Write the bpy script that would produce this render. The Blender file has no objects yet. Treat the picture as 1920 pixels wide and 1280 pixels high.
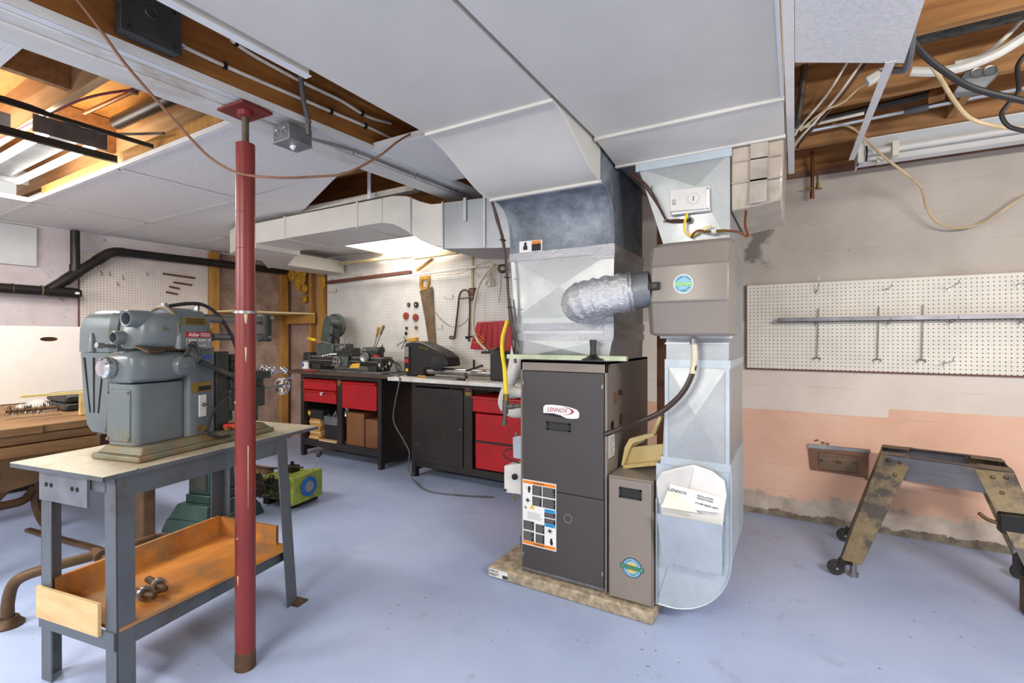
import bpy, bmesh, math, random
from mathutils import Vector, Matrix, noise
random.seed(7)
SC = bpy.context.scene
COL = SC.collection
V = Vector
# ------------------------------------------------------------------ camera
F_PX, HORIZON, EYE = 906.0, 632.0, 1.3
YAW = math.atan(530 / 906)
CA, SA = math.cos(YAW), math.sin(YAW)
cam_data = bpy.data.cameras.new('camera')
cam = bpy.data.objects.new('camera', cam_data)
COL.objects.link(cam)
cam_data.sensor_width = 36.0
cam_data.lens = F_PX / 1920 * 36.0
cam_data.shift_y = (HORIZON - 640) / 1920
cam_data.clip_start = 0.02
cam.location = (0, 0, EYE)
cam.rotation_euler = (math.radians(90), 0, YAW)
SC.camera = cam
# ------------------------------------------------------------------ world, lights, exposure
SC.view_settings.view_transform = 'Standard'
SC.view_settings.look = 'None'
SC.view_settings.gamma = 1.0
SC.view_settings.exposure = 0.2
world = bpy.data.worlds.new('world')
SC.world = world
world.use_nodes = True
bg = world.node_tree.nodes['Background']
bg.inputs[0].default_value = (1.0, 0.985, 0.97, 1)
bg.inputs[1].default_value = 0.72


def area_light(name, loc, rot, sx, sy, power, color=(1, 0.97, 0.93)):
    d = bpy.data.lights.new(name, 'AREA')
    d.shape = 'RECTANGLE'
    d.size, d.size_y, d.energy, d.color = sx, sy, power, color
    o = bpy.data.objects.new(name, d)
    COL.objects.link(o)
    o.location, o.rotation_euler = loc, rot
    return o


# added strip lights outside the frame, put in to brighten the room
ADDED_STRIPS = [(-1.0, -1.5), (1.75, 0.75), (-3.6, -1.2)]
for i, (sx, sy) in enumerate(ADDED_STRIPS):
    area_light('added_strip_glow', (sx, sy, 2.015), (0, 0, 0), 1.2, 0.16, (44, 48, 48)[i])
    area_light('added_side_fill', (sx, sy + 0.085, 2.03), (math.radians(90), 0, 0), 1.2, 0.07, (24, 36, 24)[i])  # added sideways fill that lifts the top of the back wall
# light thrown by the fitting above the workbenches and the one over the left opening
area_light('panel_glow', (-3.52, 3.68, 2.235), (0, 0, 0), 0.95, 0.5, 5, (1, 0.95, 0.88))
area_light('tube_glow', (-3.95, 1.05, 2.335), (0, 0, 0), 1.1, 0.2, 26, (1, 0.96, 0.9))
area_light('tube_upglow', (-3.95, 1.05, 2.43), (math.pi, 0, 0), 1.1, 0.2, 10, (1, 0.92, 0.8))


# ------------------------------------------------------------------ pixel helpers (photo frame 1920 x 1280, real depth given by a plane)
def ray(x, y):
    u = (x - 960) / F_PX
    w = (y - HORIZON) / F_PX
    return V((u * CA - SA, u * SA + CA, -w))


def oX(x, y, X):
    r = ray(x, y); t = X / r.x
    return V((X, r.y * t, EYE + r.z * t))


def oY(x, y, Y):
    r = ray(x, y); t = Y / r.y
    return V((r.x * t, Y, EYE + r.z * t))


def oZ(x, y, Z):
    r = ray(x, y); t = (Z - EYE) / r.z
    return V((r.x * t, r.y * t, Z))


# ------------------------------------------------------------------ materials
def lin(h):
    h = h.lstrip('#')
    out = []
    for i in (0, 2, 4):
        c = int(h[i:i + 2], 16) / 255
        out.append(c / 12.92 if c <= 0.04045 else ((c + 0.055) / 1.055) ** 2.4)
    return (*out, 1.0)


MATS = {}


class NT:
    def __init__(s, name):
        s.m = bpy.data.materials.new(name)
        s.m.use_nodes = True
        s.t = s.m.node_tree
        s.b = s.t.nodes['Principled BSDF']
        s.tc = s.n('ShaderNodeTexCoord')
        MATS[name] = s.m

    def n(s, typ, **kw):
        nd = s.t.nodes.new(typ)
        for k, v in kw.items():
            if k.startswith('i_'):
                nd.inputs[int(k[2:])].default_value = v
            else:
                setattr(nd, k, v)
        return nd

    def l(s, a, b):
        s.t.links.new(a, b)

    def noise(s, scale, detail=4, vec=None, rough=0.55, stretch=None):
        nd = s.n('ShaderNodeTexNoise')
        nd.inputs['Scale'].default_value = scale
        nd.inputs['Detail'].default_value = detail
        nd.inputs['Roughness'].default_value = rough
        src = vec or s.tc.outputs['Object']
        if stretch:
            mp = s.n('ShaderNodeMapping')
            mp.inputs['Scale'].default_value = stretch
            s.l(src, mp.inputs[0]); src = mp.outputs[0]
        s.l(src, nd.inputs['Vector'])
        return nd.outputs['Fac']

    def ramp(s, fac, stops):
        r = s.n('ShaderNodeValToRGB')
        while len(r.color_ramp.elements) < len(stops):
            r.color_ramp.elements.new(0.5)
        for e, (p, c) in zip(r.color_ramp.elements, stops):
            e.position = p
            e.color = c if isinstance(c, tuple) else lin(c)
        s.l(fac, r.inputs[0])
        return r.outputs[0]

    def mix(s, fac, a, b, mode='MIX'):
        m = s.n('ShaderNodeMix', data_type='RGBA', blend_type=mode)
        for sock, val in ((m.inputs[0], fac), (m.inputs[6], a), (m.inputs[7], b)):
            if isinstance(val, str):
                sock.default_value = lin(val)
            elif isinstance(val, (int, float, tuple)):
                sock.default_value = val
            else:
                s.l(val, sock)
        return m.outputs[2]

    def math(s, op, a, b=None, clamp=False):
        m = s.n('ShaderNodeMath', operation=op, use_clamp=clamp)
        for i, val in enumerate((a, b)):
            if val is None:
                continue
            if isinstance(val, (int, float)):
                m.inputs[i].default_value = val
            else:
                s.l(val, m.inputs[i])
        return m.outputs[0]

    def bump(s, h, strength=0.3, dist=0.01):
        b = s.n('ShaderNodeBump')
        b.inputs['Strength'].default_value = strength
        b.inputs['Distance'].default_value = dist
        s.l(h, b.inputs['Height'])
        s.l(b.outputs[0], s.b.inputs['Normal'])

    def out(s, color=None, rough=0.6, metal=0.0):
        if color is not None:
            if isinstance(color, str):
                s.b.inputs['Base Color'].default_value = lin(color)
            else:
                s.l(color, s.b.inputs['Base Color'])
        s.b.inputs['Roughness'].default_value = rough
        s.b.inputs['Metallic'].default_value = metal
        return s.m


def shade(h, k):
    h = h.lstrip('#')
    return '#' + ''.join('%02x' % max(0, min(255, int(int(h[i:i + 2], 16) * k))) for i in (0, 2, 4))


def mat(name, base, rough=0.6, metal=0.0, var=0.12, scale=9, stain=None, sscale=4, slo=0.55, shi=0.72, bump=0.0, stretch=None):
    n = NT(name)
    f = n.noise(scale, 5, stretch=stretch)
    c = n.ramp(f, [(0.3, shade(base, 1 - var)), (0.7, shade(base, 1 + var))])
    if stain:
        g = n.noise(sscale, 8, rough=0.65, stretch=stretch)
        k = n.ramp(g, [(slo, (0, 0, 0, 1)), (shi, (1, 1, 1, 1))])
        c = n.mix(k, c, stain)
    if bump:
        n.bump(f, bump, 0.004)
    return n.out(c, rough, metal)


def emis(name, base, strength):
    n = NT(name)
    n.out(base, 0.5)
    n.b.inputs['Emission Color'].default_value = lin(base)
    n.b.inputs['Emission Strength'].default_value = strength
    return n.m


# painted concrete floor, powder blue with scuffs and grit
n = NT('floor_paint')
c = n.ramp(n.noise(1.3, 6), [(0.3, '#9cacd0'), (0.5, '#aabadb'), (0.72, '#b6c4e2')])
k = n.ramp(n.noise(5, 9, rough=0.7), [(0.60, (0, 0, 0, 1)), (0.78, (0.8, 0.8, 0.8, 1))])
c = n.mix(k, c, '#9092a4')
k = n.ramp(n.noise(0.9, 7, rough=0.75), [(0.60, (0, 0, 0, 1)), (0.75, (0.5, 0.5, 0.5, 1))])
c = n.mix(k, c, '#b4aa9c')
k = n.ramp(n.noise(42, 3, rough=0.4), [(0.70, (0, 0, 0, 1)), (0.74, (1, 1, 1, 1))])
k = n.mix(1.0, k, n.ramp(n.noise(2.2, 4), [(0.45, (0, 0, 0, 1)), (0.6, (1, 1, 1, 1))]), 'MULTIPLY')
c = n.mix(k, c, '#6f6256')
n.bump(n.noise(14, 4), 0.12, 0.006)
n.out(c, 0.42)

# poured concrete wall with old paint: pink band low down, cream above it, greige at the top
n = NT('back_wall_paint')
sep = n.n('ShaderNodeSeparateXYZ')
n.l(n.tc.outputs['Object'], sep.inputs[0])
sx_, sz_ = sep.outputs[0], sep.outputs[2]
wob = n.math('MULTIPLY', n.math('SUBTRACT', n.noise(2.2, 3), 0.5), 0.10)
zz = n.math('ADD', sz_, wob)
step_r = n.math('MULTIPLY', n.math('GREATER_THAN', sx_, 0.535), 0.055)
pink_top = n.math('LESS_THAN', n.math('ADD', sz_, n.math('MULTIPLY', wob, 0.25)), n.math('ADD', step_r, 0.772))
c_top = n.ramp(n.noise(3, 6), [(0.3, '#bdb2a6'), (0.7, '#d0c6ba')])
c_mid = n.ramp(n.noise(3, 6), [(0.3, '#ddd0c3'), (0.7, '#ecdfd3')])
c_pink = n.ramp(n.noise(2.5, 6), [(0.25, '#dcae94'), (0.5, '#eabda3'), (0.75, '#f0c9b2')])
is_top = n.math('GREATER_THAN', zz, 1.42)
c = n.mix(is_top, c_mid, c_top)
c = n.mix(pink_top, c, c_pink)
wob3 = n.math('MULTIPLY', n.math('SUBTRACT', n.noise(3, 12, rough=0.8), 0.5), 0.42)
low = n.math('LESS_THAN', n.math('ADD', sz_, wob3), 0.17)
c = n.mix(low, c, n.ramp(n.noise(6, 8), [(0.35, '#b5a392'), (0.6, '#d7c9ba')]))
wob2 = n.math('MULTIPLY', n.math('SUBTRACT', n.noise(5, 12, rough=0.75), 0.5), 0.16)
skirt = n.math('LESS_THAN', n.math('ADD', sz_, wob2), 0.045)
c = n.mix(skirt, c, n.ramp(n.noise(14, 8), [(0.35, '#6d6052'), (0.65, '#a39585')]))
left_bare = n.math('LESS_THAN', n.math('ADD', sx_, wob), -4.9)
c = n.mix(left_bare, c, n.ramp(n.noise(3.5, 8), [(0.3, '#8d7466'), (0.6, '#b79a8a')]))
spot = n.ramp(n.noise(30, 6, rough=0.6), [(0.67, (0, 0, 0, 1)), (0.72, (0.8, 0.8, 0.8, 1))])
c = n.mix(spot, c, '#7d6a5c')
# form-board lines in the concrete
fz = n.math('FRACT', n.math('DIVIDE', n.math('ADD', sz_, n.math('MULTIPLY', wob, 0.08)), 0.19))
ln = n.math('MULTIPLY', n.math('LESS_THAN', fz, 0.022), n.math('GREATER_THAN', n.noise(5, 6), 0.52))
c = n.mix(n.math('MULTIPLY', ln, 0.22), c, '#8a6a5a')
# soot-grey damp stain beside the return duct
dx = n.math('MULTIPLY', n.math('ADD', sx_, 0.23), 5.0)
dz = n.math('MULTIPLY', n.math('SUBTRACT', sz_, 1.95), 2.2)
dd = n.math('ADD', n.math('ADD', n.math('POWER', n.math('ABSOLUTE', dx), 2.0), n.math('POWER', n.math('ABSOLUTE', dz), 2.0)),
            n.math('MULTIPLY', n.noise(7, 8), 1.6))
st = n.ramp(dd, [(0.85, (0.75, 0.75, 0.75, 1)), (1.0, (0, 0, 0, 1))])
c = n.mix(st, c, '#6c675f')
n.bump(n.noise(20, 8), 0.35, 0.006)
n.out(c, 0.85)

n = NT('left_wall_paint')
sep = n.n('ShaderNodeSeparateXYZ')
n.l(n.tc.outputs['Object'], sep.inputs[0])
c = n.ramp(n.noise(3, 8), [(0.3, '#cfc2c2'), (0.6, '#e2d7d8')])
k = n.ramp(n.noise(16, 9, rough=0.7), [(0.60, (0, 0, 0, 1)), (0.70, (1, 1, 1, 1))])
c = n.mix(k, c, '#a68f86')
bare = n.math('GREATER_THAN', sep.outputs[1], 2.98)
cb = n.ramp(n.noise(4, 9, rough=0.7), [(0.3, '#7d675a'), (0.5, '#a98f80'), (0.72, '#c2a79a')])
c = n.mix(bare, c, cb)
n.bump(n.noise(18, 8), 0.4, 0.006)
n.out(c, 0.9)


def peg(name, base, hole, ux, uz):
    """pegboard: round holes on a one inch grid along axis ux and z"""
    n = NT(name)
    sep = n.n('ShaderNodeSeparateXYZ')
    n.l(n.tc.outputs['Object'], sep.inputs[0])
    a = n.math('SUBTRACT', n.math('FRACT', n.math('DIVIDE', n.math('ADD', sep.outputs[ux], 20.0), 0.0254)), 0.5)
    b = n.math('SUBTRACT', n.math('FRACT', n.math('DIVIDE', n.math('ADD', sep.outputs[uz], 20.0), 0.0254)), 0.5)
    d = n.math('SQRT', n.math('ADD', n.math('MULTIPLY', a, a), n.math('MULTIPLY', b, b)))
    h = n.math('LESS_THAN', d, 0.135)
    c = n.ramp(n.noise(4, 6), [(0.3, shade(base, 0.95)), (0.7, shade(base, 1.04))])
    c = n.mix(h, c, hole)
    hb = n.math('SUBTRACT', 1.0, h)
    n.bump(hb, 0.5, 0.002)
    return n.out(c, 0.5)


peg('pegboard_cream', '#ece6d8', '#2a211b', 0, 2)
peg('pegboard_white', '#e9e5e0', '#4a4038', 0, 2)
peg('pegboard_left', '#e6dbd2', '#5b4a40', 1, 2)


def galv(name, base, rough=0.32, metal=0.85, var=0.07, sc=70):
    n = NT(name)
    vo = n.n('ShaderNodeTexVoronoi')
    vo.inputs['Scale'].default_value = sc
    n.l(n.tc.outputs['Object'], vo.inputs['Vector'])
    f = n.math('ADD', n.math('MULTIPLY', vo.outputs['Color'], 0.10), n.math('MULTIPLY', n.noise(3.5, 7), 0.9))
    c = n.ramp(f, [(0.3, shade(base, 1 - var)), (0.75, shade(base, 1 + var))])
    r = n.ramp(n.noise(4, 6), [(0.3, (rough - 0.07,) * 3 + (1,)), (0.7, (rough + 0.12,) * 3 + (1,))])
    n.out(c, rough, metal)
    n.l(r, n.b.inputs['Roughness'])
    n.bump(n.noise(2.4, 3), 0.10, 0.03)
    return n.m


galv('galvanised', '#b9bcbc', 0.44, 0.85)
galv('galvanised_blue', '#bcc6cd', 0.45, 0.5)
galv('galvanised_dull', '#a9adb0', 0.42, 0.75)
n = NT('galvanised_dark')
c = n.ramp(n.noise(5, 9, rough=0.7), [(0.3, '#4c5157'), (0.5, '#7b828b'), (0.62, '#98a0a9'), (0.75, '#b4bbc3')])
k = n.ramp(n.noise(60, 3), [(0.62, (0, 0, 0, 1)), (0.7, (1, 1, 1, 1))])
c = n.mix(k, c, '#8e9396')
n.out(c, 0.5, 0.15)
n = NT('foil')
n.bump(n.noise(60, 5, rough=0.7), 0.9, 0.012)
n.out('#e6e7e8', 0.2, 1.0)


def wood(name, a, b, stretch=(1, 12, 12), rough=0.65, dark=None, sc=4, dlo=0.52, dsc=2.5):
    n = NT(name)
    f = n.noise(sc, 7, stretch=stretch, rough=0.6)
    c = n.ramp(f, [(0.3, a), (0.7, b)])
    if dark:
        k = n.ramp(n.noise(dsc, 8, rough=0.65), [(dlo, (0, 0, 0, 1)), (dlo + 0.18, (0.85, 0.85, 0.85, 1))])
        c = n.mix(k, c, dark)
    n.bump(f, 0.15, 0.002)
    return n.out(c, rough)


wood('joist_wood', '#8c5f34', '#b88752', (0.5, 8, 8), dark='#6b4828')
wood('joist_pale', '#b98f5f', '#d2ab7b', (0.5, 8, 8))
wood('beam_wood', '#8a5420', '#a96f30', (8, 0.5, 8), dark='#6b3f16')
wood('stud_wood', '#a87430', '#c9964c', (8, 8, 0.6), dark='#7d5220')
wood('plywood', '#b97a34', '#d39a4e', (1, 3, 3))
wood('shelf_ply', '#b9712c', '#d68d3c', (3, 0.8, 3), 0.45, dark='#8d7050', sc=5, dlo=0.44, dsc=5)
wood('pale_pine', '#c9a672', '#dcbf8c', (0.8, 6, 6))
wood('old_bench_wood', '#6e4e2e', '#957046', (6, 0.8, 6), dark='#4a3320')
wood('brown_laminate', '#7a4d2c', '#8d5d38', (10, 10, 0.5), 0.5)
wood('dark_strip', '#5b3524', '#74483a', (0.6, 9, 9))
wood('beige_strip', '#d9c18c', '#e8d4a4', (0.6, 9, 9))
wood('painted_plank', '#cfcabf', '#dfdcd4', (9, 0.5, 9), 0.7, dark='#a8947c')

mat('white_paint', '#dcdcda', 0.55, 0, 0.04, 4)
mat('duct_white', '#dad5cb', 0.42, 0, 0.03, 2.5, stain='#b5b6ba', sscale=2, slo=0.6, shi=0.8)
mat('tile_white', '#e0ddd8', 0.9, 0, 0.04, 90, bump=0.4)
mat('tee_white', '#e4e3df', 0.5, 0, 0.03)
mat('tee_dark', '#39322c', 0.6, 0.3)
mat('post_red', '#7d2a26', 0.38, 0, 0.10, 3, stain='#95403a', sscale=7, slo=0.66, shi=0.8)
mat('steel_thread', '#6d6455', 0.5, 0.7)
mat('bare_steel', '#9b9a98', 0.35, 0.85)
mat('chrome', '#dcdde0', 0.12, 1.0, 0.02)
mat('black_plastic', '#211f1f', 0.45, 0, 0.1)
mat('black_abs', '#1c1917', 0.38, 0, 0.15, 6, stain='#3a3028')
mat('dark_void', '#120f0c', 0.9)
mat('grey_box', '#7d8083', 0.45, 0.6)
mat('dark_box', '#4a4b4c', 0.5, 0.5, stain='#2e2c2a')
mat('cable_white', '#d9d2c4', 0.6)
mat('cable_cream', '#cdb48a', 0.6)
mat('cable_brown', '#8a6248', 0.55)
mat('cable_dkbrown', '#4a2c22', 0.5)
mat('cable_black', '#252322', 0.5)
mat('cable_grey', '#5d5d60', 0.5)
mat('cable_red', '#6e2030', 0.5)
mat('copper', '#9c6646', 0.35, 0.85, 0.15, stain='#6e4028')
mat('brass', '#a08a48', 0.35, 0.8)
mat('furnace_dark', '#4a4645', 0.5, 0.1, 0.03, 3)
mat('furnace_taupe', '#8d8279', 0.48, 0.15, 0.03, 3)
mat('humid_taupe', '#8d847b', 0.36, 0.1, 0.03, 3)
mat('concrete_pad', '#a59680', 0.9, 0, 0.22, 30, bump=0.5, stain='#7c6d58', sscale=8)
mat('label_white', '#f0efec', 0.5, 0, 0.01)
mat('ink_black', '#1b1a1a', 0.6, 0, 0.02)
mat('ink_grey', '#8f8d8c', 0.6, 0, 0.02)
mat('label_orange', '#f08a18', 0.5, 0, 0.02)
mat('label_blue', '#35a5e0', 0.5, 0, 0.02)
mat('label_yellow', '#f0c81c', 0.5, 0, 0.02)
mat('logo_red', '#b01828', 0.4, 0, 0.02)
mat('logo_navy', '#14304a', 0.5, 0, 0.02)
mat('logo_sky', '#8cc0d6', 0.5, 0, 0.02)
mat('logo_green', '#4e9a78', 0.5, 0, 0.02)
mat('logo_lime', '#6fbf52', 0.5, 0, 0.02)
mat('logo_gold', '#e8b430', 0.5, 0, 0.04)
mat('gas_yellow', '#f0d428', 0.5, 0, 0.03)
mat('pvc_white', '#dedbd4', 0.4, 0, 0.03)
mat('pipe_grey', '#6c665f', 0.5, 0.6)
mat('bag_red', '#b82c34', 0.28, 0, 0.12, 5)
mat('machine_grey', '#687072', 0.33, 0.05, 0.07, 5, stain='#6e6448', sscale=8, slo=0.56, shi=0.78)
mat('machine_dirty', '#6f6d5a', 0.5, 0.1, 0.12, 8, stain='#8a6536', sscale=6, slo=0.5, shi=0.68)
mat('machine_dark', '#3d3f3a', 0.5, 0.3, 0.15, 8, stain='#6a5638', sscale=8)
mat('machine_green', '#2f4741', 0.4, 0.1, 0.12, 6, stain='#554b3a', sscale=9, slo=0.6, shi=0.75)
mat('lathe_green', '#545f5b', 0.4, 0.15, 0.12, 8, stain='#4a4438', sscale=10)
mat('table_steel', '#62676b', 0.42, 0.35, 0.06, 4, stain='#565048', sscale=6)
n = NT('table_sheet')
c = n.ramp(n.noise(5, 6), [(0.3, '#bfb298'), (0.5, '#cfc4ab'), (0.7, '#d8cfba')])
k = n.ramp(n.noise(4, 8, rough=0.7), [(0.5, (0, 0, 0, 1)), (0.7, (0.8, 0.8, 0.8, 1))])
c = n.mix(k, c, '#a68c5e')
k = n.ramp(n.noise(75, 4, rough=0.5), [(0.66, (0, 0, 0, 1)), (0.70, (1, 1, 1, 1))])
c = n.mix(k, c, '#5a4a3a')
n.out(c, 0.45, 0.15)
mat('rust_iron', '#5f4830', 0.55, 0.4, 0.2, 8, stain='#36281d', sscale=6)
mat('bench_black', '#2e2926', 0.45, 0.15, 0.15, 6, stain='#4a3f36', sscale=8, slo=0.6)
mat('bench_red', '#b3181e', 0.38, 0.05, 0.06, 5)
mat('bench_top', '#4f4136', 0.6, 0, 0.15, 7)
mat('bench_top_white', '#dcd8d0', 0.5, 0, 0.06, 8, stain='#bda98a', sscale=6)
mat('cream_plastic', '#d9c283', 0.45, 0, 0.06, 8, stain='#a98a4c', sscale=7)
mat('stand_brass', '#6e5f43', 0.45, 0.45, 0.18, 7, stain='#35302c', sscale=7, slo=0.44, shi=0.58)
mat('stand_steel', '#6e6c6e', 0.3, 0.7, 0.1, 5, stain='#8a7346', sscale=4, slo=0.58, shi=0.7)
mat('rubber', '#2c2a28', 0.7)
mat('rail_grey', '#87858a', 0.4, 0.5)
mat('plate_brown', '#7d5a48', 0.6, 0.1, 0.15, 9, stain='#4e392c', sscale=8)
mat('disc_red', '#9b4338', 0.7)
mat('disc_tan', '#8d7648', 0.7)
mat('saw_steel', '#7d6a55', 0.5, 0.5, 0.2, 8, stain='#4e3d2c', sscale=5)
mat('saw_handle', '#b98a3c', 0.5)
mat('insulation', '#b98a2c', 0.9, 0, 0.25, 30, bump=0.8)
mat('paper', '#ece6d2', 0.8, 0, 0.03)
mat('wood_yellow', '#d9a83c', 0.6, 0, 0.06)
mat('tool_yellow', '#e6bc20', 0.4)
mat('card_white', '#dcd6cf', 0.75, 0, 0.015)
mat('press_green', '#93a040', 0.45, 0.05, 0.12, 8, stain='#5e5c2c', sscale=10)
mat('press_blue', '#1f5fa8', 0.45)
mat('plug_red', '#c02a28', 0.45)
mat('bristle', '#4b4138', 0.9)
mat('tape_band', '#aca295', 0.3)
mat('tape_plastic', '#b5a898', 0.25, 0.1, 0.1, 6, stain='#cfc6ba', sscale=4)
mat('hose_clear', '#d8cdb4', 0.35, 0, 0.04)
mat('hose_brown', '#3a2c24', 0.25, 0, 0.1)
mat('green_strip', '#b8c0a0', 0.45, 0.2)
mat('black_steel', '#2a2826', 0.4, 0.4)
mat('cloudy_plastic', '#e2e0dc', 0.3, 0, 0.03)
mat('tag_blue', '#2450c8', 0.4)
mat('batt_dark', '#3a3832', 0.95, 0, 0.4, 40, bump=0.6)
emis('tube_glow_mat', '#fffaf0', 14.0)
emis('lens_glow_mat', '#fff8ec', 4.0)
n = NT('thin_bag')
n.b.inputs['Alpha'].default_value = 0.55
n.bump(n.noise(8, 6), 0.8, 0.02)
n.out('#e8e6e2', 0.2)


# ------------------------------------------------------------------ mesh builder
ROOT = {}


class MB:
    def __init__(s, M=None):
        s.v, s.f, s.M, s.ch = [], [], M, []

    def add(s, vs, fs):
        k = len(s.v)
        s.ch.append((k, len(s.f)))
        s.v += [V(p) for p in vs]
        s.f += [tuple(i + k for i in f) for f in fs]
        return s

    def hexa(s, b, t):
        """8 corners: bottom ring b[4], top ring t[4]"""
        return s.add(list(b) + list(t), [(3, 2, 1, 0), (4, 5, 6, 7)] + [(i, (i + 1) % 4, 4 + (i + 1) % 4, 4 + i) for i in range(4)])

    def box(s, x0, y0, z0, x1, y1, z1):
        return s.hexa([(x0, y0, z0), (x1, y0, z0), (x1, y1, z0), (x0, y1, z0)], [(x0, y0, z1), (x1, y0, z1), (x1, y1, z1), (x0, y1, z1)])

    def bar(s, p0, p1, a, b, up=(0, 0, 1)):
        """rectangular bar from p0 to p1, a wide across, b along up"""
        p0, p1 = V(p0), V(p1)
        d = (p1 - p0).normalized()
        u = V(up)
        sd = d.cross(u)
        if sd.length < 1e-4:
            sd = d.cross(V((1, 0, 0)))
        sd.normalize()
        u = sd.cross(d).normalized()
        q = [(-a / 2, -b / 2), (a / 2, -b / 2), (a / 2, b / 2), (-a / 2, b / 2)]
        return s.hexa([p0 + sd * i + u * j for i, j in q], [p1 + sd * i + u * j for i, j in q])

    def prism(s, poly, vec):
        vec = V(vec)
        m = len(poly)
        a = [V(p) for p in poly]
        return s.add(a + [p + vec for p in a], [tuple(range(m - 1, -1, -1)), tuple(range(m, 2 * m))] + [(i, (i + 1) % m, m + (i + 1) % m, m + i) for i in range(m)])

    def loft(s, rings, close=True, caps=True):
        m = len(rings[0])
        vs = [p for r in rings for p in r]
        fs = []
        for j in range(len(rings) - 1):
            for i in range(m if close else m - 1):
                a, b = j * m + i, j * m + (i + 1) % m
                fs.append((a, b, b + m, a + m))
        if caps and close:
            fs.append(tuple(range(m - 1, -1, -1)))
            fs.append(tuple((len(rings) - 1) * m + i for i in range(m)))
        return s.add(vs, fs)

    def frame(s, d):
        d = V(d).normalized()
        a = V((0, 0, 1)) if abs(d.z) < 0.9 else V((1, 0, 0))
        x = d.cross(a).normalized()
        return x, d.cross(x).normalized()

    def cyl(s, p0, p1, r0, r1=None, n=18):
        r1 = r0 if r1 is None else r1
        p0, p1 = V(p0), V(p1)
        x, y = s.frame(p1 - p0)
        ring = lambda p, r: [p + x * (r * math.cos(2 * math.pi * i / n)) + y * (r * math.sin(2 * math.pi * i / n)) for i in range(n)]
        return s.loft([ring(p0, r0), ring(p1, r1)])

    def lathe(s, p, axis, prof, n=24, closed=False):
        """prof: (radius, distance along axis)"""
        p = V(p)
        ax = V(axis).normalized()
        x, y = s.frame(ax)
        rings = [[p + ax * h + x * (max(r, 1e-4) * math.cos(2 * math.pi * i / n)) + y * (max(r, 1e-4) * math.sin(2 * math.pi * i / n)) for i in range(n)] for r, h in prof]
        if closed:
            return s.loft(rings + [rings[0]], True, False)
        return s.loft(rings)

    def torus(s, c, axis, R, r, n=24, m=8):
        return s.lathe(c, axis, [(R + r * math.cos(2 * math.pi * j / m), r * math.sin(2 * math.pi * j / m)) for j in range(m)], n, closed=True)

    def tube(s, pts, r, n=8, sub=6, rf=None):
        pts = [V(p) for p in pts]
        if len(pts) > 2 and sub > 1:
            q = [pts[0]] + pts + [pts[-1]]
            out = []
            for i in range(1, len(q) - 2):
                a, b, c, d = q[i - 1:i + 3]
                for k in range(sub):
                    t = k / sub
                    out.append(0.5 * ((2 * b) + (c - a) * t + (2 * a - 5 * b + 4 * c - d) * t * t + (3 * b - a - 3 * c + d) * t ** 3))
            out.append(pts[-1])
            pts = out
        rings = []
        x = None
        for i, p in enumerate(pts):
            d = (pts[min(i + 1, len(pts) - 1)] - pts[max(i - 1, 0)])
            if d.length < 1e-9:
                d = V((0, 0, 1))
            d.normalize()
            if x is None:
                x, y = s.frame(d)
            else:
                x = (x - d * x.dot(d)).normalized()
                y = d.cross(x)
            rr = r if rf is None else rf(i / (len(pts) - 1), i)
            rings.append([p + x * (rr * math.cos(2 * math.pi * k / n)) + y * (rr * math.sin(2 * math.pi * k / n)) for k in range(n)])
        return s.loft(rings)

    def ball(s, c, rx, ry=None, rz=None, n=14, m=9):
        ry = ry or rx; rz = rz or rx
        c = V(c)
        rings = []
        for j in range(m + 1):
            a = -math.pi / 2 + math.pi * j / m
            k = max(math.cos(a), 1e-3)
            rings.append([c + V((rx * k * math.cos(2 * math.pi * i / n), ry * k * math.sin(2 * math.pi * i / n), rz * math.sin(a))) for i in range(n)])
        return s.loft(rings)

    def rbox(s, c, ux, uy, uz, r=0.2, k=4):
        """box with rounded vertical (uz) corners; ux, uy half axes, uz full height vector, c base centre"""
        c, ux, uy, uz = V(c), V(ux), V(uy), V(uz)
        ring = []
        for qx, qy, a0 in ((1, 1, 0), (-1, 1, 90), (-1, -1, 180), (1, -1, 270)):
            lx, ly = ux.length, uy.length
            rr = min(r, lx, ly)
            for j in range(k + 1):
                a = math.radians(a0 + 90 * j / k)
                ring.append(c + ux.normalized() * (qx * (lx - rr) + rr * math.cos(a)) + uy.normalized() * (qy * (ly - rr) + rr * math.sin(a)))
        return s.loft([ring, [p + uz for p in ring]])

    def build(s, name, m, parent=None, bevel=0.0, seg=2, angle=38, solid=0.0, label=None, kind=None, each=False):
        if each:                                        # one object for every shape added
            ends = s.ch[1:] + [(len(s.v), len(s.f))]
            for (v0, f0), (v1, f1) in zip(s.ch, ends):
                q = MB(s.M)
                q.add(s.v[v0:v1], [tuple(i - v0 for i in f) for f in s.f[f0:f1]])
                o = q.build(name, m, parent, bevel, seg, angle, solid, label, kind)
            return o
        vs = [s.M @ p for p in s.v] if s.M else s.v
        if parent is None:
            xs = [p.x for p in vs]; ys = [p.y for p in vs]; zs = [p.z for p in vs]
            org = V(((min(xs) + max(xs)) / 2, (min(ys) + max(ys)) / 2, min(zs)))
        else:
            org = ROOT[parent.name]
        me = bpy.data.meshes.new(name)
        me.from_pydata([tuple(p - org) for p in vs], [], s.f)
        bm = bmesh.new()
        bm.from_mesh(me)
        bmesh.ops.recalc_face_normals(bm, faces=bm.faces)
        bm.to_mesh(me)
        bm.free()
        me.polygons.foreach_set('use_smooth', [True] * len(me.polygons))
        me.set_sharp_from_angle(angle=math.radians(angle))
        me.materials.append(MATS[m])
        o = bpy.data.objects.new(name, me)
        COL.objects.link(o)
        if parent is None:
            o.location = org
        else:
            o.parent = parent
        ROOT[o.name] = org
        if solid:
            md = o.modifiers.new('solid', 'SOLIDIFY'); md.thickness = solid; md.offset = 0
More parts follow.
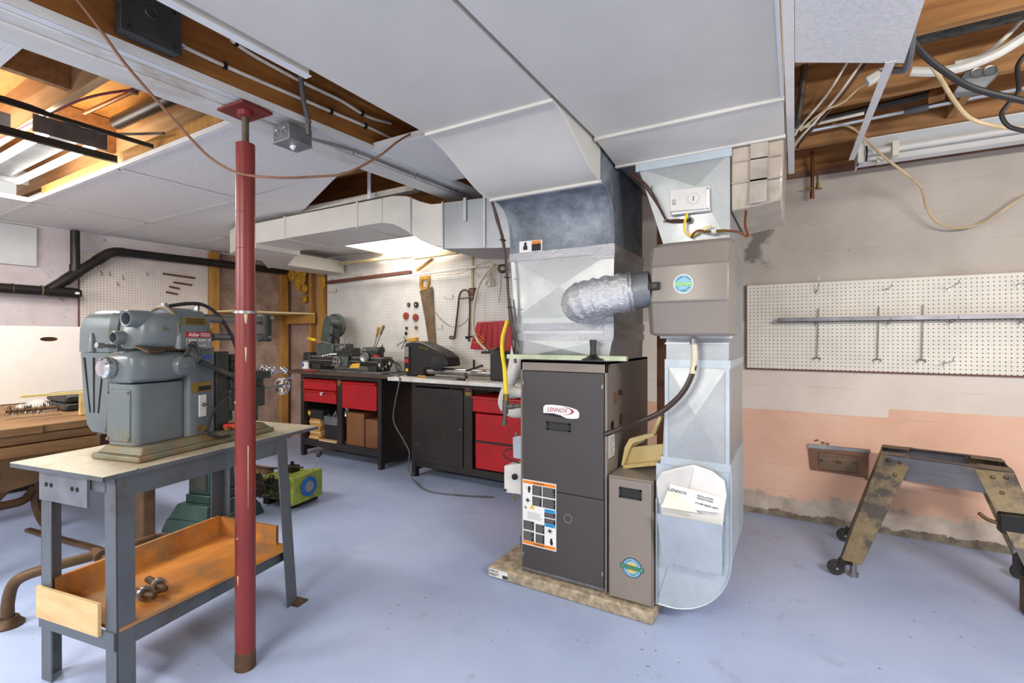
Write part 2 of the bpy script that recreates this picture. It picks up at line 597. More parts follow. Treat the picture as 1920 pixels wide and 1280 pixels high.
        if bevel:
            md = o.modifiers.new('bevel', 'BEVEL'); md.width = bevel; md.segments = seg
            md.limit_method = 'ANGLE'; md.angle_limit = math.radians(40)
        if label:
            o['label'] = label
        if kind:
            o['kind'] = kind
        return o


def thing(name, label, cat, loc, group=None, kind=None):
    o = bpy.data.objects.new(name, None)
    o.empty_display_size = 0.05
    COL.objects.link(o)
    o.location = loc
    ROOT[o.name] = V(loc)
    if kind:
        o['kind'] = kind
    if label:
        o['label'] = label; o['category'] = cat
    if group:
        o['group'] = group
    return o


def tag(o, label, cat, group=None, kind=None):
    o['label'] = label; o['category'] = cat
    if group:
        o['group'] = group
    if kind:
        o['kind'] = kind
    return o


def structure(o, label=None):
    o['kind'] = 'structure'
    if label:
        o['label'] = label
    return o


def text(s, name, m, parent, origin, right, up, size, shear=0.0, depth=0.0008, align='CENTER', space=1.0, sx=1.0):
    """flat lettering lying in the plane spanned by right/up"""
    cu = bpy.data.curves.new('txt', 'FONT')
    cu.body = s; cu.size = size; cu.shear = shear; cu.align_x = align; cu.align_y = 'CENTER'
    cu.extrude = depth / 2; cu.space_character = space; cu.resolution_u = 3
    tmp = bpy.data.objects.new('txt', cu)
    COL.objects.link(tmp)
    dg = bpy.context.evaluated_depsgraph_get()
    me = bpy.data.meshes.new_from_object(tmp.evaluated_get(dg))
    bpy.data.objects.remove(tmp)
    R, U = V(right).normalized(), V(up).normalized()
    N = R.cross(U)
    org = V(origin) - ROOT[parent.name]
    for v in me.vertices:
        x, y, z = v.co
        v.co = org + R * (x * sx) + U * y + N * z
    me.name = name
    me.materials.clear()
    me.materials.append(MATS[m])
    o = bpy.data.objects.new(name, me)
    COL.objects.link(o)
    o.parent = parent
    ROOT[o.name] = ROOT[parent.name]
    return o


def clone(o, parent=None, delta=(0, 0, 0)):
    c = o.copy()
    COL.objects.link(c)
    if parent:
        c.parent = parent
    else:
        c.location = o.location + V(delta)
    for ch in [k for k in o.children]:
        clone(ch, c)
    return c


# ================================================================== the room
structure(MB().box(-5.85, -3.2, -0.12, 3.4, 4.15, 0).build('floor', 'floor_paint'))
wb = MB().box(-5.85, 4.0, 0, 3.4, 4.18, 2.47)
wb = wb.build('wall_back', 'back_wall_paint')
# object coordinates of this wall are world coordinates
for v in wb.data.vertices:
    v.co += wb.location
wb.location = (0, 0, 0); ROOT['wall_back'] = V((0, 0, 0))
structure(wb)
wl = MB().box(-5.85, -3.2, 0, -5.73, 4.0, 2.47).build('wall_left', 'left_wall_paint')
for v in wl.data.vertices:
    v.co += wl.location
wl.location = (0, 0, 0); ROOT['wall_left'] = V((0, 0, 0))
structure(wl)
# pale band of mortar and the sill plate on top of the wall
MB().box(-0.05, 3.985, 2.43, 3.4, 4.0, 2.47).build('mortar_band', 'plate_brown', wb)
MB().box(-5.7, 4.0, 2.47, 3.4, 4.14, 2.51).build('sill_plate', 'joist_wood', wb)

ceil = structure(MB().box(-5.85, -3.2, 2.74, 3.4, 4.18, 2.76).build('ceiling', 'plywood'))
jy = [-2.4, -1.9, -1.4, -0.9, -0.45, 0.0, 0.5, 0.98, 1.46, 1.96, 2.46, 3.02, 3.58]
for y in jy:
    MB().box(-5.8, y - 0.02, 2.5, 3.4, y + 0.02, 2.74).build('joist', 'joist_wood' if y > 1.6 else 'joist_pale', ceil)
MB().box(-5.8, 4.02, 2.51, 3.4, 4.06, 2.74).build('rim_joist', 'joist_wood', ceil)
for x, a, b in ((-3.1, 0.52, 0.96), (-2.62, 1.0, 1.44), (-3.9, 1.0, 1.44), (0.75, 3.04, 3.56), (-2.5, 1.98, 2.44)):
    MB().box(x - 0.02, a, 2.52, x + 0.02, b, 2.73).build('blocking', 'joist_wood', ceil)
MB().bar((0.60, 3.10, 2.47), (0.66, 3.30, 2.68), 0.06, 0.03).build('bridging_brace', 'joist_wood', ceil)
# pipes that run between the joists above the opening
pz = thing('copper_water_pipe', 'thin copper water pipe between the joists over the ceiling opening', 'pipe', (-3.2, 1.22, 2.58))
MB().tube([(-3.5, 1.15, 2.58), (-2.1, 1.22, 2.58)], 0.011, 10).build('pipe_run', 'copper', pz)
MB().cyl((-2.95, 1.173, 2.56), (-2.95, 1.173, 2.6), 0.016).build('pipe_clip', 'bare_steel', pz)
pz = thing('black_waste_pipe', 'thick black plastic waste pipe between the joists over the opening', 'pipe', (-3.0, 1.34, 2.6))
MB().cyl((-3.6, 1.34, 2.62), (-2.05, 1.34, 2.60), 0.04).build('pipe_run', 'black_abs', pz)
MB().cyl((-2.6, 1.34, 2.607), (-2.5, 1.34, 2.605), 0.047).build('coupling', 'black_abs', pz)
MB().box(-3.35, 1.985, 2.50, -2.2, 2.43, 2.58).build('insulation_batt', 'batt_dark', ceil)
MB().box(0.36, 2.50, 2.53, 2.6, 2.62, 2.73).build('insulation_batt', 'batt_dark', ceil)

# suspended tiles and their tees (left bay)
XC = [-5.72, -4.75, -3.37, -2.10]
YC = [-2.5, -1.9, -1.27, -0.6, 0.0, 0.62, 1.26, 1.97, 2.64, 3.3, 3.97]


def tile(x0, y0, x1, y1, z=2.275):
    g = 0.006
    MB().box(x0 + g, y0 + g, z, x1 - g, y1 - g, z + 0.014).build('ceiling_tile', 'tile_white', ceil, bevel=0.002, seg=1)


for i in range(3):
    for j in range(10):
        if i >= 1 and YC[j] > -1.0 and YC[j + 1] < 1.3:
            continue                                    # the open bay with the lamp
        if i == 2 and j >= 7:
            continue                                    # tile hanging askew, then the duct
        if i == 1 and j == 9:
            tile(XC[1], YC[9], -4.03, YC[10])           # beside the light panel
            continue
        tile(XC[i], YC[j], XC[i + 1], YC[j + 1])
MB().box(-3.34, -.6, 2.275, -2.10, .545, 2.289).build('ceiling_tile', 'tile_white', ceil)
# tile lying askew: one corner slid over
MB().prism([(-3.36, 1.985, 2.277), (-2.30, 1.95, 2.277), (-3.40, 2.45, 2.262)], (0, 0, 0.014)).build('ceiling_tile', 'tile_white', ceil)
MB().box(-1.80, 1.70, 2.222, -1.36, 2.28, 2.236).build('ceiling_tile', 'tile_white', ceil)
MB().prism([(0.0, -0.6, 2.2), (0.0, 1.835, 2.2), (0.31, 2.02, 2.2), (0.30, 1.66, 2.2), (0.36, 1.3, 2.2), (0.30, -0.6, 2.2)], (0, 0, 0.014)).build('ceiling_tile', 'tile_white', ceil)
for k in range(4):
    MB().box(0.36, -2.6 + 0.62 * k, 2.2, 3.3, -2.0 + 0.62 * k, 2.214).build('ceiling_tile', 'tile_white', ceil)


def tee(p0, p1, m='tee_white', w=0.024, h=0.032):
    p0, p1 = V(p0), V(p1)
    mb = MB().bar(p0, p1, w, 0.002)
    mb.bar(p0 + V((0, 0, h / 2)), p1 + V((0, 0, h / 2)), 0.002, h)
    return mb.build('ceiling_tee', m, ceil)


for x in (-4.75, -3.37):
    tee((x, 1.26, 2.271), (x, 3.97, 2.271))
tee((-4.75, -0.6, 2.271), (-4.75, 1.26, 2.271))
for y in YC[6:9]:
    tee((-5.72, y, 2.271), (-2.1 if y < 1.9 else -3.37, y, 2.271))
tee((-3.34, 0.555, 2.270), (-2.08, 0.555, 2.270), w=0.03)
tee((-3.355, -0.6, 2.30), (-3.355, 1.25, 2.30), 'tee_dark', 0.026, 0.04)
tee((-2.93, -0.6, 2.32), (-2.93, 1.25, 2.30), 'tee_dark', 0.014, 0.02)
tee((-0.015, -0.6, 2.196), (-0.015, 3.06, 2.196), w=0.028)
tee((0.27, 1.98, 2.197), (0.285, 3.42, 2.33), w=0.028)
tee((-1.36, -0.6, 2.14), (-1.36, 1.02, 2.142), w=0.03)
tee((-1.80, 1.70, 2.219), (-1.36, 1.70, 2.219), w=0.02)
MB().bar((-5.72, 1.3, 2.27), (-5.72, 3.9, 2.27), 0.012, 0.012).build('wall_angle', 'tee_white', ceil)
MB().bar((-4.62, 1.285, 2.34), (-2.3, 1.275, 2.34), 0.02, 0.06).build('opening_rail', 'stud_wood', ceil)

# main beam: wooden core, painted planks underneath, trim
bx = lambda y: -1.935 + 0.055 * (y - 0.8)
beam = thing('support_beam', 'white painted plank beam with bare orange wood side, carried by the red post', 'beam', (bx(1.0), 1.0, 2.2))


def bbox(y0, y1, a, b, z0, z1):
    return MB().hexa([(bx(y0) + a, y0, z0), (bx(y0) + b, y0, z0), (bx(y1) + b, y1, z0), (bx(y1) + a, y1, z0)],
                     [(bx(y0) + a, y0, z1), (bx(y0) + b, y0, z1), (bx(y1) + b, y1, z1), (bx(y1) + a, y1, z1)])


bbox(-2.5, 3.98, -0.115, 0.105, 2.24, 2.5).build('core', 'beam_wood', beam)
for a, b, dz in ((-0.13, -0.062, 0), (-0.058, 0.004, -0.004), (0.008, 0.068, 0.002)):
    bbox(-2.5, 3.98, a, b, 2.2 + dz, 2.238).build('plank', 'painted_plank', beam, bevel=0.002, seg=1)
bbox(-2.5, 3.98, 0.072, 0.108, 2.206, 2.226).build('trim_strip', 'white_paint', beam)
bbox(-2.5, 3.98, 0.106, 0.112, 2.206, 2.236).build('edge_strip', 'tee_white', beam)
bbox(-2.5, 3.98, 0.108, 0.142, 2.40, 2.5).build('ledger', 'beam_wood', beam)

# framing on the bare corner of the left wall
frame_ = thing('stud_framing', 'rough yellow pine studs nailed up in the bare wall corner', 'framing', (-5.7, 3.5, 0))
for y in (3.03, 3.90):
    MB().box(-5.729, y - 0.05, 0, -5.66, y + 0.04, 2.268).build('stud', 'stud_wood', frame_)
for x, w in ((-5.22, 0.025), (-5.03, 0.05)):
    MB().box(x - w, 3.93, 0, x + w, 3.999, 2.268).build('stud', 'stud_wood', frame_)
MB().box(-5.70, 3.08, 1.535, -5.64, 3.85, 1.575).build('nailer', 'stud_wood', frame_)
MB().box(-5.6, 3.86, 1.47, -5.1, 3.92, 1.575).build('nailer', 'stud_wood', frame_)
tag(MB().prism([(-5.655, 3.0, 1.58), (-5.30, 3.0, 1.58), (-5.12, 3.925, 1.58), (-5.655, 3.925, 1.58)], (0, 0, 0.018)).build('corner_shelf', 'beige_strip'),
    'pale yellow board shelf fixed across the bare wall corner', 'shelf')
ins = MB()
random.seed(3)
for k in range(26):
    ins.ball((-5.50 + random.uniform(-.05, .16), 3.93 + random.uniform(-.03, .03), 2.12 - abs(random.gauss(0, .11)) + .06), .045 + random.random() * .03, .03, .05 + random.random() * .03, 8, 5)
tag(ins.build('insulation_wad', 'insulation'), 'yellow insulation wad stuffed beside the black pipe in the corner', 'insulation')
tag(MB().ball((-4.99, 3.95, 2.02), .03, .03, .06).ball((-4.985, 3.95, 1.95), .025, .03, .05).build('insulation_wad', 'insulation'), 'small yellow insulation tuft at the pegboard corner', 'insulation')

# pegboards
pb = MB().box(-4.95, 3.972, 0.90, -1.50, 3.985, 2.30).build('pegboard', 'pegboard_white')
tag(pb, 'long white pegboard behind the two workbenches', 'pegboard')
pr = thing('pegboard', 'cream pegboard on the wall right of the furnace', 'pegboard', (0.5, 3.98, 1.073))
MB().box(-0.305, 3.975, 1.073, 2.13, 3.988, 1.682).build('board', 'pegboard_cream', pr)
MB().box(-0.31, 3.972, 1.064, 2.13, 3.988, 1.073).box(-0.313, 3.972, 1.064, -0.305, 3.988, 1.684).build('edging', 'dark_strip', pr)
pl = thing('pegboard', 'cream pegboard on the left wall behind the milling machine', 'pegboard', (-5.72, 2.4, 1.0))
MB().box(-5.729, 1.84, 0.95, -5.715, 2.975, 2.10).build('board', 'pegboard_left', pl)
MB().box(-5.729, 1.832, 0.95, -5.712, 1.84, 2.10).build('edging', 'dark_strip', pl)

# lamp in the left ceiling opening
lamp = thing('tube_light', 'lit fluorescent fitting shining up in the left ceiling opening', 'light', (-3.95, 1.05, 2.36))
MB().box(-4.62, 0.99, 2.39, -3.38, 1.11, 2.43).build('housing', 'grey_box', lamp)
MB().box(-3.385, 0.90, 2.36, -3.375, 1.21, 2.45).build('end_plate', 'grey_box', lamp)
MB().box(-4.63, 0.90, 2.36, -4.62, 1.21, 2.45).build('end_plate', 'grey_box', lamp)
for y in (0.95, 1.15):
    MB().cyl((-4.61, y, 2.37), (-3.39, y, 2.37), 0.019).build('tube', 'tube_glow_mat', lamp)
lamp = thing('tube_light', 'neighbouring fluorescent fitting cut by the left picture edge', 'light', (-4.3, 0.72, 2.38))
MB().box(-4.7, 0.66, 2.41, -3.56, 0.76, 2.45).build('housing', 'grey_box', lamp)
MB().box(-3.56, 0.58, 2.38, -3.55, 0.86, 2.47).build('end_plate', 'grey_box', lamp)
MB().cyl((-4.7, 0.80, 2.39), (-3.57, 0.80, 2.39), 0.019).build('tube', 'tube_glow_mat', lamp)
# lens panel over the benches
lamp = thing('light_panel', 'bright flat ceiling light panel above the workbenches', 'light', (-3.52, 3.68, 2.24))
MB().box(-4.02, 3.41, 2.262, -3.02, 3.965, 2.30).build('housing', 'white_paint', lamp)
MB().box(-4.0, 3.425, 2.245, -3.04, 3.95, 2.262).build('lens', 'lens_glow_mat', lamp)
MB().box(-3.04, 3.41, 2.24, -3.02, 3.965, 2.262).box(-4.02, 3.41, 2.24, -4.0, 3.965, 2.262).box(-4.02, 3.405, 2.24, -3.02, 3.425, 2.262).build('rim', 'white_paint', lamp)
# fitting bodies for the added, unseen strip lights
for i, (sx, sy) in enumerate(ADDED_STRIPS):
    lab = ['added unseen fluorescent strip behind the camera, middle one', 'added unseen fluorescent strip to the right of the camera', 'added unseen fluorescent strip behind the camera, left one'][i]
    lamp = thing('added_strip_light', lab, 'light', (sx, sy, 2.08), 'added strip lights outside the frame')
    MB().box(sx - .62, sy - .08, 2.06, sx + .62, sy + .08, 2.145).build('housing', 'white_paint', lamp)
    for q in (-.05, .05):
        MB().cyl((sx - .6, sy + q, 2.04), (sx + .6, sy + q, 2.04), 0.014).build('tube', 'tube_glow_mat', lamp)

# unlit fitting along the right wall
fx = thing('wall_tube_light', 'white unlit fluorescent fitting along the top of the right wall', 'light', (1.0, 3.65, 2.37))
MB().box(0.335, 3.60, 2.49, 1.85, 3.78, 2.595).build('housing', 'white_paint', fx, bevel=0.006)
MB().prism([(0.335, 3.60, 2.49), (0.335, 3.66, 2.47), (0.335, 3.70, 2.42), (0.335, 3.70, 2.38), (0.335, 3.66, 2.37), (0.335, 3.72, 2.365), (0.335, 3.78, 2.49)], (1.515, 0, 0)).build('reflector', 'white_paint', fx)
MB().cyl((0.37, 3.635, 2.425), (1.84, 3.635, 2.425), 0.02).build('tube', 'pvc_white', fx)
MB().box(0.325, 3.60, 2.36, 0.365, 3.68, 2.50).build('lamp_socket', 'bench_top_white', fx, bevel=0.004)
MB().box(0.33, 3.58, 2.36, 0.338, 3.78, 2.60).build('end_cap', 'white_paint', fx)
MB().box(0.50, 3.60, 2.375, 0.53, 3.66, 2.46).box(0.43, 3.63, 2.355, 0.46, 3.69, 2.385).build('clip', 'paper', fx)
MB().tube([(0.372, 3.59, 2.45), (0.375, 3.585, 2.41), (0.372, 3.60, 2.36)], 0.006).build('lead', 'cable_black', fx)


# ================================================================== ducts
def crossbreak(mb, a, b, c, d, push):
    """sheet a-b-c-d with its centre pushed out: the X crease of a cross-broken panel"""
    a, b, c, d = map(V, (a, b, c, d))
    m = (a + b + c + d) / 4 + V(push)
    return mb.add([a, b, c, d, m], [(0, 1, 4), (1, 2, 4), (2, 3, 4), (3, 0, 4)])


XL, XR = -1.335, -0.752
tr = thing('supply_trunk_duct', 'left of two wide white painted ceiling ducts, dropping in a curve to the furnace', 'duct', ((XL + XR) / 2, 0.8, 2.15))
for y0, y1 in ((-1.6, 0.35), (0.352, 1.57)):
    MB().box(XL, y0, 2.154, XR, y1, 2.46).build('trunk_section', 'duct_white', tr, bevel=0.003, seg=1)
    crossbreak(MB(), (XL, y0, 2.154), (XR, y0, 2.154), (XR, y1, 2.154), (XL, y1, 2.154), (0, 0, -0.006)).build('trunk_underside', 'duct_white', tr, angle=0.3)
og = [(1.572 + 0.50 * t, 2.152 - 0.150 * (3 * t * t - 2 * t ** 3)) for t in [i / 14 for i in range(15)]]
og = [(y, z - 0.008 * math.sin(math.pi * i / 14)) for i, (y, z) in enumerate(og)]
MB().prism([(XL, y, z) for y, z in og] + [(XL, 2.072, 2.46), (XL, 1.572, 2.46)], (XR - XL, 0, 0)).build('offset_section', 'duct_white', tr, angle=30)
MB().box(XL - .004, 1.563, 2.143, XR + .004, 1.58, 2.156).build('seam_cleat', 'duct_white', tr)
MB().box(XL - .004, 2.058, 1.990, XR + .004, 2.078, 2.006).build('seam_cleat', 'duct_white', tr)
MB().tube([(XL, y, z) for y, z in og], 0.005, 6, 1).tube([(XR, y, z) for y, z in og], 0.005, 6, 1).build('edge_seam', 'duct_white', tr, each=True)

rt = thing('return_trunk_duct', 'right of two wide white painted ceiling ducts, ending above the humidifier', 'duct', (-0.39, 0.8, 2.15))
for y0, y1, dz in ((-1.6, 0.6, 0), (0.602, 1.972, 0)):
    MB().box(-0.737, y0, 2.154, -0.036, y1, 2.46).build('trunk_section', 'duct_white', rt, bevel=0.003, seg=1)
    crossbreak(MB(), (-0.737, y0, 2.154), (-0.036, y0, 2.154), (-0.036, y1, 2.154), (-0.737, y1, 2.154), (0, 0, -0.006)).build('trunk_underside', 'duct_white', rt, angle=0.3)
MB().prism([(-0.737, 1.976, 2.148), (-0.737, 2.26, 2.118), (-0.737, 2.26, 2.46), (-0.737, 1.976, 2.46)], (0.70, 0, 0)).build('end_section', 'duct_white', rt)
crossbreak(MB(), (-0.737, 1.976, 2.147), (-0.037, 1.976, 2.147), (-0.037, 2.26, 2.117), (-0.737, 2.26, 2.117), (0, 0, -0.006)).build('end_underside', 'duct_white', rt, angle=0.3)
MB().box(-0.742, 1.964, 2.142, -0.032, 1.98, 2.156).box(-0.742, 2.246, 2.110, -0.032, 2.262, 2.124).build('seam_cleat', 'duct_white', rt, each=True)
MB().box(-0.044, -1.6, 2.146, -0.034, 1.97, 2.16).build('edge_strip', 'white_paint', rt)
MB().box(-0.737, 2.262, 2.125, -0.036, 2.95, 2.46).build('rear_section', 'galvanised_dull', rt)

# ------------------------------------------------------------------ furnace
FX0, FX1, FY0, FY1, FZ0, FZ1 = -1.26, -0.782, 2.245, 2.99, 0.062, 1.18
pad = thing('concrete_paver', 'rough grey concrete slab under the furnace', 'slab', (-1.0, 2.5, 0))
MB().prism([(-1.435, 2.205, 0), (-0.552, 2.195, 0), (-0.54, 3.02, 0), (-1.45, 3.02, 0)], (0, 0, 0.057)).build('slab', 'concrete_pad', pad, bevel=0.008)
pst = MB().prism([(-1.433, 2.201, 0.008), (-1.315, 2.200, 0.008), (-1.315, 2.200, 0.05), (-1.433, 2.201, 0.05)], (0, 0.002, 0)).build('price_sticker', 'label_white', pad, label='white sticker with a red brand line and bar code')
text('ULTRA', 'lettering', 'ink_black', pst, (-1.412, 2.1985, 0.040), (1, 0, 0), (0, 0, 1), 0.014, sx=.8)
text('LITE', 'lettering', 'logo_red', pst, (-1.381, 2.1985, 0.040), (1, 0, 0), (0, 0, 1), 0.014, sx=.8)
mb = MB()
for k in range(9):
    mb.box(-1.345 + k * .0035, 2.198, 0.012, -1.343 + k * .0035, 2.1995, 0.03)
mb.box(-1.43, 2.198, 0.024, -1.37, 2.1995, 0.027).box(-1.43, 2.198, 0.016, -1.385, 2.1995, 0.018)
mb.build('print', 'ink_black', pst, kind='stuff')

fu = thing('furnace', 'tall gas furnace with dark door panels in a taupe cabinet', 'furnace', (-1.02, 2.6, 0.06))
t_ = 0.012
mb = MB().box(FX0, FY0, FZ0, FX0 + t_, FY1, FZ1).box(FX1 - t_, FY0, FZ0, FX1, FY1, FZ1).box(FX0, FY1 - t_, FZ0, FX1, FY1, FZ1)
mb.box(FX0, FY0 + .02, FZ0, FX1, FY1, FZ0 + .02).box(FX0, FY0, FZ1 - .055, FX1, FY0 + .02, FZ1).box(FX0, FY0, FZ1 - .014, FX1, FY1, FZ1)
mb.build('cabinet', 'furnace_taupe', fu, bevel=0.002, seg=1)
up = MB().box(FX0 + .014, FY0 - .008, 0.513, FX1 - .014, FY0 + .016, FZ1 - .057).build('door_panel', 'furnace_dark', fu, bevel=0.003)
lo = MB().box(FX0 + .014, FY0 - .008, 0.088, FX1 - .014, FY0 + .016, 0.510).build('door_panel', 'furnace_dark', fu, bevel=0.003)
MB().box(FX0 + .014, FY0 - .003, 0.072, FX1 - .014, FY0 + .01, 0.086).build('kick_strip', 'grey_box', fu)
mb = MB()
for x in (FX0 + .02, FX1 - .02):
    for z in (1.06, 0.155):
        mb.box(x - .006, FY0 - .013, z - .011, x + .006, FY0 - .006, z + .011)
mb.build('door_clip', 'bare_steel', fu, bevel=0.002, each=True)
yf = FY0 - .008
# recessed grip of the upper door: frame round a sunken tray
gx, gz = -1.035, oY(1052, 800, yf).z
grip = MB()
for a in ((gx - .066, gz + .014, gx + .066, gz + .021), (gx - .066, gz - .021, gx + .066, gz - .014), (gx - .066, gz - .021, gx - .056, gz + .021), (gx + .056, gz - .021, gx + .066, gz + .021)):
    grip.box(a[0], yf - .005, a[1], a[2], yf + .002, a[3])
grip.build('grip_frame', 'ink_black', up)
MB().prism([(gx - .056, yf - .0008, gz - .014), (gx - .056, yf - .0008, gz + .014), (gx - .056, yf - .0035, gz - .014)], (.112, 0, 0)).build('grip_tray', 'black_plastic', up)
# maker's badge
lp = oY(1052, 772, yf)
bc = V((lp.x, yf - .001, lp.z))


def badge(pts, dy, th=0.003):
    return [(bc.x + x, yf - dy, bc.z + z) for x, z in pts]


top_ = [(-.098, .018), (-.088, .030), (-.05, .034), (0, .033), (.05, .028), (.088, .018), (.10, .004), (.101, -.016), (.092, -.026), (.06, -.030), (.03, -.029), (-.0, -.017), (-.04, -.010), (-.098, -.012)]
dark_ = [(-.098, -.008), (-.04, -.006), (.0, -.012), (.035, -.027), (-.01, -.028), (-.06, -.024), (-.09, -.018)]
bd = MB().prism(badge(dark_, 0.003), (0, 0.003, 0)).build('badge', 'ink_black', up)
MB().prism(badge(top_, 0.006), (0, 0.0035, 0)).build('badge_plate', 'label_white', bd, bevel=0.001)
text('LENNOX', 'lettering', 'logo_red', bd, (bc.x - .020, yf - .0065, bc.z + .008), (1, 0, 0), (0, 0, 1), 0.031, shear=0.25, sx=0.88)
arc = [(.0 + .072 * math.cos(a), .007 + .021 * math.sin(a)) for a in [math.radians(75 - 150 * i / 16) for i in range(17)]]
arc2 = [(.0 + .060 * math.cos(a), .007 + .0195 * math.sin(a)) for a in [math.radians(-75 + 150 * i / 16) for i in range(17)]]
MB().prism(badge(arc + arc2, 0.0068), (0, 0.001, 0)).build('swoosh', 'logo_red', bd)
# small round peep window
pw = oY(1065, 972, yf)
MB().torus((pw.x, yf - .0005, pw.z), (0, 1, 0), 0.021, 0.0015).build('sight_glass_ring', 'ink_grey', lo)
MB().cyl((pw.x, yf - .0008, pw.z), (pw.x, yf + .002, pw.z), 0.019).build('sight_glass', 'furnace_dark', lo)
# warning label
A = oY(980, 897, yf); B = oY(1043, 1034, yf)
lx0, lx1, lz1, lz0 = A.x, B.x, A.z, B.z
W_, H_ = lx1 - lx0, lz1 - lz0
wl_ = MB().box(lx0, yf - .0012, lz0, lx1, yf, lz1).build('warning_label', 'label_white', lo, label='white, orange and black printed warning sheet')


def lrect(mb, x0, y0, x1, y1, d=0.0018):
    return mb.box(lx0 + W_ * x0, yf - d, lz1 - H_ * y1, lx0 + W_ * x1, yf - .001, lz1 - H_ * y0)


mb = MB(); lrect(mb, .02, .015, .98, .06); lrect(mb, .02, .94, .98, .985); mb.build('print_orange', 'label_orange', wl_, each=True)
blk = [(.30, .07, .58, .22), (.61, .07, .98, .22), (.30, .24, .58, .38), (.61, .24, .98, .38), (.66, .445, .98, .52), (.66, .535, .98, .61), (.03, .63, .35, .77), (.40, .65, .66, .78), (.03, .79, .35, .935), (.40, .80, .66, .935)]
mb = MB()
for r in blk:
    lrect(mb, *r)
mb.build('print_black', 'ink_black', wl_, each=True)
mb = MB(); lrect(mb, .66, .395, .98, .445); lrect(mb, .66, .61, .98, .66); mb.build('print_blue', 'label_blue', wl_, each=True)
mb = MB()
random.seed(11)
for (x0, y0, x1, y1) in blk:
    k = max(3, int((y1 - y0) / .016))
    for i in range(k):
        yy = y0 + (y1 - y0) * (i + .5) / k
        lrect(mb, x0 + .02, yy - .003, x0 + (x1 - x0) * random.uniform(.75, .95), yy + .003, .0022)
for i in range(8):
    lrect(mb, .15, .49 + i * .014, .15 + random.uniform(.35, .46), .494 + i * .014, .0016)
lrect(mb, .06, .41, .13, .45, .0016)
mb.build('print_lines', 'ink_grey', wl_, kind='stuff')
mb = MB()
P = lambda x, y, d=.002: (lx0 + W_ * x, yf - d, lz1 - H_ * y)
for cx, cy, fl in ((.16, .145, 1), (.82, .87, -1)):
    mb.prism([P(cx + .02, cy - .05 * fl), P(cx + .07, cy - .05 * fl), P(cx + .09, cy - .01 * fl), P(cx + .07, cy + .01 * fl), P(cx + .07, cy + .05 * fl), P(cx + .02, cy + .05 * fl), P(cx - .0, cy - .01 * fl)], (0, .0012, 0))
    mb.prism([P(cx - .09 * fl, cy - .06 * fl), P(cx - .04 * fl, cy - .03 * fl), P(cx - .06 * fl, cy - .02 * fl), P(cx - .02 * fl, cy + .005 * fl), P(cx - .07 * fl, cy - .015 * fl), P(cx - .05 * fl, cy - .028 * fl)], (0, .0012, 0))
for cx, cy, fl in ((.16, .315, 1), (.82, .715, 1)):
    sp = []
    for i in range(14):
        a = math.pi * 2 * i / 14
        rr = .095 if i % 2 == 0 else .03
        sp.append(P(cx + rr * math.cos(a), cy + rr * .5 * math.sin(a)))
    mb.prism(sp, (0, .0012, 0))
mb.build('pictogram', 'ink_black', wl_, each=True)
tri = MB().prism([P(.22, .435), P(.38, .435), P(.30, .365)], (0, .0012, 0)).build('hazard_triangle', 'label_yellow', wl_)
text('!', 'lettering', 'ink_black', wl_, P(.30, .410, .0024), (1, 0, 0), (0, 0, 1), .014)
text('WARNING', 'lettering', 'ink_black', wl_, P(.50, .0375, .0022), (1, 0, 0), (0, 0, 1), .013)
text('NOTICE', 'lettering', 'logo_navy', wl_, P(.82, .42, .0022), (1, 0, 0), (0, 0, 1), .011)
text('WARNING', 'lettering', 'ink_black', wl_, P(.50, .9625, .0022), (-1, 0, 0), (0, 0, -1), .013)
text('NOTICE', 'lettering', 'logo_navy', wl_, P(.82, .635, .0022), (-1, 0, 0), (0, 0, -1), .011)
# right flank of the cabinet: knockouts, rating plate
for (px_, py_), r in (((1153, 746), .033), ((1164, 785), .03)):
    q = oX(px_, py_, FX1)
    MB().lathe((FX1 - .002, q.y, q.z), (1, 0, 0), [(r, 0), (r, .004), (r * .9, .0045), (r * .9, .0025), (.001, .0025)]).build('knockout', 'plate_brown', fu)
q = oX(1148, 797, FX1)
MB().cyl((FX1 - .001, q.y, q.z), (FX1 + .0012, q.y, q.z), .024).build('hose_hole', 'dark_void', fu)
q = oX(1163, 735, FX1)
MB().box(FX1, q.y - .03, q.z - .012, FX1 + .01, q.y + .01, q.z + .012).build('cable_clamp', 'black_plastic', fu)
q0, q1 = oX(1141, 818, FX1), oX(1152, 852, FX1)
MB().box(FX1, q0.y, q1.z, FX1 + .001, q1.y, q0.z).build('rating_plate', 'label_white', fu)
mb = MB()
for i in range(9):
    z = q1.z + (q0.z - q1.z) * (i + .7) / 10
    mb.box(FX1 + .001, q0.y + .005, z, FX1 + .0016, q1.y - .006 - (i % 3) * .006, z + .003)
mb.build('rating_print', 'ink_black', fu, kind='stuff')

